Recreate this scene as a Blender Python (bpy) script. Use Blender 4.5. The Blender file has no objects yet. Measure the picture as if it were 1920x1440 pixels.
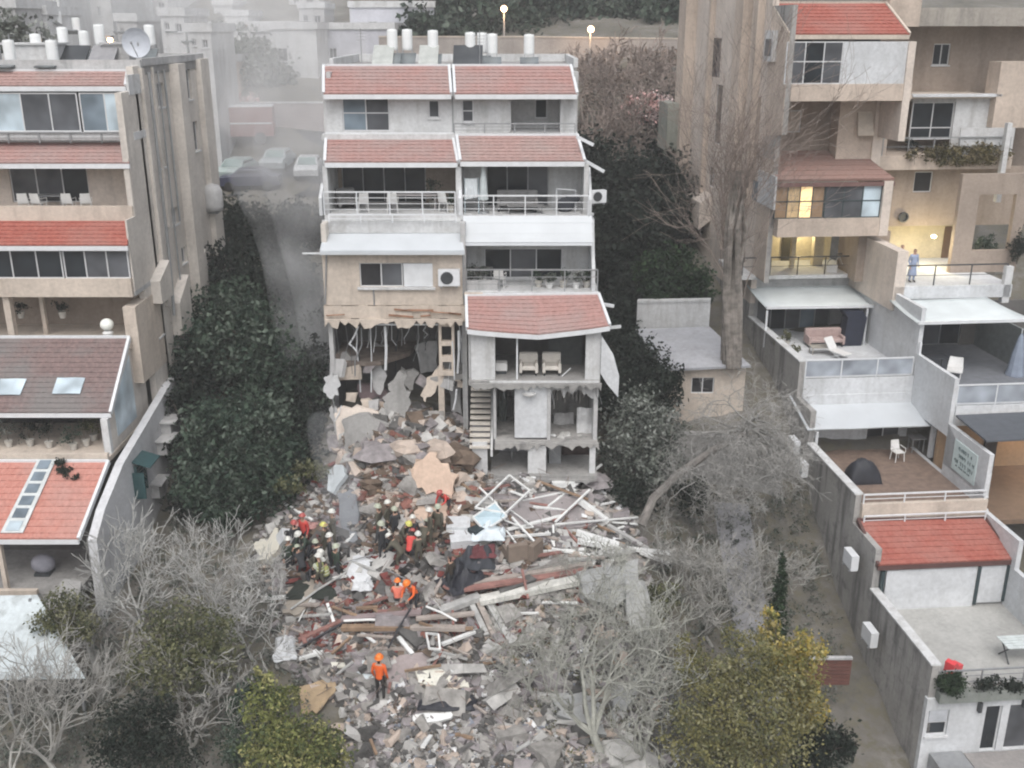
import bpy, math, random
import numpy as np
from mathutils import Vector, Matrix, noise
R = math.radians
random.seed(7)
scene = bpy.context.scene
COL = scene.collection
# ---------------------------------------------------------------- camera
ZC = 24.0
TH = R(19.2)
FPX = 1920.0
cam_d = bpy.data.cameras.new('camera')
cam_d.sensor_width = 36.0
cam_d.lens = 36.0
cam_d.clip_start = 0.5
cam_d.clip_end = 6000
cam = bpy.data.objects.new('camera', cam_d)
COL.objects.link(cam)
cam.location = (0, 0, ZC)
cam.rotation_euler = (R(90) - TH, 0, 0)
scene.camera = cam
# ---------------------------------------------------------------- sky, sun, exposure
world = bpy.data.worlds.new('World')
scene.world = world
world.use_nodes = True
wn = world.node_tree
wn.nodes.clear()
wo = wn.nodes.new('ShaderNodeOutputWorld')
wb = wn.nodes.new('ShaderNodeBackground')
ws = wn.nodes.new('ShaderNodeTexSky')
ws.sky_type = 'NISHITA'
ws.sun_disc = False
SUN_EL, SUN_AZ = R(58), R(181)
ws.sun_elevation = SUN_EL
ws.sun_rotation = SUN_AZ
ws.altitude = 600
ws.air_density = 1.0
ws.dust_density = 8.0
ws.ozone_density = 1.0
hs = wn.nodes.new('ShaderNodeHueSaturation')
hs.inputs['Saturation'].default_value = 0.35
wn.links.new(ws.outputs[0], hs.inputs['Color'])
wn.links.new(hs.outputs[0], wb.inputs['Color'])
wb.inputs['Strength'].default_value = 0.15
wn.links.new(wb.outputs[0], wo.inputs['Surface'])
sun_d = bpy.data.lights.new('sun', 'SUN')
sun_d.energy = 0.5
sun_d.angle = R(60)
sun_d.color = (1.0, 0.97, 0.93)
sun = bpy.data.objects.new('sun', sun_d)
COL.objects.link(sun)
sd = Vector((math.sin(SUN_AZ) * math.cos(SUN_EL), math.cos(SUN_AZ) * math.cos(SUN_EL), math.sin(SUN_EL)))
sun.rotation_euler = sd.to_track_quat('Z', 'Y').to_euler()
sun.location = (0, 0, 90)
scene.view_settings.view_transform = 'Standard'
scene.view_settings.look = 'None'
scene.view_settings.gamma = 1
scene.view_settings.exposure = 0.5
scene.cycles.filter_width = 2.1
scene.cycles.max_bounces = 8
scene.cycles.diffuse_bounces = 3
scene.cycles.volume_bounces = 3
scene.cycles.transparent_max_bounces = 16
scene.cycles.volume_step_rate = 1.0
# ---------------------------------------------------------------- frames: a pixel of the photograph -> a point on a known plane
def ray(px, py):
    u = (px - 960) / FPX; v = (720 - py) / FPX
    return Vector((u, math.cos(TH) + v * math.sin(TH), -math.sin(TH) + v * math.cos(TH)))
class Frame:
    def __init__(s, ox=0.0, oy=0.0, yaw=0.0):
        a = R(yaw); s.yaw = a
        s.o = Vector((ox, oy, ZC))
        s.L = Vector((math.cos(a), math.sin(a), 0)); s.D = Vector((-math.sin(a), math.cos(a), 0))
    def _loc(s, p):
        q = p - (s.o - Vector((0, 0, ZC)))
        return (q.dot(s.L), q.dot(s.D), q.z)
    def pv(s, px, py, v):
        r = ray(px, py); o = s.o - Vector((0, 0, ZC))
        return s._loc(r * ((v + o.dot(s.D)) / r.dot(s.D)))
    def pu(s, px, py, u):
        r = ray(px, py); o = s.o - Vector((0, 0, ZC))
        return s._loc(r * ((u + o.dot(s.L)) / r.dot(s.L)))
    def pz(s, px, py, z):
        r = ray(px, py)
        return s._loc(r * (z / r.z))
    def w(s, u, v, z):   # z relative to the camera height
        p = s.o + s.L * u + s.D * v
        return Vector((p.x, p.y, ZC + z))
W0 = Frame()
RF = Frame(13.5, 45.0, 5.0)
def at(px, py, H): return Vector((*W0.pv(px, py, H)[:2], W0.pv(px, py, H)[2] + ZC))
def atz(px, py, z): p = W0.pz(px, py, z); return Vector((p[0], p[1], z + ZC))
# ---------------------------------------------------------------- objects
def link(o, parent=None):
    COL.objects.link(o)
    if parent is not None: o.parent = parent
    return o
def tag(o, label=None, cat=None, group=None, kind=None):
    if label: o['label'] = label
    if cat: o['category'] = cat
    if group: o['group'] = group
    if kind: o['kind'] = kind
    return o
def thing(name, label, cat, loc=(0, 0, 0), rz=0.0, group=None, rot=None):
    o = bpy.data.objects.new(name, None)
    o.empty_display_size = 0.3
    o.location = loc
    o.rotation_euler = rot if rot is not None else (0, 0, rz)
    link(o)
    return tag(o, label, cat, group)
def children(o): return [c for c in bpy.data.objects if c.parent == o]
def dup(o, loc=None, rz=None, label=None, parent=None, rot=None, scale=None, kids=None):
    c = o.copy(); COL.objects.link(c)
    if parent is not None: c.parent = parent
    if loc is not None: c.location = loc
    if rz is not None: c.rotation_euler = (0, 0, rz)
    if rot is not None: c.rotation_euler = rot
    if scale is not None: c.scale = (scale, scale, scale)
    if label: c['label'] = label
    for k in children(o): dup(k, parent=c)
    return c
# ---------------------------------------------------------------- mesh builder
class MB:
    def __init__(s, off=(0, 0, 0)):
        s.v = []; s.f = []; s.m = []; s.off = off
    def add(s, vs, fs, m=0):
        n = len(s.v)
        ox, oy, oz = s.off
        s.v.extend([(p[0] - ox, p[1] - oy, p[2] - oz) for p in vs])
        s.f.extend([tuple(i + n for i in f) for f in fs]); s.m.extend([m] * len(fs))
        return s
    def box(s, x0, x1, y0, y1, z0, z1, m=0):
        if x1 < x0: x0, x1 = x1, x0
        if y1 < y0: y0, y1 = y1, y0
        if z1 < z0: z0, z1 = z1, z0
        return s.add([(x0, y0, z0), (x1, y0, z0), (x1, y1, z0), (x0, y1, z0), (x0, y0, z1), (x1, y0, z1), (x1, y1, z1), (x0, y1, z1)],
                     [(0, 3, 2, 1), (4, 5, 6, 7), (0, 1, 5, 4), (1, 2, 6, 5), (2, 3, 7, 6), (3, 0, 4, 7)], m)
    def obox(s, c, size, M=None, m=0, jit=0.0, rnd=None):
        hx, hy, hz = size[0] / 2, size[1] / 2, size[2] / 2
        vs = []
        for z in (-hz, hz):
            for x, y in ((-hx, -hy), (hx, -hy), (hx, hy), (-hx, hy)):
                p = Vector((x, y, z))
                if jit: p += Vector([(rnd or random).uniform(-jit, jit) * q for q in size])
                if M is not None: p = M @ p
                vs.append(tuple(p + Vector(c)))
        return s.add(vs, [(0, 3, 2, 1), (4, 5, 6, 7), (0, 1, 5, 4), (1, 2, 6, 5), (2, 3, 7, 6), (3, 0, 4, 7)], m)
    def bar(s, a, b, w, h=None, m=0):
        a = Vector(a); b = Vector(b); h = h or w
        d = b - a; L = d.length
        if L < 1e-6: return s
        q = d.to_track_quat('X', 'Z').to_matrix()
        return s.obox((a + b) / 2, (L, w, h), q, m)
    def tube(s, pts, rad, n=6, m=0, cap=True):
        pts = [Vector(p) for p in pts]
        if not isinstance(rad, (list, tuple)): rad = [rad] * len(pts)
        vs = []; fs = []
        up = Vector((0, 0, 1))
        for i, p in enumerate(pts):
            d = (pts[min(i + 1, len(pts) - 1)] - pts[max(i - 1, 0)])
            if d.length < 1e-7: d = Vector((0, 0, 1))
            d.normalize()
            ax = d.cross(up if abs(d.z) < 0.95 else Vector((1, 0, 0))).normalized()
            bx = d.cross(ax)
            for k in range(n):
                t = 2 * math.pi * k / n
                vs.append(tuple(p + (ax * math.cos(t) + bx * math.sin(t)) * rad[i]))
        for i in range(len(pts) - 1):
            for k in range(n):
                a = i * n + k; b = i * n + (k + 1) % n
                fs.append((a, a + n, b + n, b))
        if cap:
            fs.append(tuple(range(n))); fs.append(tuple(reversed(range((len(pts) - 1) * n, len(pts) * n))))
        return s.add(vs, fs, m)
    def lathe(s, prof, c=(0, 0, 0), n=14, m=0, sx=1, sy=1):
        vs = []; fs = []
        for r, z in prof:
            for k in range(n):
                t = 2 * math.pi * k / n
                vs.append((c[0] + r * math.cos(t) * sx, c[1] + r * math.sin(t) * sy, c[2] + z))
        for i in range(len(prof) - 1):
            for k in range(n):
                a = i * n + k; b = i * n + (k + 1) % n
                fs.append((a, b, b + n, a + n))
        fs.append(tuple(reversed(range(n)))); fs.append(tuple(range((len(prof) - 1) * n, len(prof) * n)))
        return s.add(vs, fs, m)
    def ball(s, c, r, m=0, n=10, k=7, sc=(1, 1, 1)):
        prof = [(max(1e-3, r * math.sin(math.pi * i / k)), -r * math.cos(math.pi * i / k)) for i in range(k + 1)]
        vs = []; fs = []
        for rr, z in prof:
            for j in range(n):
                t = 2 * math.pi * j / n
                vs.append((c[0] + rr * math.cos(t) * sc[0], c[1] + rr * math.sin(t) * sc[1], c[2] + z * sc[2]))
        for i in range(k):
            for j in range(n):
                a = i * n + j; b = i * n + (j + 1) % n
                fs.append((a, b, b + n, a + n))
        return s.add(vs, fs, m)
    def prism(s, poly, ext, m=0):
        """polygon of 3-D points pushed along ext"""
        n = len(poly); e = Vector(ext)
        vs = [tuple(Vector(p)) for p in poly] + [tuple(Vector(p) + e) for p in poly]
        fs = [tuple(reversed(range(n))), tuple(range(n, 2 * n))] + [(i, (i + 1) % n, n + (i + 1) % n, n + i) for i in range(n)]
        return s.add(vs, fs, m)
    def sheet(s, P00, P10, P11, P01, nu, nv, fn=None, th=0.03, m=0):
        """subdivided thick sheet, fn(a,b)->offset along normal"""
        P00, P10, P11, P01 = map(Vector, (P00, P10, P11, P01))
        nrm = (P10 - P00).cross(P01 - P00).normalized()
        vs = []
        for lay in (0, 1):
            for j in range(nv + 1):
                b = j / nv
                for i in range(nu + 1):
                    a = i / nu
                    p = (P00 * (1 - a) + P10 * a) * (1 - b) + (P01 * (1 - a) + P11 * a) * b
                    o = fn(a, b) if fn else 0
                    if isinstance(o, Vector): p = p + o
                    else: p = p + nrm * o
                    vs.append(tuple(p - nrm * th * lay))
        fs = []; K = (nu + 1) * (nv + 1); w = nu + 1
        for j in range(nv):
            for i in range(nu):
                a = j * w + i
                fs.append((a, a + 1, a + 1 + w, a + w)); fs.append((K + a, K + a + w, K + a + 1 + w, K + a + 1))
        for i in range(nu):
            fs.append((i + 1, i, K + i, K + i + 1)); q = nv * w + i; fs.append((q, q + 1, K + q + 1, K + q))
        for j in range(nv):
            q = j * w; fs.append((q, q + w, K + q + w, K + q)); q = j * w + nu; fs.append((q + w, q, K + q, K + q + w))
        return s.add(vs, fs, m)
    def build(s, name, mats, parent=None, smooth=False):
        me = bpy.data.meshes.new(name)
        me.from_pydata(s.v, [], s.f)
        if not isinstance(mats, (list, tuple)): mats = [mats]
        for m in mats: me.materials.append(m)
        if len(mats) > 1: me.polygons.foreach_set('material_index', s.m)
        if smooth: me.polygons.foreach_set('use_smooth', [True] * len(s.f))
        me.update()
        return link(bpy.data.objects.new(name, me), parent)
def solo(name, mb, mats, label, cat, group=None, kind=None, smooth=False, loc=None):
    """a thing that is one mesh; vertices are recentred on its base"""
    vs = np.array(mb.v)
    c = ((vs[:, 0].min() + vs[:, 0].max()) / 2, (vs[:, 1].min() + vs[:, 1].max()) / 2, vs[:, 2].min())
    mb.v = [(p[0] - c[0], p[1] - c[1], p[2] - c[2]) for p in mb.v]
    o = mb.build(name, mats, None, smooth)
    o.location = c if loc is None else loc
    return tag(o, label, cat, group, kind)
# ---------------------------------------------------------------- materials
MT = {}
def nodes(name):
    m = bpy.data.materials.new(name); m.use_nodes = True
    nt = m.node_tree; nt.nodes.clear()
    o = nt.nodes.new('ShaderNodeOutputMaterial'); b = nt.nodes.new('ShaderNodeBsdfPrincipled')
    nt.links.new(b.outputs[0], o.inputs['Surface'])
    return m, nt, b
def L(nt, a, b): nt.links.new(a, b)
def N(nt, t, **k):
    n = nt.nodes.new(t)
    for a, v in k.items(): setattr(n, a, v)
    return n
def coords(nt, scale=(1, 1, 1), kind='Object'):
    tc = N(nt, 'ShaderNodeTexCoord'); mp = N(nt, 'ShaderNodeMapping')
    mp.inputs['Scale'].default_value = scale
    L(nt, tc.outputs[kind], mp.inputs[0]); return mp.outputs[0]
def ns(nt, vec, scale, detail=4, rough=0.6):
    n = N(nt, 'ShaderNodeTexNoise'); n.inputs['Scale'].default_value = scale
    n.inputs['Detail'].default_value = detail; n.inputs['Roughness'].default_value = rough
    if vec is not None: L(nt, vec, n.inputs['Vector'])
    return n.outputs['Fac']
def ramp(nt, fac, stops):
    r = N(nt, 'ShaderNodeValToRGB'); e = r.color_ramp.elements
    while len(e) < len(stops): e.new(0.5)
    for i, (p, c) in enumerate(stops):
        e[i].position = p; e[i].color = (*c, 1) if len(c) == 3 else c
    L(nt, fac, r.inputs[0]); return r.outputs[0]
def mixc(nt, fac, a, b, mode='MIX'):
    n = N(nt, 'ShaderNodeMix', data_type='RGBA', blend_type=mode)
    for i, x in ((0, fac), (6, a), (7, b)):
        if hasattr(x, 'links'): L(nt, x, n.inputs[i])
        elif i == 0: n.inputs[0].default_value = x
        else: n.inputs[i].default_value = (*x, 1)
    return n.outputs[2]
def bump(nt, b, h, strength=0.3, dist=0.02):
    n = N(nt, 'ShaderNodeBump'); n.inputs['Strength'].default_value = strength; n.inputs['Distance'].default_value = dist
    L(nt, h, n.inputs['Height']); L(nt, n.outputs[0], b.inputs['Normal'])
def plain(name, col, rough=0.7, var=0.12, metal=0.0, scale=3.0):
    if name in MT: return MT[name]
    m, nt, b = nodes(name)
    v = coords(nt)
    f = ns(nt, v, scale, 5)
    d = tuple(c * (1 - var * 1.6) for c in col); h = tuple(min(1, c * (1 + var)) for c in col)
    L(nt, ramp(nt, f, [(0.3, d), (0.7, h)]), b.inputs['Base Color'])
    b.inputs['Roughness'].default_value = rough; b.inputs['Metallic'].default_value = metal
    bump(nt, b, ns(nt, v, scale * 9, 3), 0.15, 0.01)
    MT[name] = m; return m
def plaster(name, col, stain=(0.2, 0.19, 0.17), amount=0.5, patch=None):
    """render with rain streaks running down and blotches"""
    if name in MT: return MT[name]
    m, nt, b = nodes(name)
    v = coords(nt); vs = coords(nt, (1.6, 1.6, 0.22))
    big = ns(nt, v, 0.45, 5, 0.6); st = ns(nt, vs, 1.0, 6, 0.65); fine = ns(nt, v, 6, 5, 0.7)
    c = ramp(nt, big, [(0.32, tuple(x * 0.82 for x in col)), (0.68, tuple(min(1, x * 1.06) for x in col))])
    if patch: c = mixc(nt, ramp(nt, ns(nt, v, 0.9, 3), [(0.55, (0, 0, 0)), (0.62, (1, 1, 1))]), c, patch)
    k = N(nt, 'ShaderNodeMath', operation='MULTIPLY'); k.inputs[1].default_value = amount
    L(nt, ramp(nt, st, [(0.50, (0, 0, 0)), (0.66, (1, 1, 1))]), k.inputs[0])
    c = mixc(nt, k.outputs[0], c, stain)
    k2 = N(nt, 'ShaderNodeMath', operation='MULTIPLY'); k2.inputs[1].default_value = amount * .8
    L(nt, ramp(nt, ns(nt, coords(nt, (1, 1, 1.6)), 1.1, 8, .75), [(0.54, (0, 0, 0)), (0.66, (1, 1, 1))]), k2.inputs[0])
    c = mixc(nt, k2.outputs[0], c, tuple(x * 1.15 for x in stain))
    c = mixc(nt, 0.35, c, ramp(nt, fine, [(0.3, (0.35, 0.35, 0.35)), (0.7, (1, 1, 1))]), 'MULTIPLY')
    L(nt, c, b.inputs['Base Color']); b.inputs['Roughness'].default_value = 0.9
    bump(nt, b, fine, 0.25, 0.02)
    MT[name] = m; return m
def tiles(name, c1, c2, dust, dustamt=0.5):
    if name in MT: return MT[name]
    m, nt, b = nodes(name)
    v = coords(nt); vt = coords(nt, (3.0, 1.0, 3.0))
    a = ns(nt, vt, 2.2, 3, 0.7); big = ns(nt, v, 0.35, 5, 0.62); fine = ns(nt, v, 9, 4, 0.7)
    c = ramp(nt, a, [(0.35, c1), (0.65, c2)])
    k = N(nt, 'ShaderNodeMath', operation='MULTIPLY'); k.inputs[1].default_value = dustamt
    L(nt, ramp(nt, big, [(0.42, (0, 0, 0)), (0.6, (1, 1, 1))]), k.inputs[0])
    c = mixc(nt, k.outputs[0], c, dust)
    c = mixc(nt, 0.35, c, ramp(nt, fine, [(0.3, (0.4, 0.4, 0.4)), (0.7, (1, 1, 1))]), 'MULTIPLY')
    L(nt, c, b.inputs['Base Color']); b.inputs['Roughness'].default_value = 0.85
    bump(nt, b, fine, 0.3, 0.02)
    MT[name] = m; return m
def glass(name, col=(0.02, 0.025, 0.03), rough=0.12, spec=0.5):
    if name in MT: return MT[name]
    m, nt, b = nodes(name)
    v = coords(nt)
    L(nt, ramp(nt, ns(nt, v, 0.7, 2), [(0.3, tuple(c * 0.6 for c in col)), (0.7, tuple(min(1, c * 1.5) for c in col))]), b.inputs['Base Color'])
    b.inputs['Roughness'].default_value = rough; b.inputs['Specular IOR Level'].default_value = spec
    MT[name] = m; return m
def glow(name, col, s):
    if name in MT: return MT[name]
    m, nt, b = nodes(name)
    b.inputs['Base Color'].default_value = (*col, 1); b.inputs['Emission Color'].default_value = (*col, 1); b.inputs['Emission Strength'].default_value = s
    MT[name] = m; return m
def leafmat(name, col, var=0.35):
    if name in MT: return MT[name]
    m, nt, b = nodes(name)
    v = coords(nt)
    f = ns(nt, v, 1.3, 4)
    L(nt, ramp(nt, f, [(0.3, tuple(c * (1 - var) for c in col)), (0.7, tuple(c * (1 + var) for c in col))]), b.inputs['Base Color'])
    b.inputs['Roughness'].default_value = 0.75; b.inputs['Specular IOR Level'].default_value = 0.25
    MT[name] = m; return m
WHITE = plaster('white_render', (0.66, 0.67, 0.675), (0.34, 0.335, 0.32), 0.5)
WHITE2 = plaster('clean_white_render', (0.66, 0.68, 0.70), (0.42, 0.43, 0.43), 0.35)
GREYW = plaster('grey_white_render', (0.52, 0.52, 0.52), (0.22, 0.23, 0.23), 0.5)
CREAM = plaster('cream_render', (0.64, 0.56, 0.48), (0.32, 0.27, 0.23), 0.4)
BEIGE = plaster('beige_render', (0.62, 0.525, 0.445), (0.30, 0.24, 0.2), 0.4)
PINKB = plaster('pinkish_beige_render', (0.74, 0.655, 0.58), (0.40, 0.36, 0.33), 0.35)
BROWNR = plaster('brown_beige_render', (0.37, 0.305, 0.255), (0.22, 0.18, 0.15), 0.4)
SIDEW = plaster('weathered_side_render', (0.70, 0.655, 0.60), (0.40, 0.37, 0.34), 0.4)
CONC = plaster('stained_concrete', (0.40, 0.39, 0.375), (0.12, 0.12, 0.12), 0.8)
CONC2 = plaster('bare_concrete', (0.34, 0.335, 0.325), (0.16, 0.16, 0.155), 0.5)
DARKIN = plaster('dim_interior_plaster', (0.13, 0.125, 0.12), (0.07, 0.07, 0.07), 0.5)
FLOOR = plain('floor_tiles', (0.33, 0.32, 0.31), 0.6)
DECK = plain('wooden_deck', (0.20, 0.145, 0.115), 0.7, 0.2)
METAL = plain('white_painted_metal', (0.66, 0.68, 0.70), 0.45, 0.06)
GMETAL = plain('grey_metal', (0.30, 0.31, 0.32), 0.5, 0.12, 0.3)
DMETAL = plain('dark_metal', (0.045, 0.05, 0.055), 0.5, 0.15)
ROOF_PINK = tiles('pink_red_roof_tiles', (0.35, 0.20, 0.178), (0.43, 0.25, 0.225), (0.35, 0.275, 0.26), 0.65)
ROOF_DULL = tiles('dusty_mauve_roof_tiles', (0.34, 0.22, 0.20), (0.42, 0.28, 0.255), (0.33, 0.29, 0.27), 0.6)
ROOF_RED = tiles('red_roof_tiles', (0.31, 0.085, 0.062), (0.40, 0.13, 0.098), (0.36, 0.20, 0.17), 0.45)
ROOF_SALMON = tiles('salmon_roof_tiles', (0.46, 0.19, 0.15), (0.55, 0.26, 0.21), (0.44, 0.31, 0.28), 0.4)
ROOF_DARK = tiles('dark_weathered_roof_tiles', (0.16, 0.115, 0.11), (0.24, 0.17, 0.16), (0.19, 0.185, 0.18), 0.8)
ROOF_BROWN = tiles('smooth_brown_roofing', (0.30, 0.185, 0.155), (0.34, 0.215, 0.185), (0.29, 0.21, 0.185), 0.4)
SHEETW = plain('white_sheet_roofing', (0.52, 0.55, 0.575), 0.5, 0.05, scale=0.6)
AWN = plain('pale_awning_fabric', (0.62, 0.67, 0.68), 0.8, 0.1, scale=0.5)
DARKR = plain('dark_grey_roofing', (0.085, 0.095, 0.11), 0.7, 0.1)
GL = glass('dark_window_glass')
GLB = glass('blue_grey_window_glass', (0.16, 0.20, 0.235), 0.2)
GLP = glass('pale_curtained_glass', (0.42, 0.50, 0.55), 0.3)
GLM = glass('grey_window_glass', (0.085, 0.09, 0.10), 0.2)
GLR = glass('grey_blue_balustrade_glass', (0.30, 0.33, 0.37), 0.25)
FRAME = plain('window_frame_paint', (0.60, 0.61, 0.62), 0.5, 0.05)
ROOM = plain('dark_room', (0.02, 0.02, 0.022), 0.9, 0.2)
# ---------------------------------------------------------------- building pieces
class Plane:
    """maps (a along, b depth inwards, z) of a wall to frame coordinates"""
    def __init__(s, kind, val): s.k = kind; s.val = val
    def p(s, a, b, z):
        if s.k == 'f': return (a, s.val + b, z)          # faces the camera side (-v)
        if s.k == '+u': return (s.val - b, a, z)         # faces +u
        if s.k == '-u': return (s.val + b, a, z)         # faces -u
    def box(s, mb, a0, a1, b0, b1, z0, z1, m=0):
        p = s.p(a0, b0, z0); q = s.p(a1, b1, z1)
        mb.box(p[0], q[0], p[1], q[1], p[2], q[2], m)
def wall_h(mb, pl, a0, a1, z0, z1, holes=(), t=0.22, m=0):
    """wall with openings"""
    hs_ = [(max(a0, min(h[0], h[1])), min(a1, max(h[0], h[1])), max(z0, min(h[2], h[3])), min(z1, max(h[2], h[3]))) for h in holes]
    As = sorted({a0, a1, *[h[0] for h in hs_], *[h[1] for h in hs_]})
    for i in range(len(As) - 1):
        x0, x1 = As[i], As[i + 1]
        if x1 - x0 < 1e-4: continue
        cut = sorted([(h[2], h[3]) for h in hs_ if h[0] < (x0 + x1) / 2 < h[1]])
        z = z0
        for c0, c1 in cut:
            if c0 > z + 1e-4: pl.box(mb, x0, x1, 0, t, z, c0, m)
            z = max(z, c1)
        if z1 > z + 1e-4: pl.box(mb, x0, x1, 0, t, z, z1, m)
def window(parent, off, pl, h, nx=2, nz=1, frame=None, pane=None, inset=0.08, fw=0.05, mid=None, name='window', label=None, sill=False, panes=None):
    a0, a1 = sorted(h[:2]); z0, z1 = sorted(h[2:4])
    frame = frame or FRAME
    mb = MB(off)
    b0, b1 = inset, inset + 0.07
    pl.box(mb, a0, a1, b0, b1, z0, z0 + fw); pl.box(mb, a0, a1, b0, b1, z1 - fw, z1)
    for i in range(nx + 1):
        a = a0 + (a1 - a0) * i / nx
        lo = max(a0, min(a - fw / 2, a1 - fw)); pl.box(mb, lo, lo + fw, b0 - 0.004, b1 + 0.004, z0 + fw, z1 - fw)
    for j in range(1, nz):
        z = z0 + (z1 - z0) * j / nz
        pl.box(mb, a0 + fw, a1 - fw, b0 - 0.008, b1 + 0.008, z - fw / 2, z + fw / 2)
    if mid: pl.box(mb, a0 + fw, a1 - fw, b0 - 0.008, b1 + 0.008, mid - fw / 2, mid + fw / 2)
    if sill: pl.box(mb, a0 - 0.06, a1 + 0.06, -0.08, inset, z0 - 0.07, z0 - 0.002)
    w = mb.build(name, frame, parent)
    if label: w['label'] = label
    if panes:
        for i, mt in enumerate(panes):
            pb = MB(off); n = len(panes)
            pl.box(pb, a0 + (a1 - a0) * i / n + 0.02, a0 + (a1 - a0) * (i + 1) / n - 0.02, inset + 0.02, inset + 0.035, z0 + 0.02, z1 - 0.02)
            pb.build('pane', mt, w)
    else:
        pb = MB(off); pl.box(pb, a0 + 0.02, a1 - 0.02, inset + 0.02, inset + 0.035, z0 + 0.02, z1 - 0.02)
        pb.build('pane', pane or GL, w)
    return w
def tile_roof(parent, off, TL, TR, BL, BR, rows, mat, trim=None, name='roof', th=0.10, fascia=True, sag=0.0, wave=True, sides=True):
    """stepped courses of barrel tiles as real geometry"""
    TL, TR, BL, BR = map(Vector, (TL, TR, BL, BR))
    mb = MB(off)
    nrm = (TR - TL).cross(TL - BL).normalized()
    if nrm.z < 0: nrm = -nrm
    wid = (TR - TL).length
    nc = max(6, int(wid / 0.30)) * 3 if wave else 8
    rnd = random.Random(int(wid * 100))
    def P(a, b):
        p = (TL * (1 - a) + TR * a) * (1 - b) + (BL * (1 - a) + BR * a) * b
        if sag: p = p - Vector((0, 0, sag * b * (1 - abs(2 * a - 1.0)) ** 0.8))
        return p
    for r in range(rows):
        b0, b1 = r / rows, (r + 1) / rows + (0.25 / rows if r < rows - 1 else 0)
        vs = []; fs = []; n = nc + 1
        for (b, lift) in ((b0, 0.02), (b1, 0.10), (b1, 0.0)):
            for i in range(n):
                a = i / nc
                w_ = 0.012 * math.sin(i * 2 * math.pi / 3 + 0.6) if wave and lift > 0.015 else 0
                vs.append(tuple(P(a, b) + nrm * (lift + w_ + (rnd.uniform(-0.006, 0.006) if wave else 0))))
        for k in range(2):
            for i in range(nc):
                a = k * n + i
                fs.append((a, a + n, a + n + 1, a + 1))
        mb.add(vs, fs)
    # deck below the tiles
    mb.sheet(TL, TR, BR, BL, 8, 2, (lambda a, b: Vector((0, 0, -sag * b * (1 - abs(2 * a - 1.0)) ** 0.8 - 0.03))), th)
    ro = mb.build(name, mat, parent)
    if trim:
        tb = MB(off)
        tb.bar(TL + nrm * 0.05, TR + nrm * 0.05, 0.14, 0.16)
        if sides:
            for A, B in ((TL, BL), (TR, BR)): tb.bar(A + nrm * 0.04, B + nrm * 0.04, 0.12, 0.2)
        tb.build('verge', trim, ro)
        if fascia:
            fb = MB(off)
            pts = [P(i / 12, 1.0) + Vector((0, 0, -0.08)) for i in range(13)]
            for i in range(12): fb.bar(pts[i], pts[i + 1], 0.09, 0.2)
            fb.build('gutter', trim, ro)
    return ro
def railing(parent, off, pts, h=1.0, bars=4, mat=None, post=1.4, vert=False, glassm=None, name='railing', r=0.022):
    mb = MB(off); mat = mat or GMETAL
    pb = MB(off)
    for A, B in zip(pts[:-1], pts[1:]):
        A = Vector(A); B = Vector(B); d = (B - A).length; n = max(1, round(d / post))
        for i in range(n + 1):
            p = A.lerp(B, i / n); mb.bar(p, p + Vector((0, 0, h)), 0.05)
        up = Vector((0, 0, 1))
        mb.bar(A + up * h, B + up * h, 0.06)
        if glassm:
            mb.bar(A + up * 0.08, B + up * 0.08, 0.05)
            pb.bar(A + up * (h / 2 + 0.03), B + up * (h / 2 + 0.03), 0.014, h - 0.18)
        elif vert:
            mb.bar(A + up * 0.08, B + up * 0.08, 0.04)
            k = max(2, int(d / 0.14))
            for i in range(1, k):
                p = A.lerp(B, i / k); mb.bar(p + up * 0.08, p + up * h, 0.018)
        else:
            for j in range(1, bars):
                mb.bar(A + up * h * j / bars, B + up * h * j / bars, 0.025)
    ra = mb.build(name, mat, parent)
    if glassm: pb.build('glass_panel', glassm, ra)
    return ra
def part(parent, off, name, mat, *boxes, label=None):
    for b in boxes:
        mb = MB(off); mb.box(*b)
        o = mb.build(name, mat, parent)
        if label: o['label'] = label
    return o
def root(name, label, cat, fr, u, v, z, group=None):
    o = thing(name, label, cat, tuple(fr.w(u, v, z)), fr.yaw, group)
    return o, (u, v, z)
# ================================================================= CENTRE BUILDING
C = W0
cb, co = root('apartment_building', 'tall terraced apartment block in the middle with its lower left floors blown open', 'building', C, -2.5, 46, -18.5)
X = lambda px, py, H: C.pv(px, py, H)[0]
Z = lambda py, H: C.pv(960, py, H)[2]
def rect(px0, py0, px1, py1, H):
    p = C.pv(px0, py0, H); q = C.pv(px1, py1, H)
    return (p[0], q[0], q[2], p[2])
# --- rear core block behind every level
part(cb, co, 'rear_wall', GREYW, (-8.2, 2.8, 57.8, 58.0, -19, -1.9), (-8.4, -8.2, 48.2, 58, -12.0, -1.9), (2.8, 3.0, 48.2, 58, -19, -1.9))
part(cb, co, 'roof_slab', CONC2, (-8.4, 3.0, 49.4, 58, -1.95, -1.75))
part(cb, co, 'roof_parapet', WHITE, (-8.45, 3.05, 57.9, 58.1, -1.74, -1.35), (-8.45, -8.25, 49.6, 57.9, -1.74, -1.35), (2.85, 3.05, 49.6, 57.9, -1.74, -1.35))
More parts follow.
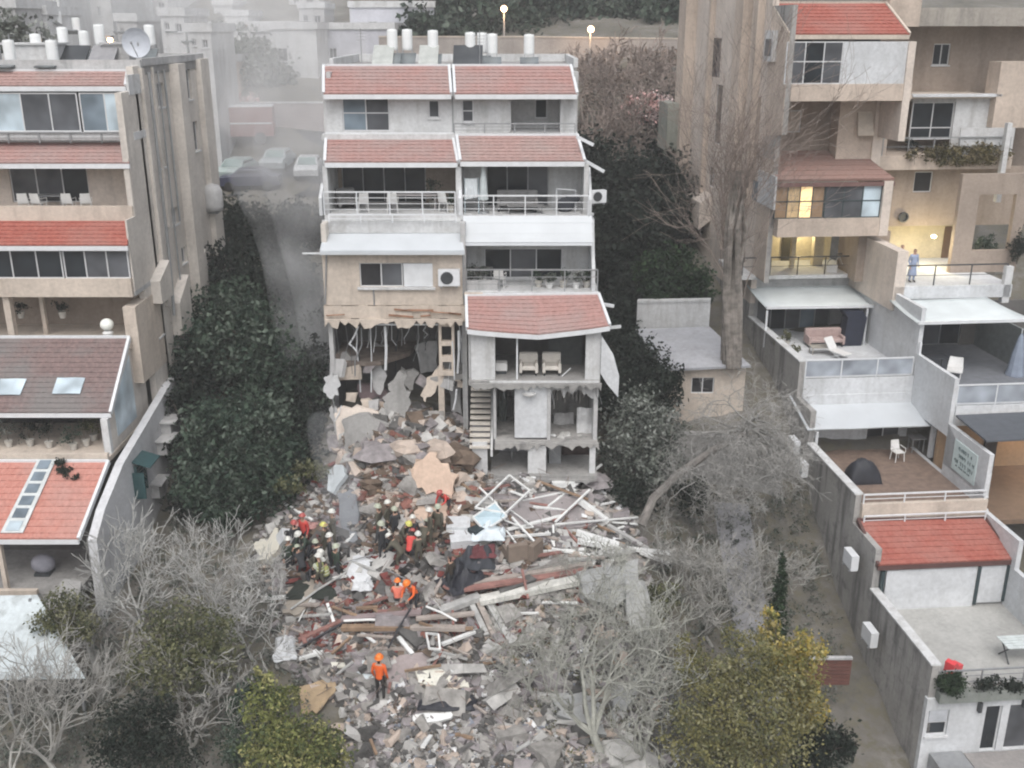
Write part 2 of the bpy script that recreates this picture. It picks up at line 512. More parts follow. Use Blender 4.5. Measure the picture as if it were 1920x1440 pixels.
# --- L5
H5 = 47.5
pf = Plane('f', H5)
xl, xm, xr = X(607, 215, H5), X(850, 215, H5), X(1081, 215, H5)
zt5 = Z(176, H5); zb5 = Z(262, H5)
big = rect(640, 178, 731, 246, H5); w1 = rect(803, 188, 824, 221, H5); w2 = rect(866, 187, 888, 229, H5); loggia = rect(958, 180, 1050, 252, H5)
mb = MB(co); wall_h(mb, pf, xl, xr, zb5, zt5, [big, w1, w2, loggia]); mb.build('upper_wall', WHITE, cb)
window(cb, co, pf, big, 2, 2, panes=[GLB, GLM]); window(cb, co, pf, w1, 1, 1, pane=GLM, sill=True); window(cb, co, pf, w2, 1, 2, pane=GLM, sill=True)
lp = Plane('f', H5 + 1.6)
lw = rect(1003, 186, 1026, 222, H5 + 1.6); lw2 = rect(960, 180, 1000, 250, H5 + 1.6)
mb = MB(co); wall_h(mb, lp, loggia[0] - .1, loggia[1] + .1, zb5, zt5, [lw]); mb.build('loggia_wall', GREYW, cb); window(cb, co, lp, lw, 1, 1, pane=GL)
part(cb, co, 'loggia_side_wall', GREYW, (loggia[0] - .2, loggia[0], H5 + .22, H5 + 1.6, zb5, zt5), (loggia[1], loggia[1] + .2, H5 + .22, H5 + 1.6, zb5, zt5))
part(cb, co, 'party_pier', WHITE, (xm - .1, xm + .1, H5 - .04, H5, zb5, zt5))
tile_roof(cb, co, (X(607, 126, 49.4), 49.4, -1.72), (X(842, 126, 49.4), 49.4, -1.72), (X(607, 180, 46.9), 46.9, Z(178, 46.9)), (X(846, 180, 46.9), 46.9, Z(178, 46.9)), 8, ROOF_PINK, METAL)
tile_roof(cb, co, (X(850, 126, 49.4), 49.4, -1.72), (X(1070, 126, 49.4), 49.4, -1.72), (X(853, 180, 46.9), 46.9, Z(178, 46.9)), (X(1082, 180, 46.9), 46.9, Z(178, 46.9)), 8, ROOF_PINK, METAL)
# --- L5 terrace of the right unit and rail
part(cb, co, 'upper_slab', WHITE, (xl, xr + .05, 46.6, 49.5, Z(252, 46.6) - .25, Z(252, 46.6)))
railing(cb, co, [(X(852, 250, 46.7), 46.7, Z(250, 46.7)), (X(1078, 250, 46.7), 46.7, Z(250, 46.7))], .42, 3)
# --- L4 roofs
tile_roof(cb, co, (X(612, 254, 47.1), 47.1, Z(254, 47.1)), (X(848, 254, 47.1), 47.1, Z(254, 47.1)), (X(609, 306, 44.8), 44.8, Z(306, 44.8)), (X(858, 306, 44.8), 44.8, Z(306, 44.8)), 8, ROOF_PINK, METAL)
tile_roof(cb, co, (X(856, 254, 46.55), 46.55, Z(256, 46.55)), (X(1082, 254, 46.55), 46.55, Z(256, 46.55)), (X(863, 306, 44.6), 44.6, Z(304, 44.6)), (X(1096, 306, 44.6), 44.6, Z(304, 44.6)), 8, ROOF_DULL, METAL)
# --- L4 rooms
ceil4 = Z(312, 44.8); fl4 = Z(403, 44.6)
x0, x1, x2 = X(612, 350, 44.8), X(860, 350, 44.8), X(1103, 350, 44.8)
part(cb, co, 'balcony_slab', WHITE, (x0 - .1, x1, 44.5, 49, fl4 - .22, fl4), (x1, x2, 44.45, 49, fl4 - .2, fl4 + .01))
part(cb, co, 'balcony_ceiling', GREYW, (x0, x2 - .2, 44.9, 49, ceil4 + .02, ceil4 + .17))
bp = Plane('f', 47.6)
ow = rect(640, 318, 800, 395, 47.6); ow = (ow[0], ow[1], fl4 + .05, ceil4 - .2)
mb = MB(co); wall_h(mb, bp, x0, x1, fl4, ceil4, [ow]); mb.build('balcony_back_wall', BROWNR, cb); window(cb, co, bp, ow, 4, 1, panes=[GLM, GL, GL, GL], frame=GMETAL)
dp = Plane('f', 46.6)
dw = rect(912, 316, 1028, 390, 46.6); dw = (dw[0], dw[1], fl4 + .04, ceil4 - .15)
mb = MB(co); wall_h(mb, dp, x1, x2, fl4, ceil4, [dw]); mb.build('balcony_back_wall', WHITE, cb); window(cb, co, dp, dw, 3, 1, panes=[GL, GL, GLM], frame=GMETAL)
part(cb, co, 'balcony_side_wall', WHITE, (x0 - .15, x0 + .05, 44.9, 49, fl4 - .2, ceil4), (x1 - .12, x1 + .12, 44.85, 47.6, fl4, ceil4), (x2 - .2, x2, 44.7, 49, fl4, ceil4 + .1))
mb = MB(co); xw = x2 + .02
mb.prism([(xw, 45.0, fl4), (xw, 44.4, fl4 + .0), (xw, 44.35, fl4 + .7), (xw, 44.9, fl4 + 1.3), (xw, 45.8, fl4 + 1.9), (xw, 46, fl4)], (.12, 0, 0))
mb.prism([(x0 - .3, 45.2, fl4), (x0 - .3, 44.4, fl4), (x0 - .3, 44.4, fl4 + .75), (x0 - .3, 45.2, fl4 + 1.3)], (.13, 0, 0))
mb.prism([(x1 + .0, 45.2, fl4 + .01), (x1, 44.42, fl4 + .01), (x1, 44.42, fl4 + .75), (x1, 45.2, fl4 + 1.3)], (.14, 0, 0))
mb.build('wing_wall', WHITE2, cb)
railing(cb, co, [(x0 - .1, 44.55, fl4), (x1 - .15, 44.55, fl4)], 1.0, 4, METAL)
railing(cb, co, [(x0 + .15, 44.1, fl4 - .25), (x1 - .1, 44.1, fl4 - .25)], .35, 2, METAL)
railing(cb, co, [(x1 + .15, 44.5, fl4), (x2, 44.5, fl4)], .85, 3, METAL)
# --- band, awnings between L4 and L3
xa, xb, xc = X(604, 440, 44.2), X(868, 440, 44.2), X(1110, 440, 44.2)
part(cb, co, 'parapet', WHITE, (xa, xb, 44.3, 44.55, Z(437, 44.3), fl4 - .2))
mb = MB(co); mb.sheet((X(607, 436, 44.4), 44.4, Z(438, 44.4)), (X(866, 436, 44.4), 44.4, Z(438, 44.4)), (X(871, 474, 43.0), 43.0, Z(472, 43.0)), (X(600, 474, 43.0), 43.0, Z(472, 43.0)), 24, 1, lambda a, b: .012 * math.sin(a * 150), .05)
mb.box(X(600, 474, 43), X(871, 474, 43), 42.93, 43.0, Z(472, 43) - .12, Z(472, 43) + .01)
mb.build('canopy', SHEETW, cb)
mb = MB(co)
pts = [(44.42, fl4 - .03), (44.2, fl4 - .3), (43.95, fl4 - .7), (43.75, fl4 - 1.05), (43.72, fl4 - 1.18)]
for (ya, za), (yb, zb_) in zip(pts[:-1], pts[1:]):
    mb.sheet((X(868, 430, 44), ya, za), (X(1110, 430, 44), ya, za), (X(1110, 430, 44) + .05, yb, zb_), (X(868, 430, 44), yb, zb_), 6, 1, None, .05)
mb.build('roller_canopy', SHEETW, cb)
# --- L3 left closed cream front
H3 = 43.4; pf3 = Plane('f', H3)
x3l, x3m = X(606, 520, H3), X(868, 520, H3)
z3t, z3b = Z(474, H3), Z(572, H3)
wopen = rect(673, 493, 812, 538, H3)
dwin = (wopen[0], X(755, 515, H3), wopen[2], wopen[3]); wpan = (X(757, 515, H3), wopen[1], wopen[2], wopen[3])
mb = MB(co); wall_h(mb, pf3, x3l, x3m, z3b, z3t, [wopen]); mb.build('front_wall', CREAM, cb)
window(cb, co, pf3, dwin, 2, 1, panes=[ROOM, GLM]); part(cb, co, 'sliding_shutter', METAL, (wpan[0], wpan[1], H3 - .03, H3 + .05, wpan[2] + .02, wpan[3] - .02))
part(cb, co, 'window_sill', WHITE, (wopen[0] - .1, wopen[1] + .1, H3 - .14, H3 - .002, wopen[2] - .1, wopen[2]))
part(cb, co, 'side_wall', SIDEW, (x3l - .02, x3l + .2, H3 + .22, 48.2, -12.0, fl4 - .22))
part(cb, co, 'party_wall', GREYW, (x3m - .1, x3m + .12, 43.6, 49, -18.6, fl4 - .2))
# broken floor edge over the void
rb = random.Random(3)
mb = MB(co)
n = 16; xs = [X(608, 590, H3) + (X(872, 590, H3) - X(608, 590, H3)) * i / n for i in range(n + 1)]
for i in range(n):
    zt = z3b + rb.uniform(-.05, .0); zb_ = Z(600, H3) + rb.uniform(-.14, .1)
    mb.box(xs[i], xs[i + 1], H3 - rb.uniform(.0, .12), 48.2, zb_, zt + .02 * i * 0)
mb.build('cracked_floor_slab', CREAM, cb)
for i in range(7):
    mb = MB(co); a = rb.uniform(xs[0], xs[-2]); mb.obox((a, H3 - .14, z3b - rb.uniform(.05, .5)), (rb.uniform(.4, 1.4), .06, rb.uniform(.03, .08)), Matrix.Rotation(rb.uniform(-.12, .12), 3, 'Y'), 0)
    mb.build('exposed_edge', plain('rusty_brown_scar', (.30, .17, .11), .9, .3), cb)
# --- L3 right balcony
fl3 = Z(546, 43.5); c3 = Z(450, 44.2)
x3r = X(1122, 540, 43.5); x3r2 = X(1108, 470, 45)
part(cb, co, 'balcony_slab', WHITE, (x3m + .1, x3r, 43.4, 49, fl3 - .22, fl3))
dp = Plane('f', 45.6)
dw = rect(908, 466, 1054, 520, 45.6); dw = (dw[0], dw[1], fl3 + .05, dw[3])
mb = MB(co); wall_h(mb, dp, x3m + .12, x3r2, fl3, fl4 - .2, [dw]); mb.build('balcony_back_wall', WHITE, cb)
window(cb, co, dp, dw, 3, 1, panes=[GL, GLM, GL])
mb = MB(co); xw = x3r2 - .05
mb.prism([(xw, 45.6, fl3), (xw, 43.5, fl3), (xw, 43.5, fl3 + .9), (xw, 44.2, fl3 + 1.7), (xw, 44.8, fl4 - .22), (xw, 45.6, fl4 - .22)], (.15, 0, 0)); mb.build('wing_wall', WHITE2, cb)
railing(cb, co, [(x3m + .15, 43.5, fl3), (x3r - .05, 43.5, fl3)], .95, 3, GMETAL, glassm=None)
part(cb, co, 'planter_trough', GREYW, (x3m + .15, x3m + 1.5, 43.65, 43.95, fl3 + .002, fl3 + .4))
# --- L2 right: sagging roof, opened room
tl = (X(874, 556, 43.3), 43.3, Z(556, 43.3)); tr = (X(1122, 552, 43.3), 43.3, Z(553, 43.3)); bl = (X(876, 622, 41.2), 41.2, Z(618, 41.2)); br = (X(1143, 616, 41.2), 41.2, Z(612, 41.2))
tile_roof(cb, co, tl, tr, bl, br, 9, ROOF_PINK, METAL, sag=.32)
fl2 = Z(713, 41.4); c2 = Z(628, 41.6) + .1
x2l, x2r = X(878, 670, 41.5), X(1126, 670, 41.5)
part(cb, co, 'broken_room_floor', CONC2, (x2l, x2r, 41.3, 48, fl2 - .2, fl2))
part(cb, co, 'floor_edge', WHITE, (x2l + .9, x2r - .05, 41.26, 41.3, fl2 - .16, fl2 + .02))
pf2 = Plane('f', 41.5)
op = rect(928, 628, 1097, 712, 41.5); op = (op[0], op[1], fl2, c2)
mb = MB(co); wall_h(mb, pf2, x2l, x2r, fl2, c2 + .2, [op, (x2l, x2l + .12, fl2, c2)]); mb.build('front_wall', WHITE, cb)
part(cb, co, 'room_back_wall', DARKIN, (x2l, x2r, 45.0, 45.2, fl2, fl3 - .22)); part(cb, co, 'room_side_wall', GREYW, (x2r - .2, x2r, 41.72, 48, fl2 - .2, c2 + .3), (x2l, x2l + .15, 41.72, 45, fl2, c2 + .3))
part(cb, co, 'door_post', METAL, (X(968, 670, 41.6), X(968, 670, 41.6) + .07, 41.52, 41.6, fl2, c2)); part(cb, co, 'inner_partition', plain('dim_curtain', (.10, .11, .11), .9), (op[1] - 1.5, op[1], 43.6, 43.7, fl2, c2))
mb = MB(co)   # panel hanging off the right corner
a = C.pv(1128, 640, 41.4); mb.prism([C.pv(1128, 630, 41.35), C.pv(1150, 665, 41.3), C.pv(1161, 705, 41.2), C.pv(1159, 745, 41.2), C.pv(1138, 720, 41.3), C.pv(1126, 700, 41.35)], (0, .08, 0)); mb.build('torn_wall_panel', WHITE2, cb)
for k, (p0, p1) in enumerate((((1128, 570), (1151, 574)), ((1138, 615), (1164, 612)), ((1081, 256), (1113, 272)), ((1098, 302), (1133, 322)), ((1100, 400), (1112, 402)))):
    mb = MB(co); mb.bar(C.pv(*p0, 43 if k < 2 else 45), C.pv(*p1, 42.8 if k < 2 else 44.8), .12, .12); mb.build('projecting_beam', METAL, cb)
mb = MB(co); mb.bar(C.pv(567, 475, 43.1), C.pv(602, 475, 43.1), .06, .06); mb.build('canopy_arm', METAL, cb)
# --- L1 right : stairs, torn rooms
fl1 = Z(828, 41.2); x1l, x1r = X(880, 770, 41.3), X(1122, 770, 41.3)
part(cb, co, 'broken_floor', CONC, (X(928, 828, 41.2), x1r, 41.2, 47.9, fl1 - .18, fl1))
part(cb, co, 'room_back_wall', plaster('pale_ripped_plaster', (.42, .41, .39), (.2, .2, .19), .6), (x1l + 1.9, x1r - .15, 44.4, 44.6, fl1, fl2 - .2), (x1l - .1, x1l + 1.9, 46.6, 46.8, fl1 - 2, fl2 - .2))
part(cb, co, 'room_side_wall', GREYW, (x1r - .2, x1r - .02, 41.4, 47.9, fl1, fl2 - .2), (X(925, 770, 41.4) , X(925, 770, 41.4) + .12, 41.5, 47, fl1 + .002, fl2 - .2), (X(1026, 770, 41.4), X(1026, 770, 41.4) + .15, 41.35, 44.4, fl1 + .002, fl2 - .2))
part(cb, co, 'white_partition', WHITE2, (X(965, 770, 41.3), X(1026, 770, 41.3), 41.4, 41.55, fl1 + .1, fl2 - .2))
part(cb, co, 'grey_doorway', DARKIN, (X(930, 770, 44), X(960, 770, 44), 44.2, 44.3, fl1, fl2 - .3))
mb = MB(co)
sx0, sx1 = X(881, 770, 42), X(919, 770, 42)
for i in range(11):
    z = Z(728, 43.5) - i * (Z(728, 43.5) - Z(838, 41.2)) / 10.5; y = 43.6 - i * .24
    mb.box(sx0, sx1, y - .26, y + .04, z - .07, z)
mb.build('staircase_tread', plaster('pale_stair_stone', (.62, .58, .52), (.4, .37, .33), .4), cb)
mb = MB(co); mb.prism([(sx1 + .02, 43.8, Z(728, 43.5)), (sx1 + .02, 41.1, Z(846, 41.0)), (sx1 + .02, 41.1, Z(846, 41) - .3), (sx1 + .02, 43.8, Z(728, 43.5) - .35)], (.1, 0, 0)); mb.build('stair_stringer', WHITE, cb)
mb = MB(co)   # corrugated torn ceiling strips
for i in range(11):
    xx = X(1036, 740, 43.6) + i * .17; mb.box(xx, xx + .09, 43.3, 44.35, Z(745 + rb.uniform(-6, 18), 43.6), fl2 - .21)
mb.build('corrugated_lining', plaster('corrugated_grey', (.40, .38, .36), (.2, .19, .18), .4), cb)
# --- L0 right
fl0 = Z(897, 40.6)
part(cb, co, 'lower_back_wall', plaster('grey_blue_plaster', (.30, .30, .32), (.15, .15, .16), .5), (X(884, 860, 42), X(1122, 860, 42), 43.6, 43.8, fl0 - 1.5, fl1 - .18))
part(cb, co, 'lower_wall', WHITE, (X(886, 860, 41.2), X(914, 860, 41.2), 41.1, 41.3, fl0 - .6, fl1), (X(990, 860, 41), X(1024, 860, 41), 41.15, 41.4, fl0 - .8, fl1 - .18), (X(1106, 860, 41), X(1117, 860, 41), 41.15, 41.4, fl0 - .8, fl1 - .18))
part(cb, co, 'cupboard', GMETAL, (X(1030, 860, 42), X(1052, 860, 42), 42.2, 42.9, fl0, fl1 - .5)); part(cb, co, 'dark_cellar_wall', plain('dark_brown_wall', (.07, .045, .04), .95, .4), (X(1054, 860, 43), X(1106, 860, 43), 43.2, 43.3, fl0, fl1 - .2))  # cellar wall is a very dark brown
part(cb, co, 'cellar_floor', CONC2, (X(920, 890, 41), X(1120, 890, 41), 40.9, 43.6, fl0 - .15, fl0))
# --- void left unit
xv0, xv1 = X(618, 680, 43.6), X(868, 680, 43.6)
part(cb, co, 'void_back_wall', DARKIN, (xv0, xv1, 47.4, 47.6, -18.8, -12.1)); part(cb, co, 'void_side_wall', plain('dark_grey_wall', (.10, .10, .105), .9, .3), (xv0 - .2, xv0, 45.4, 47.4, -18.8, -12.1))  # side wall of the void is an even dark grey
ob = rect(822, 612, 852, 640, 43.5)
mb = MB(co); wall_h(mb, Plane('f', 43.45), ob[0], ob[1], Z(704, 43.5), Z(602, 43.5), [(ob[0] + .12, ob[1] - .12, ob[2], ob[3]), (ob[0] + .12, ob[1] - .15, Z(668, 43.5), Z(648, 43.5)), (ob[0] + .14, ob[1] - .15, Z(695, 43.5), Z(678, 43.5))], .3); mb.build('shelf_wall', CREAM, cb)
part(cb, co, 'inner_pillar', CREAM, (X(822, 750, 43.5), X(833, 750, 43.5), 43.6, 44.0, -17.9, Z(690, 43.6)))
part(cb, co, 'corner_pillar', GREYW, (X(617, 640, 43.5), X(625, 640, 43.5), 43.5, 43.8, Z(720, 43.5), Z(604, 43.5)))
mb = MB(co)
mb.prism([(xv0, 43.9, -14.3), (xv0 + 2.2, 44.2, -14.3), (xv0 + 3.4, 45.6, -14.3), (xv0 + 3.6, 47.4, -14.3), (xv0, 47.4, -14.3)], (0, 0, -.2)); mb.build('floor_remnant', plain('dusty_brown_floor', (.17, .14, .12), .9, .25), cb)
mb = MB(co)
mb.prism([(xv1 - 1.5, 43.7, -14.9), (xv1, 43.6, -14.7), (xv1, 47.4, -14.7), (xv1 - .9, 47.4, -14.9)], (0, 0, -.25)); mb.build('floor_remnant', CONC2, cb)
def jag(pts, k, amp, seed):
    """ragged broken outline"""
    r_ = random.Random(seed); out = []
    for i in range(len(pts)):
        p, q = pts[i], pts[(i + 1) % len(pts)]
        for j in range(k):
            t = (j + (r_.uniform(-.25, .25) if j else 0)) / k; a_ = amp * r_.uniform(-1, 1) * (1 if j else .4)
            dx, dy = q[0] - p[0], q[1] - p[1]; l_ = max(1e-3, math.hypot(dx, dy)); a_ = max(-l_ * .3, min(l_ * .3, a_))
            out.append((p[0] + dx * t - dy / l_ * a_, p[1] + dy * t + dx / l_ * a_))
    return out
def slabpx(name, pts, H, th, mat, label=None, tilt=0.0):
    """jagged broken slab; tilt = how far its lower edge leans towards the camera"""
    ys = [p[1] for p in pts]; lo, hi = max(ys), min(ys)
    mb = MB(co); pts = jag(pts, 3, 5.0, len(pts) + int(pts[0][0]))
    mb.prism([C.pv(p[0], p[1], H - tilt * (p[1] - hi) / max(1, lo - hi)) for p in pts], (0, th, 0))
    return mb.build(name, mat, cb)
slabpx('leaning_slab', [(745, 700), (762, 697), (757, 722), (770, 735), (764, 770), (758, 812), (740, 822), (716, 808), (722, 765), (718, 748), (732, 735), (728, 722)], 43.4, .16, CONC2, tilt=.6)
slabpx('leaning_slab', [(632, 770), (668, 762), (708, 775), (712, 800), (688, 812), (650, 845), (640, 842), (628, 795)], 43.3, .2, PINKB, tilt=.7)
slabpx('leaning_slab', [(788, 742), (800, 710), (822, 690), (860, 700), (864, 715), (835, 712), (815, 735), (796, 755)], 43.8, .16, CREAM, tilt=.3)
slabpx('leaning_slab', [(768, 790), (790, 760), (812, 765), (818, 800), (800, 830), (770, 825)], 44.6, .2, plain('grey_mauve_plaster', (.24, .225, .24), .9, .2), tilt=.5)
slabpx('leaning_slab', [(670, 722), (712, 718), (724, 734), (720, 748), (690, 752), (672, 745)], 45.0, .3, plain('mauve_grey_mattress', (.20, .15, .155), .9, .2), tilt=.3)
slabpx('hanging_slab', [(606, 708), (622, 698), (636, 712), (634, 740), (618, 748), (606, 735)], 43.3, .14, WHITE)
slabpx('leaning_slab', [(622, 760), (632, 768), (640, 800), (652, 838), (640, 850), (628, 815), (618, 780)], 43.2, .12, GREYW)
for p0, p1, H, w in (((722, 612), (723, 694), 43.6, .12), ((694, 605), (696, 735), 44.2, .06), ((668, 650), (676, 735), 44.2, .06), ((672, 612), (655, 645), 43.7, .08), ((655, 645), (668, 658), 43.7, .08), ((668, 612), (668, 660), 44.0, .06), ((752, 605), (753, 648), 44.5, .04), ((848, 640), (852, 712), 43.4, .06), ((860, 620), (858, 700), 43.4, .1), ((856, 730), (850, 768), 43.3, .09), ((640, 760), (628, 790), 43.1, .06), ((624, 748), (626, 775), 43.2, .05), ((860, 600), (866, 680), 43.35, .05), ((868, 604), (862, 660), 43.3, .05)):
    mb = MB(co); a = Vector(C.pv(*p0, H)); b = Vector(C.pv(*p1, H)); mb.tube([a, a.lerp(b, .5) + Vector((.04, 0, 0)), b], w / 2, 5); mb.build('hanging_pipe', METAL if w > .05 else GMETAL, cb)
part(cb, co, 'void_window_frame', METAL, (X(690, 620, 43.5), X(822, 620, 43.5), 43.4, 43.46, Z(607, 43.5) - .05, Z(607, 43.5) + .02))

for pts, H, mt, tl_, th in (([(640, 790), (690, 776), (735, 800), (740, 850), (690, 862), (645, 850)], 42.6, CONC2, .5, .3), ([(800, 800), (840, 790), (868, 812), (860, 850), (815, 850)], 42.9, PINKB, .5, .25), ([(700, 690), (716, 682), (724, 705), (712, 742), (700, 730)], 44.6, GREYW, .2, .15), ([(640, 662), (668, 668), (662, 690), (644, 700)], 44.4, CONC2, .2, .2), ([(752, 690), (785, 700), (775, 730), (756, 722)], 45.2, CONC2, .3, .2), ([(838, 722), (866, 716), (868, 790), (846, 800)], 44.8, GREYW, .2, .2), ([(676, 750), (712, 756), (708, 782), (680, 776)], 44.0, CREAM, .3, .2), ([(735, 800), (775, 806), (790, 850), (740, 850)], 42.8, CONC2, .5, .25), ([(700, 640), (740, 655), (735, 668), (700, 660)], 46.5, CONC2, .1, .2), ([(775, 650), (818, 640), (820, 690), (790, 700)], 46.6, GREYW, .1, .15)):
    slabpx('leaning_slab', pts, H, th, mt, tilt=tl_)
rb = random.Random(8)
for i in range(22):
    x_ = rb.uniform(622, 866); y_ = rb.uniform(604, 615); H = rb.uniform(43.5, 46); l_ = rb.uniform(20, 120)
    p = Vector(C.pv(x_, y_, H)); q = Vector(C.pv(x_ + rb.uniform(-14, 14), y_ + l_, H - rb.uniform(0, .4)))
    mb = MB(co); mb.tube([p, p.lerp(q, .35) + Vector((rb.uniform(-.12, .12), 0, 0)), p.lerp(q, .7) + Vector((rb.uniform(-.15, .15), 0, 0)), q], rb.choice((.012, .018, .03)), 4); mb.build('hanging_cable', rb.choice((GMETAL, DMETAL, METAL)), cb)
# cables and pipes on the fronts
for q in ([(868, 478, 43.3), (869, 560, 43.3)], [(612, 478, 43.35), (610, 570, 43.35)], [(848, 180, 47.4), (850, 248, 47.4)], [(1104, 404, 44.4), (1108, 455, 44.0)], [(700, 538, 43.38), (702, 572, 43.38)]):
    mb = MB(co); mb.tube([C.pv(*p) for p in q], .035, 6); mb.build('drainpipe', GMETAL, cb)

# ragged broken edges of slabs and walls
def ragged(px0, px1, py, H, d0, d1, mt, seed, th=.14):
    r_ = random.Random(seed); n = max(6, int((px1 - px0) / 7)); top = [C.pv(px0 + (px1 - px0) * i / n, py, H) for i in range(n + 1)]
    bot = [(p[0] + r_.uniform(-.05, .05), p[1], p[2] - r_.uniform(d0, d1)) for p in reversed(top)]
    mb = MB(co); mb.prism(top + bot, (0, -th, 0)); mb.build('ragged_edge', mt, cb)
ragged(880, 1128, 718, 41.24, .05, .38, CONC2, 1); ragged(928, 1122, 829, 41.16, .05, .34, CONC, 2); ragged(610, 868, 598, 43.28, .03, .42, CREAM, 3); ragged(920, 1118, 897, 40.86, .05, .3, CONC2, 4); ragged(1030, 1122, 718, 41.6, .2, .7, GREYW, 5); ragged(870, 905, 548, 43.36, .02, .3, CREAM, 6)
rb = random.Random(18)
for i in range(16):
    x_ = rb.uniform(930, 1120); y_, H = rb.choice(((722, 41.3), (832, 41.2), (718, 42.5))); l_ = rb.uniform(8, 45); p = Vector(C.pv(x_, y_, H)); q = Vector(C.pv(x_ + rb.uniform(-12, 12), y_ + l_, H))
    mb = MB(co); mb.tube([p, p.lerp(q, .5) + Vector((rb.uniform(-.1, .1), -.05, 0)), q], .012, 4); mb.build('hanging_cable', rb.choice((GMETAL, DMETAL)), cb)
# ================================================================= LEFT BUILDING
lb, lo = root('apartment_building', 'weathered terraced apartment block on the left with stacked red tiled roofs', 'building', C, -24, 45, -20.5)
XW = -16.45      # side wall
XL = -30.0
up = Plane('+u', XW)
def suv(px0, py0, px1, py1, u=XW, fr=C):
    p = fr.pu(px0, py0, u); q = fr.pu(px1, py1, u)
    return (p[1], q[1], min(p[2], q[2]), max(p[2], q[2]))
def sw(pxc, pyc, w, h, u=XW, fr=C):
    p = fr.pu(pxc, pyc, u); return (p[1] - w / 2, p[1] + w / 2, p[2] - h / 2, p[2] + h / 2)
sideholes = [sw(302, 178, 1.0, 1.1), sw(354, 158, .8, 1.5), sw(302, 296, 1.0, .9), sw(368, 255, .8, 1.5), sw(328, 405, .9, .8), sw(375, 455, .9, .8), sw(345, 590 - 35, .5, 1.0), sw(296, 512, .8, .9), sw(345, 478, .7, .8), sw(300, 612, .7, .9), sw(330, 640, .6, .8)]
mb = MB(lo)
wall_h(mb, up, 46.7, 57, -19.0, -1.6, sideholes, .3); mb.build('side_wall', SIDEW, lb)
mb = MB(lo)
wall_h(mb, up, 44.7, 46.7, -17, -2.6, [], .28)
mb.build('side_wall', SIDEW, lb)
for i, h in enumerate(sideholes): window(lb, lo, up, h, 1 if i % 2 else 2, 1, pane=GLM, inset=.12, sill=True)
mb = MB(lo)   # projecting vertical fins, ledges and sloped cheeks of the side wall
for (ya, yb, za, zb_, t) in ((47.1, 47.4, -12.5, -1.7, .16), (48.6, 48.8, -9, -1.7, .12), (51.2, 52.3, -14, -1.65, .5), (55.6, 57.1, -13.5, -1.55, .3)):
    mb.box(XW + .002, XW + t, ya, yb, za, zb_)
mb.build('wall_fin', SIDEW, lb)
for (px, py, w, h) in ((292, 520, 1.6, 1.3), (330, 560, 1.8, 2.0), (365, 500, 1.4, 1.6)):
    p = C.pu(px, py, XW); mb = MB(lo); y, z = p[1], p[2]
    mb.prism([(XW + .002, y - w / 2, z - h * .8), (XW + .002, y + w / 2, z - h * .8), (XW + .002, y + w / 2, z + h / 2), (XW + .002, y - w / 2, z)], (.45, 0, 0)); mb.build('projecting_parapet', SIDEW, lb)
mb = MB(lo); mb.tube([(XW + .28, 47.6, -1.9), (XW + .28, 47.6, -10.5), (XW + .3, 47.3, -13)], .07, 6); mb.tube([(XW + .12, 50.2, -1.9), (XW + .12, 50.2, -9)], .05, 6); mb.tube([(XW + .12, 49.3, -1.9), (XW + .12, 49.3, -12.8)], .04, 6); mb.build('drainpipe', GMETAL, lb)
part(lb, lo, 'rear_wall', GREYW, (XL, XW, 56.8, 57, -19, -1.6))
part(lb, lo, 'roof_slab', CONC2, (XL, XW + .05, 47.3, 57, -2.0, -1.62))
part(lb, lo, 'roof_parapet', GREYW, (XL, XW + .08, 47.2, 47.4, -1.9, -1.35), (XW - .15, XW + .1, 47.4, 57.0, -1.618, -1.3), (XL, XW - .15, 56.8, 57, -1.618, -1.3))
# level roofs
def lx(px, py, H): return C.pv(px, py, H)[0]
XE = -16.5
tile_roof(lb, lo, (XL, 47.1, Z(135, 47.1)), (lx(240, 135, 47.1), 47.1, Z(135, 47.1)), (XL, 45.9, Z(163, 45.9)), (lx(236, 163, 45.9), 45.9, Z(163, 45.9)), 5, ROOF_DULL, METAL)
part(lb, lo, 'end_cheek', WHITE, (lx(243, 160, 46), XW + .04, 45.6, 47.2, Z(178, 45.8), Z(140, 46)))
pL5 = Plane('f', 45.9); z0, z1 = Z(247, 45.9), Z(174, 45.9)
window(lb, lo, pL5, (lx(-120, 200, 45.9), lx(146, 200, 45.9), z0, z1), 5, 1, inset=.02, panes=[GLB, GLB, GLP, GLM, GLM]); window(lb, lo, pL5, (lx(150, 200, 45.9), lx(243, 200, 45.9), z0, z1), 2, 1, inset=.02, panes=[GLB, GLP])
part(lb, lo, 'corner_wall', GREYW, (XW - .25, XW - .01, 45.8, 46.7, -4.9, z1 + .1), (XL, XE, 47.4, 47.6, -13, -1.9))
part(lb, lo, 'floor_band', WHITE, (XL, XW + .03, 45.6, 47.4, Z(263, 45.6), z0 - .002)); railing(lb, lo, [(XL, 45.55, z0 - .45), (XE, 45.55, z0 - .45)], .45, 2, GMETAL)
tile_roof(lb, lo, (XL, 46.2, Z(268, 46.2)), (lx(246, 268, 46.2), 46.2, Z(268, 46.2)), (XL, 44.6, Z(308, 44.6)), (lx(243, 308, 44.6), 44.6, Z(308, 44.6)), 6, ROOF_PINK, METAL, sides=False)
bp = Plane('f', 46.4); a, b = Z(404, 44.7), Z(312, 44.7)
ow = (lx(20, 350, 46.4), lx(166, 350, 46.4), a + .3, a + 2.0)
mb = MB(lo); wall_h(mb, bp, XL, XE, a, b, [ow]); mb.build('balcony_back_wall', PINKB, lb); window(lb, lo, bp, ow, 3, 1, panes=[GLM, GLM, GL])
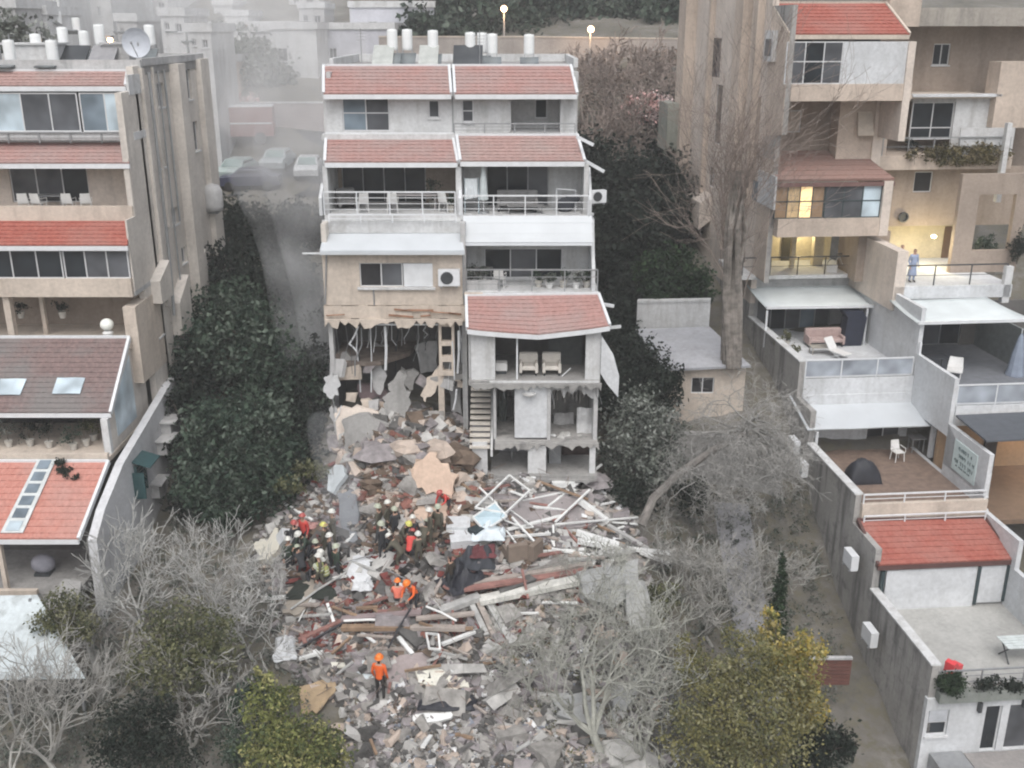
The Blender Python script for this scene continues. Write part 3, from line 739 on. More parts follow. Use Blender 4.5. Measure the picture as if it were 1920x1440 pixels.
part(lb, lo, 'balcony_slab', CREAM, (XL, XW - .02, 44.5, 47.4, a - .2, a)); part(lb, lo, 'parapet', CREAM, (XL, XE, 44.5, 44.68, a, Z(386, 44.6))); part(lb, lo, 'corner_wall', SIDEW, (XW - .25, XW - .01, 44.6, 46.7, a - .2, b + .3))
tile_roof(lb, lo, (XL, 44.7, Z(411, 44.7)), (lx(242, 411, 44.7), 44.7, Z(411, 44.7)), (XL, 43.2, Z(462, 43.2)), (lx(240, 462, 43.2), 43.2, Z(462, 43.2)), 7, ROOF_RED, METAL, sides=False)
pL3 = Plane('f', 43.4); z0, z1 = Z(522, 43.4), Z(469, 43.4)
window(lb, lo, pL3, (lx(-120, 500, 43.4), lx(117, 500, 43.4), z0, z1), 5, 1, inset=.02, panes=[GL, GLP, GL, GL, GL]); window(lb, lo, pL3, (lx(120, 500, 43.4), lx(242, 500, 43.4), z0, z1), 3, 1, inset=.02, panes=[GL, GLM, GLM])
part(lb, lo, 'parapet', CREAM, (XL, lx(247, 540, 43.3), 43.3, 43.5, Z(557, 43.3), z0 - .002)); part(lb, lo, 'balcony_slab', GREYW, (XL, XW + .02, 43.5, 47.4, Z(557, 43.3), Z(557, 43.3) + .2))
part(lb, lo, 'corner_wall', SIDEW, (lx(243, 500, 43.4), XW + .02, 43.5, 44.7, Z(557, 43.3) + .2, Z(405, 44.6)))
fz2 = -13.15
part(lb, lo, 'balcony_back_wall', BROWNR, (XL, XW, 46.2, 46.4, fz2, Z(557, 43.3))); part(lb, lo, 'balcony_slab', CREAM, (XL, XW - .3, 42.9, 46.4, fz2 - .2, fz2))
part(lb, lo, 'column', CREAM, (lx(8, 590, 43.4), lx(20, 590, 43.4), 43.45, 43.8, fz2, Z(557, 43.3)), (lx(77, 590, 44.5), lx(84, 590, 44.5), 44.5, 44.7, fz2, Z(557, 43.3)))
part(lb, lo, 'corner_wall', CREAM, (lx(234, 600, 43.3), XW + .03, 43.2, 46.4, -15, Z(575, 43.3)))
dk = tile_roof(lb, lo, (XL, 43.1, Z(634, 43.1)), (lx(243, 634, 43.1), 43.1, Z(634, 43.1)), (XL, 39.9, Z(775, 39.9)), (lx(208, 775, 39.9), 39.9, Z(775, 39.9)), 15, ROOF_DARK, METAL)
for q in (((2, 714), (50, 714), (38, 744), (-14, 744)), ((108, 712), (160, 712), (150, 742), (98, 742))):
    def onroof(px, py):
        b = (py - 634) / 141.; H = 43.1 + (39.9 - 43.1) * b - .12; return C.pv(px, py, H)
    P4 = [Vector(onroof(*p)) + Vector((0, 0, .1)) for p in q]
    mb = MB(lo); mb.sheet(P4[3], P4[2], P4[1], P4[0], 6, 1, lambda a, b: .01 * math.sin(a * 30), .03); mb.build('skylight', GLP, lb)
pb_ = Plane('f', 43.3)
part(lb, lo, 'balcony_slab', CREAM, (XL, lx(206, 862, 39.4), 39.1, 44, -17.15, -16.95)); part(lb, lo, 'balcony_back_wall', ROOM, (XL, -17.4, 43.3, 43.5, -17, -13.4))
part(lb, lo, 'parapet', CREAM, (XL, lx(206, 862, 39.3), 39.1, 39.3, -16.95, -16.7)); part(lb, lo, 'column', WHITE, (lx(194, 820, 39.8), lx(207, 820, 39.8), 39.7, 39.95, -17, Z(785, 39.8)))
def lowroof(px, py):
    b = (py - 867) / 145.; return C.pv(px, py, 39.0 + (35.3 - 39.0) * b)
TLr = lowroof(-90, 867); TRr = lowroof(204, 867); BLr = lowroof(-160, 1012); BRr = lowroof(148, 1012)
rr = tile_roof(lb, lo, TLr, TRr, BLr, BRr, 12, ROOF_SALMON, METAL)
P4 = [Vector(lowroof(*p)) + Vector((0, .0, .17)) for p in ((2, 1006), (44, 1006), (106, 868), (72, 868))]
mb = MB(lo); mb.sheet(*P4, 1, 6, None, .03); mb.build('skylight', plain('skylight_frame', (.55, .58, .58), .5), lb)
for i in range(6):
    b0, b1 = (i + .12) / 6, (i + .86) / 6; q = [P4[0].lerp(P4[3], b0).lerp(P4[1].lerp(P4[2], b0), .18), P4[0].lerp(P4[3], b0).lerp(P4[1].lerp(P4[2], b0), .8), P4[0].lerp(P4[3], b1).lerp(P4[1].lerp(P4[2], b1), .8), P4[0].lerp(P4[3], b1).lerp(P4[1].lerp(P4[2], b1), .18)]
    mb = MB(lo); mb.sheet(*[p + Vector((0, 0, .03)) for p in q], 1, 1, None, .02); mb.build('skylight_pane', GLB if i else GLP, lb)
part(lb, lo, 'ground_room_wall', DARKIN, (XL, -17.2, 38.6, 38.8, -21.5, -17.2)); part(lb, lo, 'terrace_slab', CONC2, (XL, lx(150, 1100, 35.4), 35.0, 38.6, -21.2, -20.85)); part(lb, lo, 'post', CREAM, (lx(0, 1050, 35.4), lx(8, 1050, 35.4), 35.3, 35.5, -20.85, -18.8)); part(lb, lo, 'ledge', CREAM, (XL, lx(75, 1090, 35.2), 34.8, 35.0, -20.8, -20.6))
# protruding lower side wall with sloping top
XS = -16.1
mb = MB(lo)
d = [C.pu(318, 722, XS), C.pu(232, 868, XS), C.pu(150, 1012, XS)]
mb.prism([(XS, 48.5, d[0][2] + .1), (XS, d[0][1], d[0][2]), (XS, d[1][1], d[1][2]), (XS, 36.6, -18.0), (XS, 35.5, -18.75), (XS, 35.3, -24), (XS, 48.5, -24)], (-.35, 0, 0)); mb.build('lower_side_wall', plaster('pale_side_render', (.66, .67, .69), (.33, .33, .33), .35), lb)
mb = MB(lo); mb.prism([(-16.85, 39.7, -17.2), (-16.85, 44.5, -17.2), (-16.85, 44.5, -13.2), (-16.85, 43.1, -13.05), (-16.85, 39.9, -15.25)], (-.2, 0, 0)); mb.build('side_wall', SIDEW, lb)
mb = MB(lo); mb.prism([(-16.82, 40.6, -16.5), (-16.82, 42.9, -16.5), (-16.82, 42.9, -13.6), (-16.82, 40.6, -15.1)], (-.026, 0, 0)); mb.build('glazed_side_panel', GLP, lb)
lp_ = Plane('+u', XS)
hh = sw(262, 895, 1.1, 1.5, XS)
mb = MB(lo)
for i in range(7): mb.box(XS + .01, XS + .09, hh[0] + .04, hh[1] - .04, hh[2] + .1 + i * .2, hh[2] + .16 + i * .2)
for a in (hh[0], hh[1] - .06): mb.box(XS + .005, XS + .12, a, a + .06, hh[2], hh[3])
mb.prism([(XS, hh[0] - .1, hh[3] + .2), (XS, hh[1] + .1, hh[3] + .2), (XS + .75, hh[1] + .1, hh[3] - .05), (XS + .75, hh[0] - .1, hh[3] - .05)], (0, 0, .05)); mb.box(XS + .005, XS + .5, hh[0] - .25, hh[0] - .2, hh[2] + .1, hh[3] - .2)
mb.build('shuttered_window', plain('dark_teal_shutter', (.03, .075, .08), .5), lb)
for px, py, s in ((300, 835, 1), (308, 800, 1), (290, 915, .8)):
    p = C.pu(px, py, XS); mb = MB(lo); mb.box(XS + .002, XS + .45 * s, p[1] - .45, p[1] + .45, p[2] - .3, p[2] + .3); mb.box(XS + .002, XS + .7 * s, p[1] - .6, p[1] + .6, p[2] + .35, p[2] + .42); mb.build('window_box', GREYW, lb)
# ================================================================= RIGHT BUILDING
rbd, ro_ = root('apartment_building', 'beige terraced apartment block on the right with balconies, white awnings and lit rooms', 'building', RF, 6, 2, -25)
rp = RF.pv; rpu = RF.pu
U1, U2 = 5.6, 12.6
su = Plane('-u', 0.0)
hol = [sw(1337, 108, 3.2, 2.2, 0, RF), sw(1345, 215, 1.6, 3.4, 0, RF), sw(1333, 332, 1.3, 1.2, 0, RF), sw(1379, 268, .9, 1.0, 0, RF), sw(1377, 340, .9, 1.3, 0, RF)]
mb = MB(ro_); wall_h(mb, su, 8.4, 24.5, -14, 3.5, hol[:3], .3); mb.build('side_wall', PINKB, rbd)
window(rbd, ro_, su, hol[0], 2, 1, pane=GLM, inset=.15, frame=plain('brown_window_frame', (.10, .06, .05), .6)); window(rbd, ro_, su, hol[1], 1, 1, pane=GL, inset=.15, frame=WHITE); window(rbd, ro_, su, hol[2], 2, 1, pane=GL, inset=.12)
mb = MB(ro_)
for v0, v1, z0, z1, t in ((9.6, 10.3, -9, 3.4, .35), (11.6, 13.0, -9.5, 3.4, .5), (18.6, 19.0, -10, 3.4, .3), (22.8, 24.6, -9, 3.4, .7), (13.0, 13.3, -12, -4, .4)):
    mb.box(-t, -.002, v0, v1, z0, z1)
mb.build('wall_fin', BEIGE, rbd)
mb = MB(ro_); p = rpu(1320, 385, 0)
mb.prism([(-.002, p[1] - 1.6, p[2] + .9), (-.002, p[1] + 1.6, p[2] + .9), (-.7, p[1] + 1.6, p[2] + .4), (-.7, p[1] - 1.6, p[2] + .4)], (0, 0, -1.6)); mb.build('projecting_bay', PINKB, rbd)
for px, py, w, h in ((1262, 235, 2.6, 3.0),):
    p = rpu(px, py, -.7); mb = MB(ro_); mb.box(-1.4, -.7, p[1] - w / 2, p[1] + w / 2, p[2] - h / 2, p[2] + h / 2); mb.build('corner_balcony', plaster('mossy_grey_render', (.30, .31, .27), (.15, .16, .13), .5), rbd)
# side wall, front steps
mb = MB(ro_)
for v0, v1, z0, z1 in ((5.6, 8.4, -4.9, 1.0), (6.4, 8.4, -12.4, -4.9), (.5, 8.4, -24.5, -14.75), (8.4, 24, -24.5, -14), (-1.4, .5, -24.8, -16.5), (-6.9, -1.4, -25, -18.1), (-9.2, -6.9, -25.5, -19.35), (-14.4, -9.2, -26.5, -21.15)):
    mb.box(0, .25, v0, v1, z0, z1)
mb.build('side_wall', CONC, rbd)
mb = MB(ro_)   # pale skin on the upper step and copings
mb.prism([(-.02, 5.6, -4.9), (-.02, 8.4, -5.2), (-.02, 8.4, 1.0), (-.02, 5.6, -.4)], (.018, 0, 0)); mb.box(-.02, -.002, 6.4, 8.4, -12.35, -6.2)
mb.build('side_facing', BEIGE, rbd)
for v0, v1, z in ((.5, 8.4, -14.75), (-6.9, -1.4, -18.1), (-14.4, -9.2, -21.15)): part(rbd, ro_, 'coping', WHITE, (-.06, .31, v0, v1, z, z + .07))
# level 1 roof + glazed balcony
tile_roof(rbd, ro_, (.05, 8.8, rp(1445, 8, 8.8)[2]), (rp(1660, 8, 8.8)[0], 8.8, rp(1660, 8, 8.8)[2]), (0, 5.7, rp(1480, 66, 5.7)[2]), (rp(1705, 66, 5.7)[0], 5.7, rp(1705, 66, 5.7)[2]), 9, ROOF_RED, CREAM)
zA, zB, zC_ = rp(1475, 78, 5.6)[2], rp(1475, 158, 5.6)[2], rp(1475, 190, 5.6)[2]
pf = Plane('f', 5.6)
g = [rp(x, 110, 5.6)[0] for x in (1474, 1580, 1700)]
window(rbd, ro_, pf, (g[0], g[1], zB, zA), 3, 1, mid=zA - .9, panes=[GLM, GL, GLM], inset=.02)
part(rbd, ro_, 'white_shutter', WHITE2, (g[1] + .01, g[2], 5.6, 5.7, zB, zA)); part(rbd, ro_, 'floor_band', BEIGE, (0.25, 6.2, 5.55, 9.5, zC_, zB - .002)); part(rbd, ro_, 'side_pier', PINKB, (g[2], g[2] + .35, 5.5, 8.4, zC_ - 1.9, zA))
part(rbd, ro_, 'room_back_wall', DARKIN, (.25, 6.0, 9.2, 9.4, zB, 1.0))
q = sw(1450, 85, 1.1, 1.2, -.002, RF); mb = MB(ro_); mb.box(-.25, -.03, q[0] - .1, q[1] + .1, q[2] - .15, q[3] + .1); mb.build('window_surround', WHITE, rbd); mb = MB(ro_); mb.box(-.27, -.252, q[0] + .1, q[1] - .1, q[2] + .1, q[3] - .3); mb.build('pane', GLM, rbd)
# level 2 recess
zr = rp(1475, 285, 9.1)[2]; b9 = Plane('f', 9.1)
hw = rp(1472, 207, 9.1), rp(1500, 248, 9.1); hwr = (hw[0][0], hw[1][0], hw[1][2], hw[0][2])
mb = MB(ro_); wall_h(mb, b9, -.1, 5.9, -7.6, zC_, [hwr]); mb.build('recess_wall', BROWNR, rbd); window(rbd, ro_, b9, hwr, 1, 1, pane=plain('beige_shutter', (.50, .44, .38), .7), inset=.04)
bx0, bx1 = rp(1568, 250, 8.2)[0], rp(1662, 250, 8.2)[0]
part(rbd, ro_, 'projecting_bay', BEIGE, (bx0, bx1, 8.0, 9.1, -7.0, zC_ - .002)); p = rp(1620, 230, 7.98)
mb = MB(ro_); mb.sheet((p[0] - .42, 7.55, p[2] - .6), (p[0] + .42, 7.55, p[2] - .6), (p[0] + .36, 7.97, p[2] + .55), (p[0] - .36, 7.97, p[2] + .55), 1, 4, None, .04); mb.build('tilted_shutter', plain('cream_shutter', (.62, .55, .47), .7), rbd)
r2 = tile_roof(rbd, ro_, (-.05, 9.05, -6.1), (rp(1608, 288, 9.05)[0], 9.05, -6.1), (.05, 5.9, rp(1455, 340, 5.9)[2]), (rp(1676, 345, 5.9)[0], 5.9, rp(1455, 340, 5.9)[2]), 6, ROOF_BROWN, None, wave=False)
part(rbd, ro_, 'eave', plain('brown_eave', (.16, .09, .08), .8), (.05, rp(1676, 345, 5.9)[0], 5.78, 5.9, rp(1455, 343, 5.9)[2] - .2, rp(1455, 343, 5.9)[2]))
part(rbd, ro_, 'side_panel', WHITE2, (-.12, -.03, 5.6, 8.3, rpu(1430, 370, 0)[2] - .3, -6.9)); p = sw(1416, 357, .8, 1.0, -.12, RF); part(rbd, ro_, 'side_window', GLB, (-.135, -.122, *p[:2], p[2], p[3]))
# level 3 glazed balcony
zA, zB, zC3 = rp(1452, 348, 5.9)[2], rp(1452, 411, 5.85)[2], rp(1452, 445, 5.85)[2]
pf = Plane('f', 5.9); g = [rp(x, 380, 5.9)[0] for x in (1453, 1500, 1546, 1615, 1652)]
dkf = plain('dark_teal_frame', (.03, .05, .055), .5)
window(rbd, ro_, pf, (g[0], g[2], zB, zA), 4, 1, mid=zB + .85, frame=dkf, inset=.03, panes=[plain('warm_curtain', (.30, .20, .12), .8), plain('lit_beige_curtain', (.62, .45, .25), .8), glow('warm_lit_window', (1, .72, .36), .6), plain('warm_curtain', (.30, .20, .12), .8)])
window(rbd, ro_, pf, (g[2] + .02, g[4], zB, zA), 3, 1, mid=zB + .85, frame=dkf, inset=.03, panes=[GLM, GLM, GLP])
part(rbd, ro_, 'floor_band', BEIGE, (.25, 5.9, 5.8, 9.5, zC3, zB - .002)); part(rbd, ro_, 'side_pier', PINKB, (g[4], 5.95, 5.75, 9, zC3, -7.2), (5.6, 6.1, 7.9, 9.2, -7.2, zC_ + .0))
# level 4 lit open balcony
f4 = rp(1405, 516, 8.0)[2]
LIT = plaster('lamplit_yellow_render', (.72, .64, .47), (.5, .43, .3), .2)  # the yellow of the lamplight is put into this wall colour
part(rbd, ro_, 'balcony_back_wall', LIT, (-.2, 5.4, 11.4, 11.6, f4, zC3)); part(rbd, ro_, 'balcony_slab', WHITE, (-.8, 5.6, 7.8, 12, f4 - .2, f4)); part(rbd, ro_, 'balcony_column', LIT, (rp(1483, 470, 9.5)[0], rp(1491, 470, 9.5)[0], 9.4, 9.6, f4, zC3), (rp(1525, 470, 10)[0], rp(1543, 470, 10)[0], 9.9, 10.3, f4, zC3))
part(rbd, ro_, 'dark_door', plain('dark_door_paint', (.05, .045, .03), .6), (rp(1465, 480, 11.3)[0], rp(1490, 480, 11.3)[0], 11.3, 11.38, f4, zC3 - .4)); part(rbd, ro_, 'mauve_pier', BROWNR, (rp(1598, 480, 7.5)[0], rp(1663, 480, 7)[0], 6.9, 9.4, f4 - .2, zC3))
railing(rbd, ro_, [(-.7, 7.9, f4), (rp(1598, 500, 7.9)[0], 7.9, f4)], .95, 2, DMETAL, 1.7)
# level 5 terrace A
fA = -15.6
part(rbd, ro_, 'terrace_slab', WHITE2, (.25, 5.6, .45, 9.5, fA - .85, fA)); g0, g1 = .3, 5.5
bw = Plane('f', 8.6)
mb = MB(ro_); wall_h(mb, bw, .25, 5.6, fA, -12.6, [(.5, 4.6, fA, -13.4)]); mb.build('terrace_back_wall', GREYW, rbd); window(rbd, ro_, bw, (.5, 4.6, fA + .02, -13.4), 5, 1, panes=[GLM, GL, GLM, GLB, GLM], frame=GMETAL)
railing(rbd, ro_, [(.3, .5, fA), (5.5, .5, fA)], .92, 4, METAL, 1.55, glassm=GLR)
def awning(tl, tr, br, bl, name='awning', mt=AWN, th=.05):
    mb = MB(ro_); mb.sheet(bl, br, tr, tl, 8, 6, lambda a, b: -.10 * math.sin(math.pi * b) * .6, th); o = mb.build(name, mt, rbd, True)
    vb = MB(ro_); vb.bar(Vector(bl), Vector(br), .1, .14); vb.build('front_bar', METAL, o); return o
awning(rp(1397, 530, 9.2), rp(1606, 526, 9.2), rp(1655, 574, 5.6), rp(1437, 577, 5.6))
mb = MB(ro_)
for u in (rp(1437, 577, 5.6)[0] + .05, 5.3): mb.bar((u, 5.6, fA), (u, 5.6, -13.65), .09)
mb.build('awning_post', METAL, rbd)
# party wall
mb = MB(ro_)
mb.box(5.6, 5.8, .5, 9.4, -16.4, -12.3); mb.box(5.6, 5.8, -3.2, .5, -17.2, -14.5); mb.box(5.6, 5.8, -6.7, -3.2, -19.0, -16.6)
mb.prism([(5.6, -3.2, -16.61), (5.6, -3.2, -18.5), (5.6, -6.8, -18.5)], (.2, 0, 0))
mb.box(5.6, 5.8, -6.9, 3, -22, -19.0); mb.box(5.6, 5.8, -9.6, -6.9, -26, -19.05); mb.box(5.6, 5.8, -16.5, -9.6, -26, -20.3)
mb.build('party_wall', WHITE2, rbd)
# white sheet roof + deck
mb = MB(ro_); mb.sheet(rp(1514, 806, -1.5), rp(1790, 796, -1.5), rp(1722, 736, 1.2), rp(1480, 742, 1.2), 20, 1, lambda a, b: .012 * math.sin(a * 140), .06); mb.build('sheet_canopy', SHEETW, rbd)
fD = -19.0
part(rbd, ro_, 'deck_floor', DECK, (.25, 5.6, -6.9, 3, fD - .25, fD)); 
h1 = (rp(1628, 850, 0)[0], rp(1690, 850, 0)[0], fD, -17.1)
mb = MB(ro_); wall_h(mb, Plane('f', 0.4), .25, 5.6, fD, -16.4, [h1, (4.7, 5.3, -18.2, -17.2)]); mb.build('deck_back_wall', WHITE2, rbd); window(rbd, ro_, Plane('f', .4), h1, 2, 1, panes=[ROOM, GLM]); window(rbd, ro_, Plane('f', .4), (4.7, 5.3, -18.2, -17.2), 1, 1)
part(rbd, ro_, 'canopy_post', WHITE2, (.3, .42, -1.5, -1.38, fD, -17.5), (rp(1740, 860, -1.4)[0], rp(1740, 860, -1.4)[0] + .2, -1.45, -1.25, fD, -17.35))
part(rbd, ro_, 'front_parapet', CREAM, (.25, 5.6, -7.1, -6.9, fD - .25, rp(1605, 945, -7)[2])); railing(rbd, ro_, [(.3, -7.0, rp(1605, 945, -7)[2]), (5.5, -7.0, rp(1605, 945, -7)[2])], .4, 2, METAL, 1.9); railing(rbd, ro_, [(.3, -7.25, fD - .3), (5.5, -7.25, fD - .3)], .4, 2, METAL, 1.9)
tile_roof(rbd, ro_, (.1, -7.1, rp(1600, 977, -7.1)[2]), (5.55, -7.1, rp(1850, 972, -7.1)[2]), (.1, -9.3, rp(1637, 1062, -9.3)[2]), (5.75, -9.3, rp(1637, 1062, -9.3)[2]), 8, ROOF_RED, plain('brown_gutter', (.10, .05, .045), .5))
zt, zb = rp(1640, 1070, -9.2)[2], rp(1640, 1152, -9.2)[2]
part(rbd, ro_, 'white_blind', WHITE2, (.55, 4.3, -9.25, -9.15, zb, zt), (4.45, 5.5, -9.25, -9.15, zb + .35, zt)); part(rbd, ro_, 'front_wall', GREYW, (.25, 5.6, -9.1, -8.9, -22.2, zt + .3)); part(rbd, ro_, 'dark_post', dkf, (.3, .45, -9.32, -9.2, zb + .4, zt), (4.3, 4.42, -9.32, -9.2, zb + .3, zt), (5.5, 5.6, -9.32, -9.2, zb + .4, zt))
fT = -22.1
part(rbd, ro_, 'terrace_slab', plaster('pale_terrace_floor', (.46, .46, .44), (.3, .3, .29), .3), (.25, 6.6, -14.4, -8.9, fT - .35, fT)); railing(rbd, ro_, [(.3, -14.4, fT), (6.6, -14.4, fT)], .7, 3, GMETAL, 1.6)
part(rbd, ro_, 'planter_ledge', plaster('mossy_ledge', (.26, .28, .26), (.1, .12, .1), .5), (.25, 6.6, -14.75, -14.4, fT - .4, fT - .02))
gz_ = rp(1700, 1330, -14.4)[2]
w1 = (rp(1740, 1350, -14.5)[0], rp(1778, 1350, -14.5)[0], rp(1740, 1380, -14.5)[2], rp(1740, 1333, -14.5)[2]); d1 = (rp(1846, 1350, -14.5)[0], rp(1876, 1350, -14.5)[0], rp(1846, 1408, -14.5)[2], rp(1846, 1325, -14.5)[2]); d2 = (rp(1890, 1350, -14.5)[0], rp(1935, 1350, -14.5)[0], d1[2], d1[3])
mb = MB(ro_); wall_h(mb, Plane('f', -14.5), -.05, 7.5, -26.5, fT - .36, [w1, d1, d2]); mb.build('lower_front_wall', WHITE2, rbd)
window(rbd, ro_, Plane('f', -14.5), w1, 1, 2, panes=[GL], sill=True); window(rbd, ro_, Plane('f', -14.5), d1, 1, 1, panes=[GL]); window(rbd, ro_, Plane('f', -14.5), d2, 1, 1, panes=[GLM])
part(rbd, ro_, 'roller_shutter', plain('pale_grey_shutter', (.45, .47, .5), .6), (w1[0] + .04, w1[1] - .04, -14.47, -14.43, (w1[2] + w1[3]) / 2 + .05, w1[3] - .03)); part(rbd, ro_, 'wall_lamp', DMETAL, (rp(1833, 1320, -14.5)[0], rp(1833, 1320, -14.5)[0] + .12, -14.65, -14.5, d1[3] - .15, d1[3] + .25), (rp(1915, 1320, -14.5)[0], rp(1915, 1320, -14.5)[0] + .12, -14.65, -14.5, d1[3] - .05, d1[3] + .35)); part(rbd, ro_, 'ground_terrace', plaster('paving_mauve', (.36, .34, .33), (.2, .2, .2), .4), (d1[0] - .6, 10, -19, -14.55, -26, d1[2])); part(rbd, ro_, 'ledge', GMETAL, (.3, d1[0] - .7, -16, -14.55, -26, d1[2] + .1))
# ---------------- unit B
zt, zs = rp(1715, 50, 9)[2], 2.6
part(rbd, ro_, 'upper_slab', plaster('streaked_fascia', (.40, .37, .33), (.2, .19, .17), .7), (rp(1715, 30, 9)[0], 16, 9, 14, rp(1715, 49, 9)[2], rp(1715, 14, 9)[2])); part(rbd, ro_, 'upper_wall', BEIGE, (5.9, rp(1715, 30, 9)[0], 8.4, 9.4, rp(1700, 50, 9)[2], 3.5)); mb = MB(ro_)
uB = rp(1715, 30, 9)[0]
b12 = Plane('f', 11.2); wq = rp(1752, 82, 11.2), rp(1778, 122, 11.2); wqr = (wq[0][0], wq[1][0], wq[1][2], wq[0][2])
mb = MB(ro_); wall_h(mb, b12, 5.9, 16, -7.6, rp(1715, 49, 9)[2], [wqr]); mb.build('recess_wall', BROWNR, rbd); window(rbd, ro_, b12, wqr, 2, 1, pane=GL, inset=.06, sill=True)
part(rbd, ro_, 'recess_floor', CREAM, (5.9, rp(1862, 180, 8.6)[0], 8.4, 11.4, rp(1720, 184, 8.5)[2] - .02, rp(1720, 178, 8.5)[2]))
part(rbd, ro_, 'angled_wing_wall', BEIGE, (rp(1862, 180, 8.6)[0] + .02, 16, 8.3, 9.5, rp(1862, 240, 8.3)[2], rp(1862, 116, 8.3)[2]))
# B balcony
zF, zP = rp(1700, 300, 8.2)[2], rp(1700, 318, 8.0)[2]
part(rbd, ro_, 'balcony_slab', BEIGE, (6.1, 13.2, 7.9, 11.2, zP, rp(1700, 292, 8)[2])); g = [rp(x, 220, 8.9)[0] for x in (1710, 1788, 1858)]
window(rbd, ro_, Plane('f', 8.9), (g[0], g[1], rp(1710, 262, 8.9)[2], rp(1710, 192, 8.9)[2]), 2, 1, mid=rp(1710, 240, 8.9)[2], panes=[GL, GL]); part(rbd, ro_, 'white_wall', WHITE, (g[1], g[2] + .1, 8.85, 9.0, -6.4, rp(1710, 184, 8.9)[2])); part(rbd, ro_, 'lintel', GREYW, (g[0] - .1, g[1], 8.86, 9.0, rp(1710, 192, 8.9)[2], rp(1710, 184, 8.9)[2])); part(rbd, ro_, 'white_frame', WHITE2, (g[2] + .1, g[2] + .3, 8.4, 8.8, rp(1860, 240, 8.6)[2], rp(1860, 178, 8.6)[2]), (rp(1710, 180, 8.4)[0], g[2] + .1, 8.3, 8.8, rp(1710, 182, 8.4)[2], rp(1710, 177, 8.4)[2])); railing(rbd, ro_, [(6.2, 8.0, rp(1700, 292, 8)[2]), (13, 8.0, rp(1700, 292, 8)[2])], .9, 2, GMETAL)
part(rbd, ro_, 'white_rail_panel', WHITE, (rp(1800, 250, 8.1)[0], 13.2, 8.06, 8.12, rp(1700, 292, 8)[2], rp(1800, 240, 8.1)[2]))
# B lower recess
b10 = Plane('f', 8.8); wq = rp(1716, 322, 8.8), rp(1745, 360, 8.8); wqr = (wq[0][0], wq[1][0], wq[1][2], wq[0][2])
z420 = rp(1700, 424, 8.8)[2]
mb = MB(ro_); wall_h(mb, b10, 5.9, 16, z420, zP, [wqr]); mb.build('recess_wall', BROWNR, rbd); window(rbd, ro_, b10, wqr, 1, 1, pane=ROOM, inset=.06)
mb = MB(ro_); p = rp(1693, 407, 8.7); mb.lathe([(.28, 0), (.28, .12), (.2, .13), (.19, .02)], (0, 0, 0), 12); mb.v = [(a + p[0] - ro_[0], -c + p[1] - .02 - ro_[1], b + p[2] - ro_[2]) for a, b, c in [(q[0] + ro_[0], q[1] + ro_[1], q[2] + ro_[2]) for q in mb.v]]; mb.build('wall_vent', DMETAL, rbd)
fB = rp(1700, 534, 3.7)[2]
part(rbd, ro_, 'balcony_back_wall', LIT, (5.4, 12.5, 9.6, 9.8, fB, z420 + .1)); part(rbd, ro_, 'balcony_slab', WHITE2, (5.5, rp(1893, 540, 3.5)[0], 3.3, 10, rp(1700, 560, 3.4)[2], fB)); railing(rbd, ro_, [(5.7, 3.5, fB), (rp(1885, 530, 3.5)[0], 3.5, fB)], 1.0, 2, DMETAL, 1.6)
part(rbd, ro_, 'dark_door', plain('brown_door', (.13, .08, .05), .6), (rp(1770, 450, 9.5)[0], rp(1782, 450, 9.5)[0], 9.5, 9.59, fB, z420 - .2)); 
# brown pier with an opening
h = (rp(1826, 440, 6)[0], rp(1895, 440, 6)[0], rp(1830, 470, 6)[2], rp(1830, 365, 6)[2])
mb = MB(ro_); wall_h(mb, Plane('f', 6.0), rp(1790, 440, 6)[0], rp(1915, 440, 6)[0], fB, zP, [h], .3); mb.build('pierced_wall', BROWNR, rbd)
part(rbd, ro_, 'party_pier', PINKB, (5.45, 6.0, 3.3, 9.0, f4 - .8, zC3 - .3)); part(rbd, ro_, 'white_mullion', WHITE, (rp(1885, 240, 7.5)[0], rp(1885, 240, 7.5)[0] + .25, 7.3, 7.6, rp(1880, 378, 7.5)[2], rp(1900, 230, 7.5)[2])); part(rbd, ro_, 'corner_pier', WHITE, (rp(1880, 540, 3.4)[0], rp(1893, 540, 3.4)[0], 3.3, 3.6, rp(1700, 572, 3.3)[2], fB + .9))
awning(rp(1668, 562, 3.4), rp(1848, 556, 3.4), rp(1940, 600, .3), rp(1722, 606, .3))
fBt = -15.75
part(rbd, ro_, 'terrace_slab', plain('dark_grey_terrace_floor', (.17, .18, .20), .7), (5.8, 14, -3.1, 6.6, fBt - .2, fBt)); part(rbd, ro_, 'terrace_band', WHITE2, (5.82, 14, -3.25, -3.1, fBt - .95, fBt)); railing(rbd, ro_, [(5.8, -3.2, fBt), (13, -3.2, fBt)], .95, 3, METAL, 1.9, glassm=GLR)
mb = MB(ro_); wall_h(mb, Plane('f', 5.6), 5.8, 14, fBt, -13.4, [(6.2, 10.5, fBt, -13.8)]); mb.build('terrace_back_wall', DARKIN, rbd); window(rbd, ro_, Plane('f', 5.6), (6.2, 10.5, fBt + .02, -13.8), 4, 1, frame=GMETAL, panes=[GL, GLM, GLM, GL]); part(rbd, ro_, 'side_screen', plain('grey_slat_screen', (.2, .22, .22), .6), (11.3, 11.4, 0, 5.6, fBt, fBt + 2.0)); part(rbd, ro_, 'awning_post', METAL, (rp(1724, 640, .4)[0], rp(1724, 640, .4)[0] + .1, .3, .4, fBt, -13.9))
mb = MB(ro_); mb.sheet(rp(1850, 826, -6.3), rp(1990, 820, -6.3), rp(1925, 772, -3.4), rp(1792, 778, -3.4), 8, 1, None, .08); mb.build('dark_canopy', DARKR, rbd)
fBd = -19.2
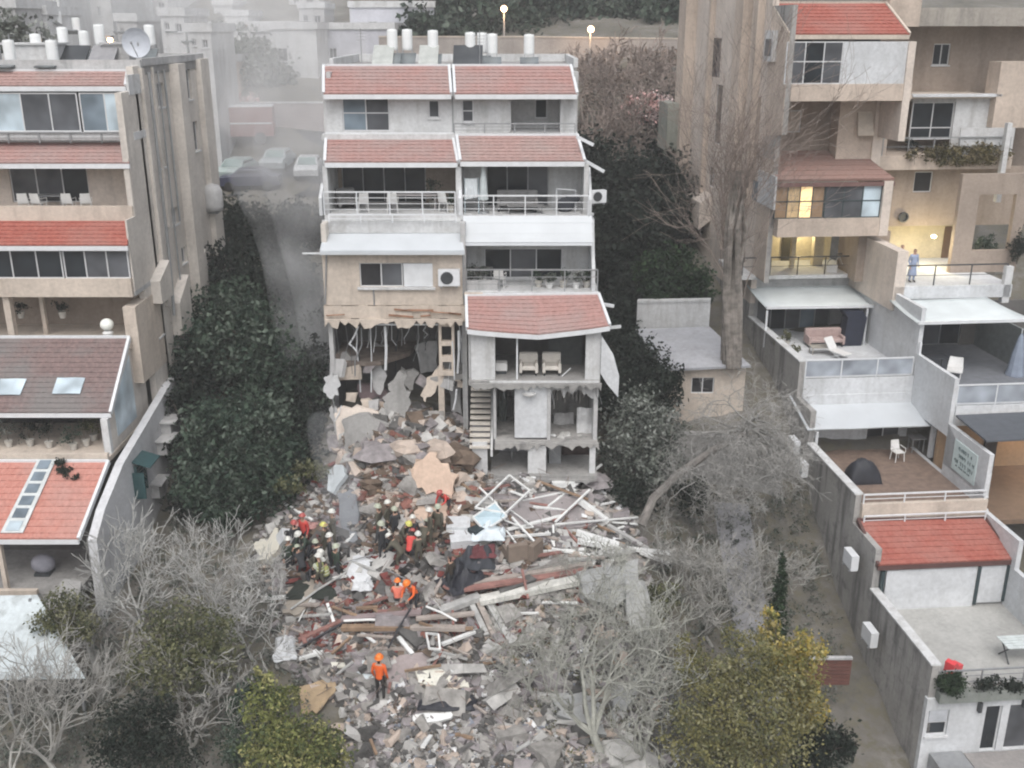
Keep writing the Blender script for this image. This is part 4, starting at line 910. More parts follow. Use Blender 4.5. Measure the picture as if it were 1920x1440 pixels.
part(rbd, ro_, 'deck_floor', plain('lit_wood_floor', (.17, .115, .08), .6), (5.8, 13, -7.5, -1.5, fBd - .2, fBd)); part(rbd, ro_, 'deck_back_wall', plaster('lamplit_orange_render', (.36, .25, .16), (.3, .2, .1), .2), (5.8, 13, -2.2, -2.0, fBd, -16.8)); part(rbd, ro_, 'dark_door', ROOM, (8.0, 8.6, -2.3, -2.21, fBd, -17.2)); part(rbd, ro_, 'canopy_post', WHITE, (rp(1853, 860, -6.2)[0], rp(1862, 860, -6.2)[0], -6.3, -6.1, fBd, -17.6))  # orange lamp glow is put into the deck back wall's colour
# sign on the party wall facing the deck
def sg(py, py2, segs):
    pass
sgo = thing('wall_lettering', 'pale board of dark hand-lettered lines on the white wall beside the wooden deck', 'sign', tuple(RF.w(5.57, -4.6, -18.2)), RF.yaw)
so = (5.57, -4.6, -18.2)
mb = MB(so); q0 = rpu(1772, 845, 5.59); mb.box(5.56, 5.598, -5.9, -4.0, -18.35, -17.0); mb.build('board', plain('pale_mint_board', (.56, .66, .66), .7, .05), sgo)
rs = random.Random(5)
for k, (z, h_, a0, a1) in enumerate(((-17.2, .16, -5.5, -4.5), (-17.5, .15, -5.75, -4.3), (-17.8, .17, -5.7, -4.25), (-18.05, .07, -5.5, -4.4))):
    mb = MB(so); a = a0
    while a < a1:
        w_ = rs.uniform(.08, .14)
        mb.box(5.545, 5.558, a, a + .03, z - h_, z)
        if rs.random() < .7: mb.box(5.545, 5.558, a + w_ - .03, a + w_, z - h_ * rs.uniform(.5, 1), z)
        mb.box(5.5452, 5.558, a + .03, a + w_ - .03, *( (z - .03, z) if rs.random() < .5 else (z - h_ / 2 - .015, z - h_ / 2 + .015)))
        a += w_ + (.06 if rs.random() < .75 else .16)
    mb.build('lettering_line', plain('dark_teal_paint', (.03, .07, .075), .7), sgo)
# lamps that are lit in the photograph
def lamp(fr, u, v, z, e, col, r=.12):
    l = bpy.data.lights.new('lamp_light', 'POINT'); l.energy = e; l.color = col; l.shadow_soft_size = r
    o = bpy.data.objects.new('lamp_light', l); link(o); o.location = fr.w(u, v, z); return o
def ceiling_lamp(u, v, z, e, lab, col=(1, .84, .5)):
    t = thing('ceiling_lamp', lab, 'lamp', tuple(RF.w(u, v, z)), RF.yaw, 'lit ceiling lamps of the right block')
    mb = MB(); mb.lathe([(.05, -.02), (.13, -.05), (.15, -.1), (.1, -.15), (.02, -.16)]); mb.build('globe', glow('lit_globe', (1, .85, .55), 6), t); mb = MB(); mb.lathe([(.06, -.02), (.06, .04)]); mb.build('fitting', METAL, t)
    l = lamp(RF, u, v, z - .25, e, col); l.parent = t; l.location = (0, 0, -.25)
# ================================================================= TERRAIN
ctl = [(-40,20,-26),(-25,26,-25),(-12,26,-24.6),(0,24,-24.4),(12,24,-26.2),(25,24,-27),(40,20,-28),
 (-25,31,-23.2),(-14,31,-22.9),(-7,30,-22.9),(-3,30,-22.5),(3,30,-22.9),(8,30,-24.6),(11,29,-25.8),(16,30,-26.2),(24,30,-26),
 (-14,36,-21.9),(-8,35,-21.3),(-3,36,-20.3),(2,36,-20.2),(6,36,-21.3),(9.5,36,-23.4),(13,38,-23.5),
 (-9,39,-20.2),(-4,39.5,-19.0),(0,39.5,-18.9),(4,40,-19.3),(8,41,-21),
 (-7,42.5,-17.9),(-4,42.3,-16.3),(-3.4,40.8,-17.5),(-1,42.5,-18.9),(3,42.5,-19.2),(-5,44.6,-16.6),(-5,48,-16.8),(-7.3,44.5,-16.8),(3,48,-18.5),
 (-14,40,-21.6),(-14,44,-20.6),(-12,47,-18),(-13,52,-14.4),(-13,57,-13),(-9.5,50,-16.5),(-10,57,-13.5),
 (-22,36,-22),(-22,48,-17),(-24,57,-13),(-30,44,-19),(-40,44,-19),
 (7,47,-18.5),(11,47,-17.5),(7,54,-16.5),(10,56,-15.3),(6,62,-13.5),(10,66,-13),(10,75,-10),(14,48,-17),(20,55,-15),(30,55,-14),
 (-13,66,-11.5),(-13,77,-10.4),(-24,77,-10.3),(-5,77,-10.4),(3,77,-9.5),(-13,70,-11),
 (-19,84.5,-5.8),(-10,86,-6),(-40,70,-9),(-40,86,-5),(-60,60,-11),(4,88,-6),(12,90,-3.6),(22,85,-4.5),(40,80,-4),
 (-30,100,-3),(-10,100,-3.5),(10,102,-1.2),(30,104,0),(-60,110,0),(0,130,3),(50,130,5),(-60,160,10),(0,180,12),(80,180,14),(-120,120,-2),(120,110,2),
 (0,300,28),(-200,300,25),(200,300,30),(0,700,85),(-600,700,80),(600,700,90),(-1500,1600,170),(0,1600,190),(1500,1600,180),(-300,0,-35),(300,0,-35),(0,-200,-50),(-1000,-800,-90),(1000,-800,-90),(1500,300,20),(-1500,300,10)]
CT = np.array(ctl, float)
D_ = np.sqrt(((CT[:, None, :2] - CT[None, :, :2]) ** 2).sum(-1))
n_ = len(CT); A_ = np.zeros((n_ + 3, n_ + 3)); A_[:n_, :n_] = D_ + np.eye(n_) * -0.4; A_[:n_, n_] = 1; A_[:n_, n_ + 1:] = CT[:, :2]; A_[n_, :n_] = 1; A_[n_ + 1:, :n_] = CT[:, :2].T
W_ = np.linalg.solve(A_, np.concatenate([CT[:, 2], [0, 0, 0]]))
def gz(x, y):
    """ground height, world z"""
    d = np.sqrt((CT[:, 0] - x) ** 2 + (CT[:, 1] - y) ** 2)
    return float(d @ W_[:n_] + W_[n_] + W_[n_ + 1] * x + W_[n_ + 2] * y) + ZC
def GZ(x, y):
    """ground height with the lumps of the rubble field"""
    z = gz(x, y)
    if abs(x) < 30 and 20 < y < 70:
        k = max(0, min(1, (9 - abs(x + .5)) / 3)) * max(0, min(1, (46 - y) / 3))
        z += (.22 + .25 * k) * noise.noise(Vector((x * .6, y * .6, 0))) + (.1 + .2 * k) * noise.noise(Vector((x * 1.7, y * 1.7, 3)))
    return z
def axis(lo, hi, step, far):
    a = list(np.arange(lo, hi + 1e-6, step)); s = step; x = hi
    while x < far: s *= 1.35; x += s; a.append(x)
    s = step; x = lo
    while x > -far: s *= 1.35; x -= s; a.insert(0, x)
    return a
gx = axis(-22, 22, 0.33, 1800); gy = axis(25, 52, 0.33, 1800)
mb = MB()
vs = []
for y in gy:
    for x in gx:
        z = GZ(x, y)
        vs.append((x, y, z))
nx = len(gx); fs = [(j * nx + i, j * nx + i + 1, (j + 1) * nx + i + 1, (j + 1) * nx + i) for j in range(len(gy) - 1) for i in range(nx - 1)]
mb.add(vs, fs)
m, nt, b = nodes('ground_soil_and_dust')
v = coords(nt)
c = ramp(nt, ns(nt, v, .25, 6, .65), [(.35, (.075, .073, .062)), (.5, (.14, .132, .118)), (.65, (.21, .20, .185))])
c = mixc(nt, ramp(nt, ns(nt, v, 1.7, 5, .7), [(.45, (0, 0, 0)), (.6, (1, 1, 1))]), c, (.13, .12, .09))
L(nt, c, b.inputs['Base Color']); b.inputs['Roughness'].default_value = .95; bump(nt, b, ns(nt, v, 3, 6, .7), .6, .12)
ground = mb.build('ground', m); tag(ground, kind='structure')
for p in ground.data.polygons: p.use_smooth = True

_gx0, _gy0, _gs = -32.0, 20.0, .25
_GR = np.array([[GZ(_gx0 + i * _gs, _gy0 + j * _gs) for i in range(257)] for j in range(221)])
_GZ = GZ
def GZ(x, y):
    i = (x - _gx0) / _gs; j = (y - _gy0) / _gs
    if 0 <= i < 255 and 0 <= j < 219:
        a, b = int(i), int(j); u = i - a; v = j - b
        return float((_GR[b, a] * (1 - u) + _GR[b, a + 1] * u) * (1 - v) + (_GR[b + 1, a] * (1 - u) + _GR[b + 1, a + 1] * u) * v)
    return _GZ(x, y)
def gp(px, py, lift=0.0):
    r = ray(px, py); lo_, hi = 22.0, 110.0
    for _ in range(26):
        m_ = (lo_ + hi) / 2; p = at(px, py, m_)
        if p.z > GZ(p.x, p.y) + lift: lo_ = m_
        else: hi = m_
    return at(px, py, (lo_ + hi) / 2)
def inpoly(x, y, P):
    c = False; j = len(P) - 1
    for i in range(len(P)):
        if (P[i][1] > y) != (P[j][1] > y) and x < (P[j][0] - P[i][0]) * (y - P[i][1]) / (P[j][1] - P[i][1]) + P[i][0]: c = not c
        j = i
    return c
# ================================================================= VEGETATION
BARK = plain('grey_bark', (.20, .185, .17), .9, .3)
BARKD = plain('dark_bark', (.085, .07, .055), .9, .3)
ASH = plain('ash_dusted_twigs', (.37, .37, .355), .95, .2)
ASH2 = plain('pale_dry_branches', (.31, .305, .285), .95, .2)
BROWNT = plain('brown_dry_twigs', (.25, .205, .18), .95, .25)
LG = dict(dark=[leafmat('dark_green_leaf', (.02, .036, .025)), leafmat('mid_green_leaf', (.04, .062, .042)), leafmat('greyed_green_leaf', (.09, .115, .09))],
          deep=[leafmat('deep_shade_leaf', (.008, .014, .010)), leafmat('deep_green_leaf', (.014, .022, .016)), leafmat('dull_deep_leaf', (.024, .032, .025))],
          grey=[leafmat('dusty_leaf', (.12, .135, .115)), leafmat('dusty_dark_leaf', (.06, .07, .06)), leafmat('pale_dusty_leaf', (.22, .235, .215))],
          olive=[leafmat('olive_leaf', (.10, .105, .05)), leafmat('olive_dark_leaf', (.05, .058, .03)), leafmat('olive_pale_leaf', (.18, .18, .11))],
          gold=[leafmat('olive_gold_leaf', (.15, .14, .055)), leafmat('olive_leaf', (.10, .105, .05)), leafmat('gold_grey_leaf', (.22, .21, .12))],
          yellow=[leafmat('yellow_leaf', (.30, .235, .055)), leafmat('yellow_green_leaf', (.17, .17, .055)), leafmat('pale_yellow_leaf', (.36, .30, .12))],
          yg=[leafmat('fresh_yellow_green_leaf', (.15, .165, .055)), leafmat('green_yellow_leaf', (.07, .09, .035)), leafmat('light_yellow_green_leaf', (.27, .26, .11))],
          cyp=[leafmat('cypress_leaf', (.018, .036, .018)), leafmat('cypress_mid_leaf', (.03, .055, .025)), leafmat('cypress_dark_leaf', (.01, .02, .011))],
          pink=[leafmat('pink_blossom', (.66, .42, .40)), leafmat('pale_pink_blossom', (.75, .62, .60)), leafmat('brown_twig_leaf', (.25, .17, .14))])
def leaves(mb, rng, blobs, n, size, shell=.55):
    """leaf quads gathered in clumps spread through the given ellipsoid blobs (x,y,z,rx,ry,rz)"""
    vol = np.array([b[3] * b[4] * b[5] for b in blobs]); pr = vol ** .8 / (vol ** .8).sum()
    base = len(mb.v); k = 0
    ncl = max(8, n // 26)
    ox, oy, oz = mb.off
    for c in range(ncl):
        b = blobs[rng.choice(len(blobs), p=pr)]
        d = rng.normal(size=3); d /= np.linalg.norm(d); r = rng.uniform(shell, 1.0) if rng.random() < .75 else rng.uniform(0, 1)
        cc = np.array(b[:3]) + d * r * np.array(b[3:6]); cr = rng.uniform(.12, .30) * min(b[3:6]) + size
        mi = rng.choice(3, p=[.5, .3, .2])
        m_ = n // ncl
        P = rng.normal(size=(m_, 3)) * cr * .55 + cc
        A = rng.normal(size=(m_, 3)); A /= np.linalg.norm(A, axis=1)[:, None]
        B = rng.normal(size=(m_, 3)); B -= (B * A).sum(1)[:, None] * A; B /= np.linalg.norm(B, axis=1)[:, None]
        s_ = size * rng.uniform(.5, 1.2, size=(m_, 1))
        q = np.stack([P - A * s_, P + B * s_ * .55, P + A * s_, P - B * s_ * .55], 1).reshape(-1, 3) - np.array([ox, oy, oz])
        s0 = len(mb.v)
        mb.v.extend(map(tuple, q)); mb.f.extend([(s0 + 4 * i, s0 + 4 * i + 1, s0 + 4 * i + 2, s0 + 4 * i + 3) for i in range(m_)])
        mb.m.extend([int(mi if rng.random() < .8 else rng.integers(3)) for i in range(m_)])
def branch(mb, rng, p, d, length, rad, depth, spread=.5, kids=3, up=.1, sides=5, curl=.2, minr=.006, mi=0, tips=None):
    pts = [Vector(p)]; rs = [rad]; dd = Vector(d).normalized(); n = 4 if depth > 1 else 3
    for i in range(n):
        dd = (dd + Vector(rng.normal(size=3) * curl) + Vector((0, 0, up))).normalized()
        pts.append(pts[-1] + dd * length / n); rs.append(max(minr, rad * (1 - .55 * (i + 1) / n)))
    mb.tube(pts, rs, max(3, sides), mi, cap=False)
    if depth <= 0:
        if tips is not None: tips.append(pts[-1])
        return
    for k in range(kids + (1 if rng.random() < .4 else 0)):
        t = rng.uniform(.35, 1.0) if k else 1.0
        j = min(n - 1, int(t * n)); q = pts[j].lerp(pts[j + 1], t * n - j) if j < n else pts[-1]
        a = (dd + Vector(rng.normal(size=3)) * spread).normalized()
        branch(mb, rng, q, a, length * rng.uniform(.55, .85), max(minr, rs[min(j, n)] * .65), depth - 1, spread, kids, up, sides - 1, curl, minr, mi, tips)
def leafy(label, base, blobs, pal, n, size, seed, trunk=.16, cat='tree', name='leafy_tree', group=None, bark=None, limbs=4):
    rng = np.random.default_rng(seed)
    bx, by = base; bz = gz(bx, by)
    t = thing(name, label, cat, (bx, by, bz - .05), 0, group)
    off = (bx, by, bz - .05)
    mb = MB(off); top = Vector(blobs[0][:3])
    mid = Vector((bx, by, bz)).lerp(top, .45) + Vector((rng.uniform(-.2, .2), rng.uniform(-.2, .2), 0))
    mb.tube([(bx, by, bz - .3), mid, top], [trunk, trunk * .75, trunk * .35], 7)
    for i in range(limbs):
        b = blobs[rng.integers(len(blobs))]
        e = Vector(b[:3]) + Vector((rng.uniform(-.6, .6) * b[3], rng.uniform(-.6, .6) * b[4], rng.uniform(-.3, .6) * b[5]))
        s_ = mid.lerp(top, rng.uniform(0, .6)); mb.tube([s_, s_.lerp(e, .5) + Vector((0, 0, .12)), e], [trunk * .45, trunk * .3, trunk * .12], 5)
    mb.build('trunk', bark or BARKD, t)
    mb = MB(off); leaves(mb, rng, blobs, n, size); mb.build('crown', LG[pal], t)
    return t
def blob(px, py, H, r, rz=None, ry=None):
    p = at(px, py, H); return (p.x, p.y, p.z, r, ry or r, rz or r * .85)
def bare(label, base, dirs, seed, mat, length=2.2, rad=.12, depth=4, spread=.55, up=.08, kids=3, cat='tree', name='bare_tree', group=None, minr=.011, z=None):
    rng = np.random.default_rng(seed)
    bx, by = base[:2]; bz = gz(bx, by) if z is None else z
    t = thing(name, label, cat, (bx, by, bz - .05), 0, group); off = (bx, by, bz - .05)
    mb = MB(off); tr = MB(off)
    p = Vector((bx, by, bz - .2)); first = Vector(dirs[0]); q = p + first * length * .55
    tr.tube([p, p.lerp(q, .5) + Vector((rng.uniform(-.08, .08), 0, 0)), q], [rad * 1.25, rad, rad * .9], 7); tr.build('trunk', mat, t)
    for d in dirs: branch(mb, rng, q, d, length, rad * .7, depth, spread, kids, up, minr=minr)
    mb.build('crown', mat, t); return t
# left alley
leafy('big dark green broadleaf tree in the smoky alley beside the left block', (-12.2, 42.2), [blob(440, 840, 41.5, 2.4, 2.2), blob(390, 900, 40.5, 1.5), blob(500, 900, 41, 1.6), blob(430, 930, 40, 1.5), blob(400, 800, 42, 1.4), blob(480, 790, 42.5, 1.5), blob(530, 850, 42, 1.2)], 'dark', 15000, .13, 11, .22)
leafy('smoke-veiled dark tree behind the big alley tree, higher up the slope', (-11.5, 49), [blob(450, 650, 48.5, 2.9, 2.4), blob(520, 700, 47.5, 2.2), blob(380, 680, 48, 1.9), blob(430, 600, 51, 2.2), blob(560, 740, 46, 1.5)], 'dark', 13000, .15, 12, .25)
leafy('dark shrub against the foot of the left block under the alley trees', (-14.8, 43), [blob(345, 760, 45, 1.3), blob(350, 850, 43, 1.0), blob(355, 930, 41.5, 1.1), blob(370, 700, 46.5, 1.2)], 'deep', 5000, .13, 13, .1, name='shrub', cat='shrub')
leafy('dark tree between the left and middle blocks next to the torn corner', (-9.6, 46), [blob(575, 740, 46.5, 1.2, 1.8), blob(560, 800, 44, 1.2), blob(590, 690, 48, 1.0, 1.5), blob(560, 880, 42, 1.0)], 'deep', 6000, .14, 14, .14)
leafy('low yellowish weeds at the left edge of the rubble', (-10.6, 40.2), [blob(585, 880, 41, .8, .4), blob(540, 910, 40.3, .8, .4)], 'olive', 1500, .08, 15, .04, name='shrub', cat='shrub', limbs=2)
for i, (bx, by, px, py, H, r) in enumerate(((-13.0, 54.5, 430, 520, 54.5, 2.3), (-10.0, 55, 520, 540, 54.5, 2.4), (-12.0, 60, 480, 450, 60, 2.6), (-14, 63, 425, 420, 63, 2.0), (-9.4, 51, 580, 620, 51, 1.7), (-9.2, 62, 560, 430, 62, 1.9))):
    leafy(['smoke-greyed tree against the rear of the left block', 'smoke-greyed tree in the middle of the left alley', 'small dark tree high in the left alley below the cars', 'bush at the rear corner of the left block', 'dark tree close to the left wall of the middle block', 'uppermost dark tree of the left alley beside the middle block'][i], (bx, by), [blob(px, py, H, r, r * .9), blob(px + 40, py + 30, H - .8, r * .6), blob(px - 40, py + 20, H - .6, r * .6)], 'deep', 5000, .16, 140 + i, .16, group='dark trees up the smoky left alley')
# right alley
leafy('round bright green tree by the white garden wall in the right alley', (8.6, 54), [blob(1262, 520, 54, 1.75, 1.45), blob(1225, 500, 54.3, 1.0), blob(1300, 540, 53.6, 1.1), blob(1240, 545, 53, 1.0)], 'cyp', 8000, .14, 21, .16)
leafy('dusty grey-green tree beside the lower right corner of the middle block', (6.2, 43.5), [blob(1200, 800, 43, 1.6, 1.7), blob(1230, 870, 42, 1.4), blob(1165, 850, 43, 1.2), blob(1250, 810, 43, 1.1)], 'grey', 9000, .1, 22, .14)
leafy('dark shrubby tree behind the dusty one, below the flat grey roof', (6.6, 48), [blob(1190, 690, 47.5, 1.6, 1.5), blob(1160, 660, 49, 1.3), blob(1225, 740, 46, 1.3), blob(1250, 700, 46, .9), blob(1150, 740, 46, 1.2)], 'deep', 9000, .12, 23, .14)
leafy('dusty bush under the leaning trunk near the white beams', (7.4, 40.2), [blob(1180, 930, 41, 1.2, 1.0), blob(1150, 960, 40.5, .8), blob(1300, 930, 40, .9)], 'deep', 4500, .1, 24, .07, name='shrub', cat='shrub')
for i, (bx, by, r, h) in enumerate(((6.2, 60, 3.0, 4.2), (9.5, 66, 3.6, 5.0), (5.3, 68, 3.2, 5.2), (12.4, 75, 3.4, 5), (8.0, 56.5, 2.2, 2.2), (6.0, 53.5, 1.8, 2.5))):
    z = gz(bx, by)
    leafy(['dark evergreen beside the upper right corner of the middle block', 'tall dark tree in the gap left of the right block', 'dark tree behind the middle block on its right side', 'dark tree under the pink blossom', 'dark low tree above the tin roof in the right gap', 'dark shrub against the right wall of the middle block'][i], (bx, by), [(bx, by, z + h * .6, r, r, h * .5), (bx + r * .5, by - .6, z + h * .4, r * .6, r * .6, h * .35), (bx - r * .45, by - .4, z + h * .8, r * .6, r * .6, h * .3), (bx + .3, by - r * .5, z + h * .3, r * .7, r * .6, h * .35)], 'deep', 7000, .2, 30 + i, .2, group='dark trees in the right gap')
# crown of the leaning tree: drooping sprays
rng = np.random.default_rng(5)
lt = thing('bare_tree', 'big leaning bare tree spraying grey twigs beside the terraces of the right block', 'tree', (6.9, 38.4, gz(6.9, 38.4)), 0)
off = (6.9, 38.4, gz(6.9, 38.4))
mb = MB(off); tp = [at(1203, 985, 38.4), at(1225, 935, 39), at(1270, 890, 39.4), at(1335, 845, 39.8), at(1400, 812, 40)]
mb.tube(tp, [.2, .19, .17, .15, .12], 8); mb.build('trunk', BARK, lt)
mb = MB(off)
hub = at(1405, 805, 40)
for i in range(26):
    a = rng.uniform(-1.0, 1.0); d0 = at(1405 + a * 190, 760 + abs(rng.normal()) * 90, 39 + rng.normal()) - hub
    branch(mb, rng, hub + Vector(rng.normal(size=3) * .25), d0, rng.uniform(1.1, 1.9), .06, 4, .6, 3, -.06, 4, minr=.007, curl=.28)
for i in range(16):
    s_ = at(1405 + rng.uniform(-110, 130), rng.uniform(850, 960), 38.4 + rng.normal() * .6); branch(mb, rng, s_, (rng.normal() * .5, rng.normal() * .4, rng.uniform(-.6, .8)), rng.uniform(.8, 1.3), .025, 4, .7, 3, .0, 4, minr=.006, curl=.3)
mb.build('crown', plain('grey_fine_twigs', (.30, .295, .28), .95, .2), lt)
# tall columnar bare tree in front of the right block
rng = np.random.default_rng(9)
tb_ = at(1372, 640, 46.5); tt = thing('bare_tree', 'very tall bare tree with a shaggy grey trunk before the right block', 'tree', (tb_.x, tb_.y, gz(tb_.x, tb_.y)))
off = tuple(tt.location)
mb = MB(off)
for i in range(13):
    x0 = rng.uniform(1356, 1388); pts = [at(x0, 690, 46.5 + rng.normal() * .25), at(x0 + rng.normal() * 4, 560, 46.5), at(x0 + rng.normal() * 6 + 4, 430, 46.5 + rng.normal() * .3), at(x0 + rng.normal() * 10 + 5, 320, 47)]
    mb.tube(pts, [.17, .14, .10, .05], 6)
mb.build('trunk', plain('shaggy_bark', (.215, .195, .175), .95, .35), tt)
mb = MB(off)
for i in range(38):
    x0 = rng.uniform(1350, 1400); y0 = rng.uniform(290, 520)
    s_ = at(x0, y0 + 60, 46.8); e = at(x0 + rng.normal() * 14 + (10 if y0 > 330 else -2), y0 - rng.uniform(60, 250), 47 + rng.normal() * .5)
    branch(mb, rng, s_, (e - s_).normalized(), (e - s_).length * .6, .03, 3, .3, 3, .08, 4, minr=.007, curl=.22)
mb.build('crown', BROWNT, tt)
# shrubs and bare trees in the lower foreground
def bt(label, px, py, H, dirs, seed, mat=ASH, **k):
    p = at(px, py, H); return bare(label, (p.x, p.y), dirs, seed, mat, **k)
fan = [(-.5, .1, .9), (0, .1, 1), (.5, .1, .9), (.2, -.4, .9)]
bt('ash-grey bare tree fanning up against the foot of the left block', 290, 1180, 33.5, fan, 51, length=1.9, rad=.09, depth=4, spread=.45)
bt('pale forked bare tree next to the grey ramp', 178, 1190, 32.5, [(-.3, 0, .9), (.45, .1, .8), (0, .2, 1)], 52, length=1.2, rad=.12, depth=3, spread=.4)
bt('dense ash-grey bare tree left of the rubble pile', 425, 1180, 34, fan, 53, length=1.7, rad=.08, depth=4, spread=.55)
bt('bare ash-grey tree just left of the white sheet in the rubble', 480, 1200, 32.5, fan, 54, length=1.4, rad=.07, depth=4, spread=.6)
bt('wide bare tree at the bottom left edge below the white canopy', 115, 1420, 28, [(-.5, .2, .8), (.1, .3, .9), (.6, .2, .8), (.3, 0, .9)], 55, ASH2, length=2.1, rad=.09, depth=4, spread=.5)
bt('bare tree in the bottom left corner', 20, 1430, 27.5, [(-.2, .2, .9), (.5, .2, .9)], 56, ASH2, length=1.9, rad=.08, depth=4, spread=.5)
bt('low bare tree with curved pale boughs left of the yellow-green tree', 372, 1400, 28.5, [(-.4, .2, .8), (.3, .2, .9), (.7, .1, .6), (0, .3, 1)], 57, ASH2, length=1.6, rad=.08, depth=4, spread=.6)
bt('bare bush between the olive tree and the rubble', 505, 1110, 35.5, fan, 58, length=1.0, rad=.05, depth=3, spread=.7, name='shrub', cat='shrub')
bt('pale bare tree with a dark forked trunk in the lower middle', 1140, 1400, 28.4, [(-.35, .3, .9), (.5, .3, .8), (.1, .4, .9), (-.7, .1, .7)], 61, plain('pale_lichen_twigs', (.33, .335, .30), .95, .2), length=2.4, rad=.16, depth=4, spread=.62, kids=3, minr=.007)
bt('pale bare tree between the rubble and the right alley', 1240, 1300, 31.5, fan, 62, plain('pale_lichen_twigs', (.33, .335, .30), .95, .2), length=1.6, rad=.09, depth=4, spread=.6)
bt('grey bare tree below the leaning one in the right alley', 1350, 1120, 34.5, fan, 63, ASH2, length=1.6, rad=.08, depth=4, spread=.6)
bt('grey twiggy tree above the cypress', 1440, 1010, 37, fan, 64, ASH2, length=1.3, rad=.07, depth=4, spread=.6)
bt('grey twiggy bush beside the white beams', 1290, 1060, 36, fan, 65, ASH2, length=1.2, rad=.07, depth=4, spread=.7, name='shrub', cat='shrub')
bt('pale twiggy bush on the rubble left of the forked tree', 1010, 1340, 30.5, fan, 67, plain('pale_lichen_twigs', (.33, .335, .30), .95, .2), length=1.3, rad=.06, depth=4, spread=.7, name='shrub', cat='shrub')
bt('pale twiggy tree at the bottom between the boulder and the golden tree', 1225, 1430, 28.3, fan, 68, plain('pale_lichen_twigs', (.33, .335, .30), .95, .2), length=1.7, rad=.09, depth=4, spread=.62)
bt('pale twiggy bush behind the long pale beam', 1130, 1180, 34.2, fan, 66, plain('pale_lichen_twigs', (.33, .335, .30), .95, .2), length=1.3, rad=.06, depth=4, spread=.7, name='shrub', cat='shrub')
P = at(340, 1290, 30)
leafy('olive-green leafy tree among the bare trees at the bottom left', (P.x, P.y), [blob(345, 1190, 30.5, 1.5, 1.3), blob(290, 1230, 30, 1.2), blob(400, 1220, 30, 1.2), blob(340, 1260, 29.5, 1.2)], 'olive', 8000, .075, 71, .1)
P = at(250, 1420, 28)
leafy('deep green bush at the bottom left in front of the olive tree', (P.x, P.y), [blob(260, 1350, 28, 1.2, 1.2), blob(230, 1400, 27.6, 1.0), blob(320, 1400, 27.6, 1.0)], 'deep', 4500, .075, 72, .08, name='shrub', cat='shrub')
P = at(120, 1220, 31.5)
leafy('dark green shrub beside the white canopy at the lower left', (P.x, P.y), [blob(122, 1150, 32, .9, .9), blob(150, 1180, 31.6, .7), blob(85, 1170, 32, .6)], 'olive', 3000, .07, 73, .06, name='shrub', cat='shrub')
P = at(545, 1440, 27.5)
leafy('yellow-green leafy tree at the bottom edge left of the rubble', (P.x, P.y), [blob(500, 1330, 27.5, .8, 1.0), blob(560, 1400, 26.8, 1.2, .9), blob(500, 1420, 26.6, 1.0), blob(490, 1280, 28.2, .45, .5), blob(610, 1420, 26.6, .9, .8), blob(540, 1300, 28, .5)], 'yg', 9000, .07, 74, .1)
P = at(500, 1400, 27.8)
leafy('dark green undergrowth left of the yellow-green tree', (P.x - .6, P.y + .4), [blob(455, 1390, 28, .9), blob(470, 1320, 28.6, .8)], 'dark', 3000, .07, 75, .06, name='shrub', cat='shrub')
P = at(1380, 1440, 28)
leafy('wide olive-green tree with thin dry twigs at the bottom right', (P.x, P.y), [blob(1380, 1330, 27.5, 1.8, 1.4), blob(1310, 1380, 27, 1.3), blob(1440, 1390, 27, 1.4), blob(1330, 1280, 28.5, 1.1), blob(1430, 1270, 28.5, 1.3), blob(1360, 1420, 26.3, 1.2), blob(1290, 1230, 29, .8), blob(1480, 1330, 28, 1.2), blob(1400, 1210, 29.6, .9)], 'gold', 17000, .07, 76, .14)
P = at(1480, 1440, 28.6)
leafy('bright yellow leafy tree by the brown fence at the lower right', (P.x, P.y), [blob(1500, 1250, 29.5, .9, 1.3), blob(1510, 1330, 28.8, .7, .9), blob(1440, 1180, 30.6, .45, .8), blob(1460, 1230, 30, .7)], 'yellow', 6000, .075, 77, .09)
P = at(1540, 1440, 28.3)
leafy('dark green bush in the alley at the foot of the right block', (P.x, P.y), [blob(1550, 1390, 28.3, .8, .8), blob(1500, 1420, 28, .8), blob(1585, 1400, 28.6, .4)], 'deep', 3000, .09, 78, .06, name='shrub', cat='shrub')
P = at(1455, 1180, 33.5); z = gz(P.x, P.y)
t = at(1457, 1040, 33.5).z
leafy('slim dark cypress beside the grey paved path', (P.x, P.y), [(P.x, P.y, z + (t - z) * f, r, r, .55) for f, r in ((.45, .42), (.12, .4), (.3, .45), (.6, .36), (.75, .27), (.88, .17), (.97, .08))], 'cyp', 7000, .06, 79, .1, name='cypress', limbs=0)
P = at(1220, 1160, 34.5)
leafy('small yellowish bush below the broken white beams', (P.x, P.y), [blob(1240, 1120, 35, .7, .7), blob(1225, 1160, 34.4, .6)], 'olive', 2000, .07, 80, .05, name='shrub', cat='shrub')
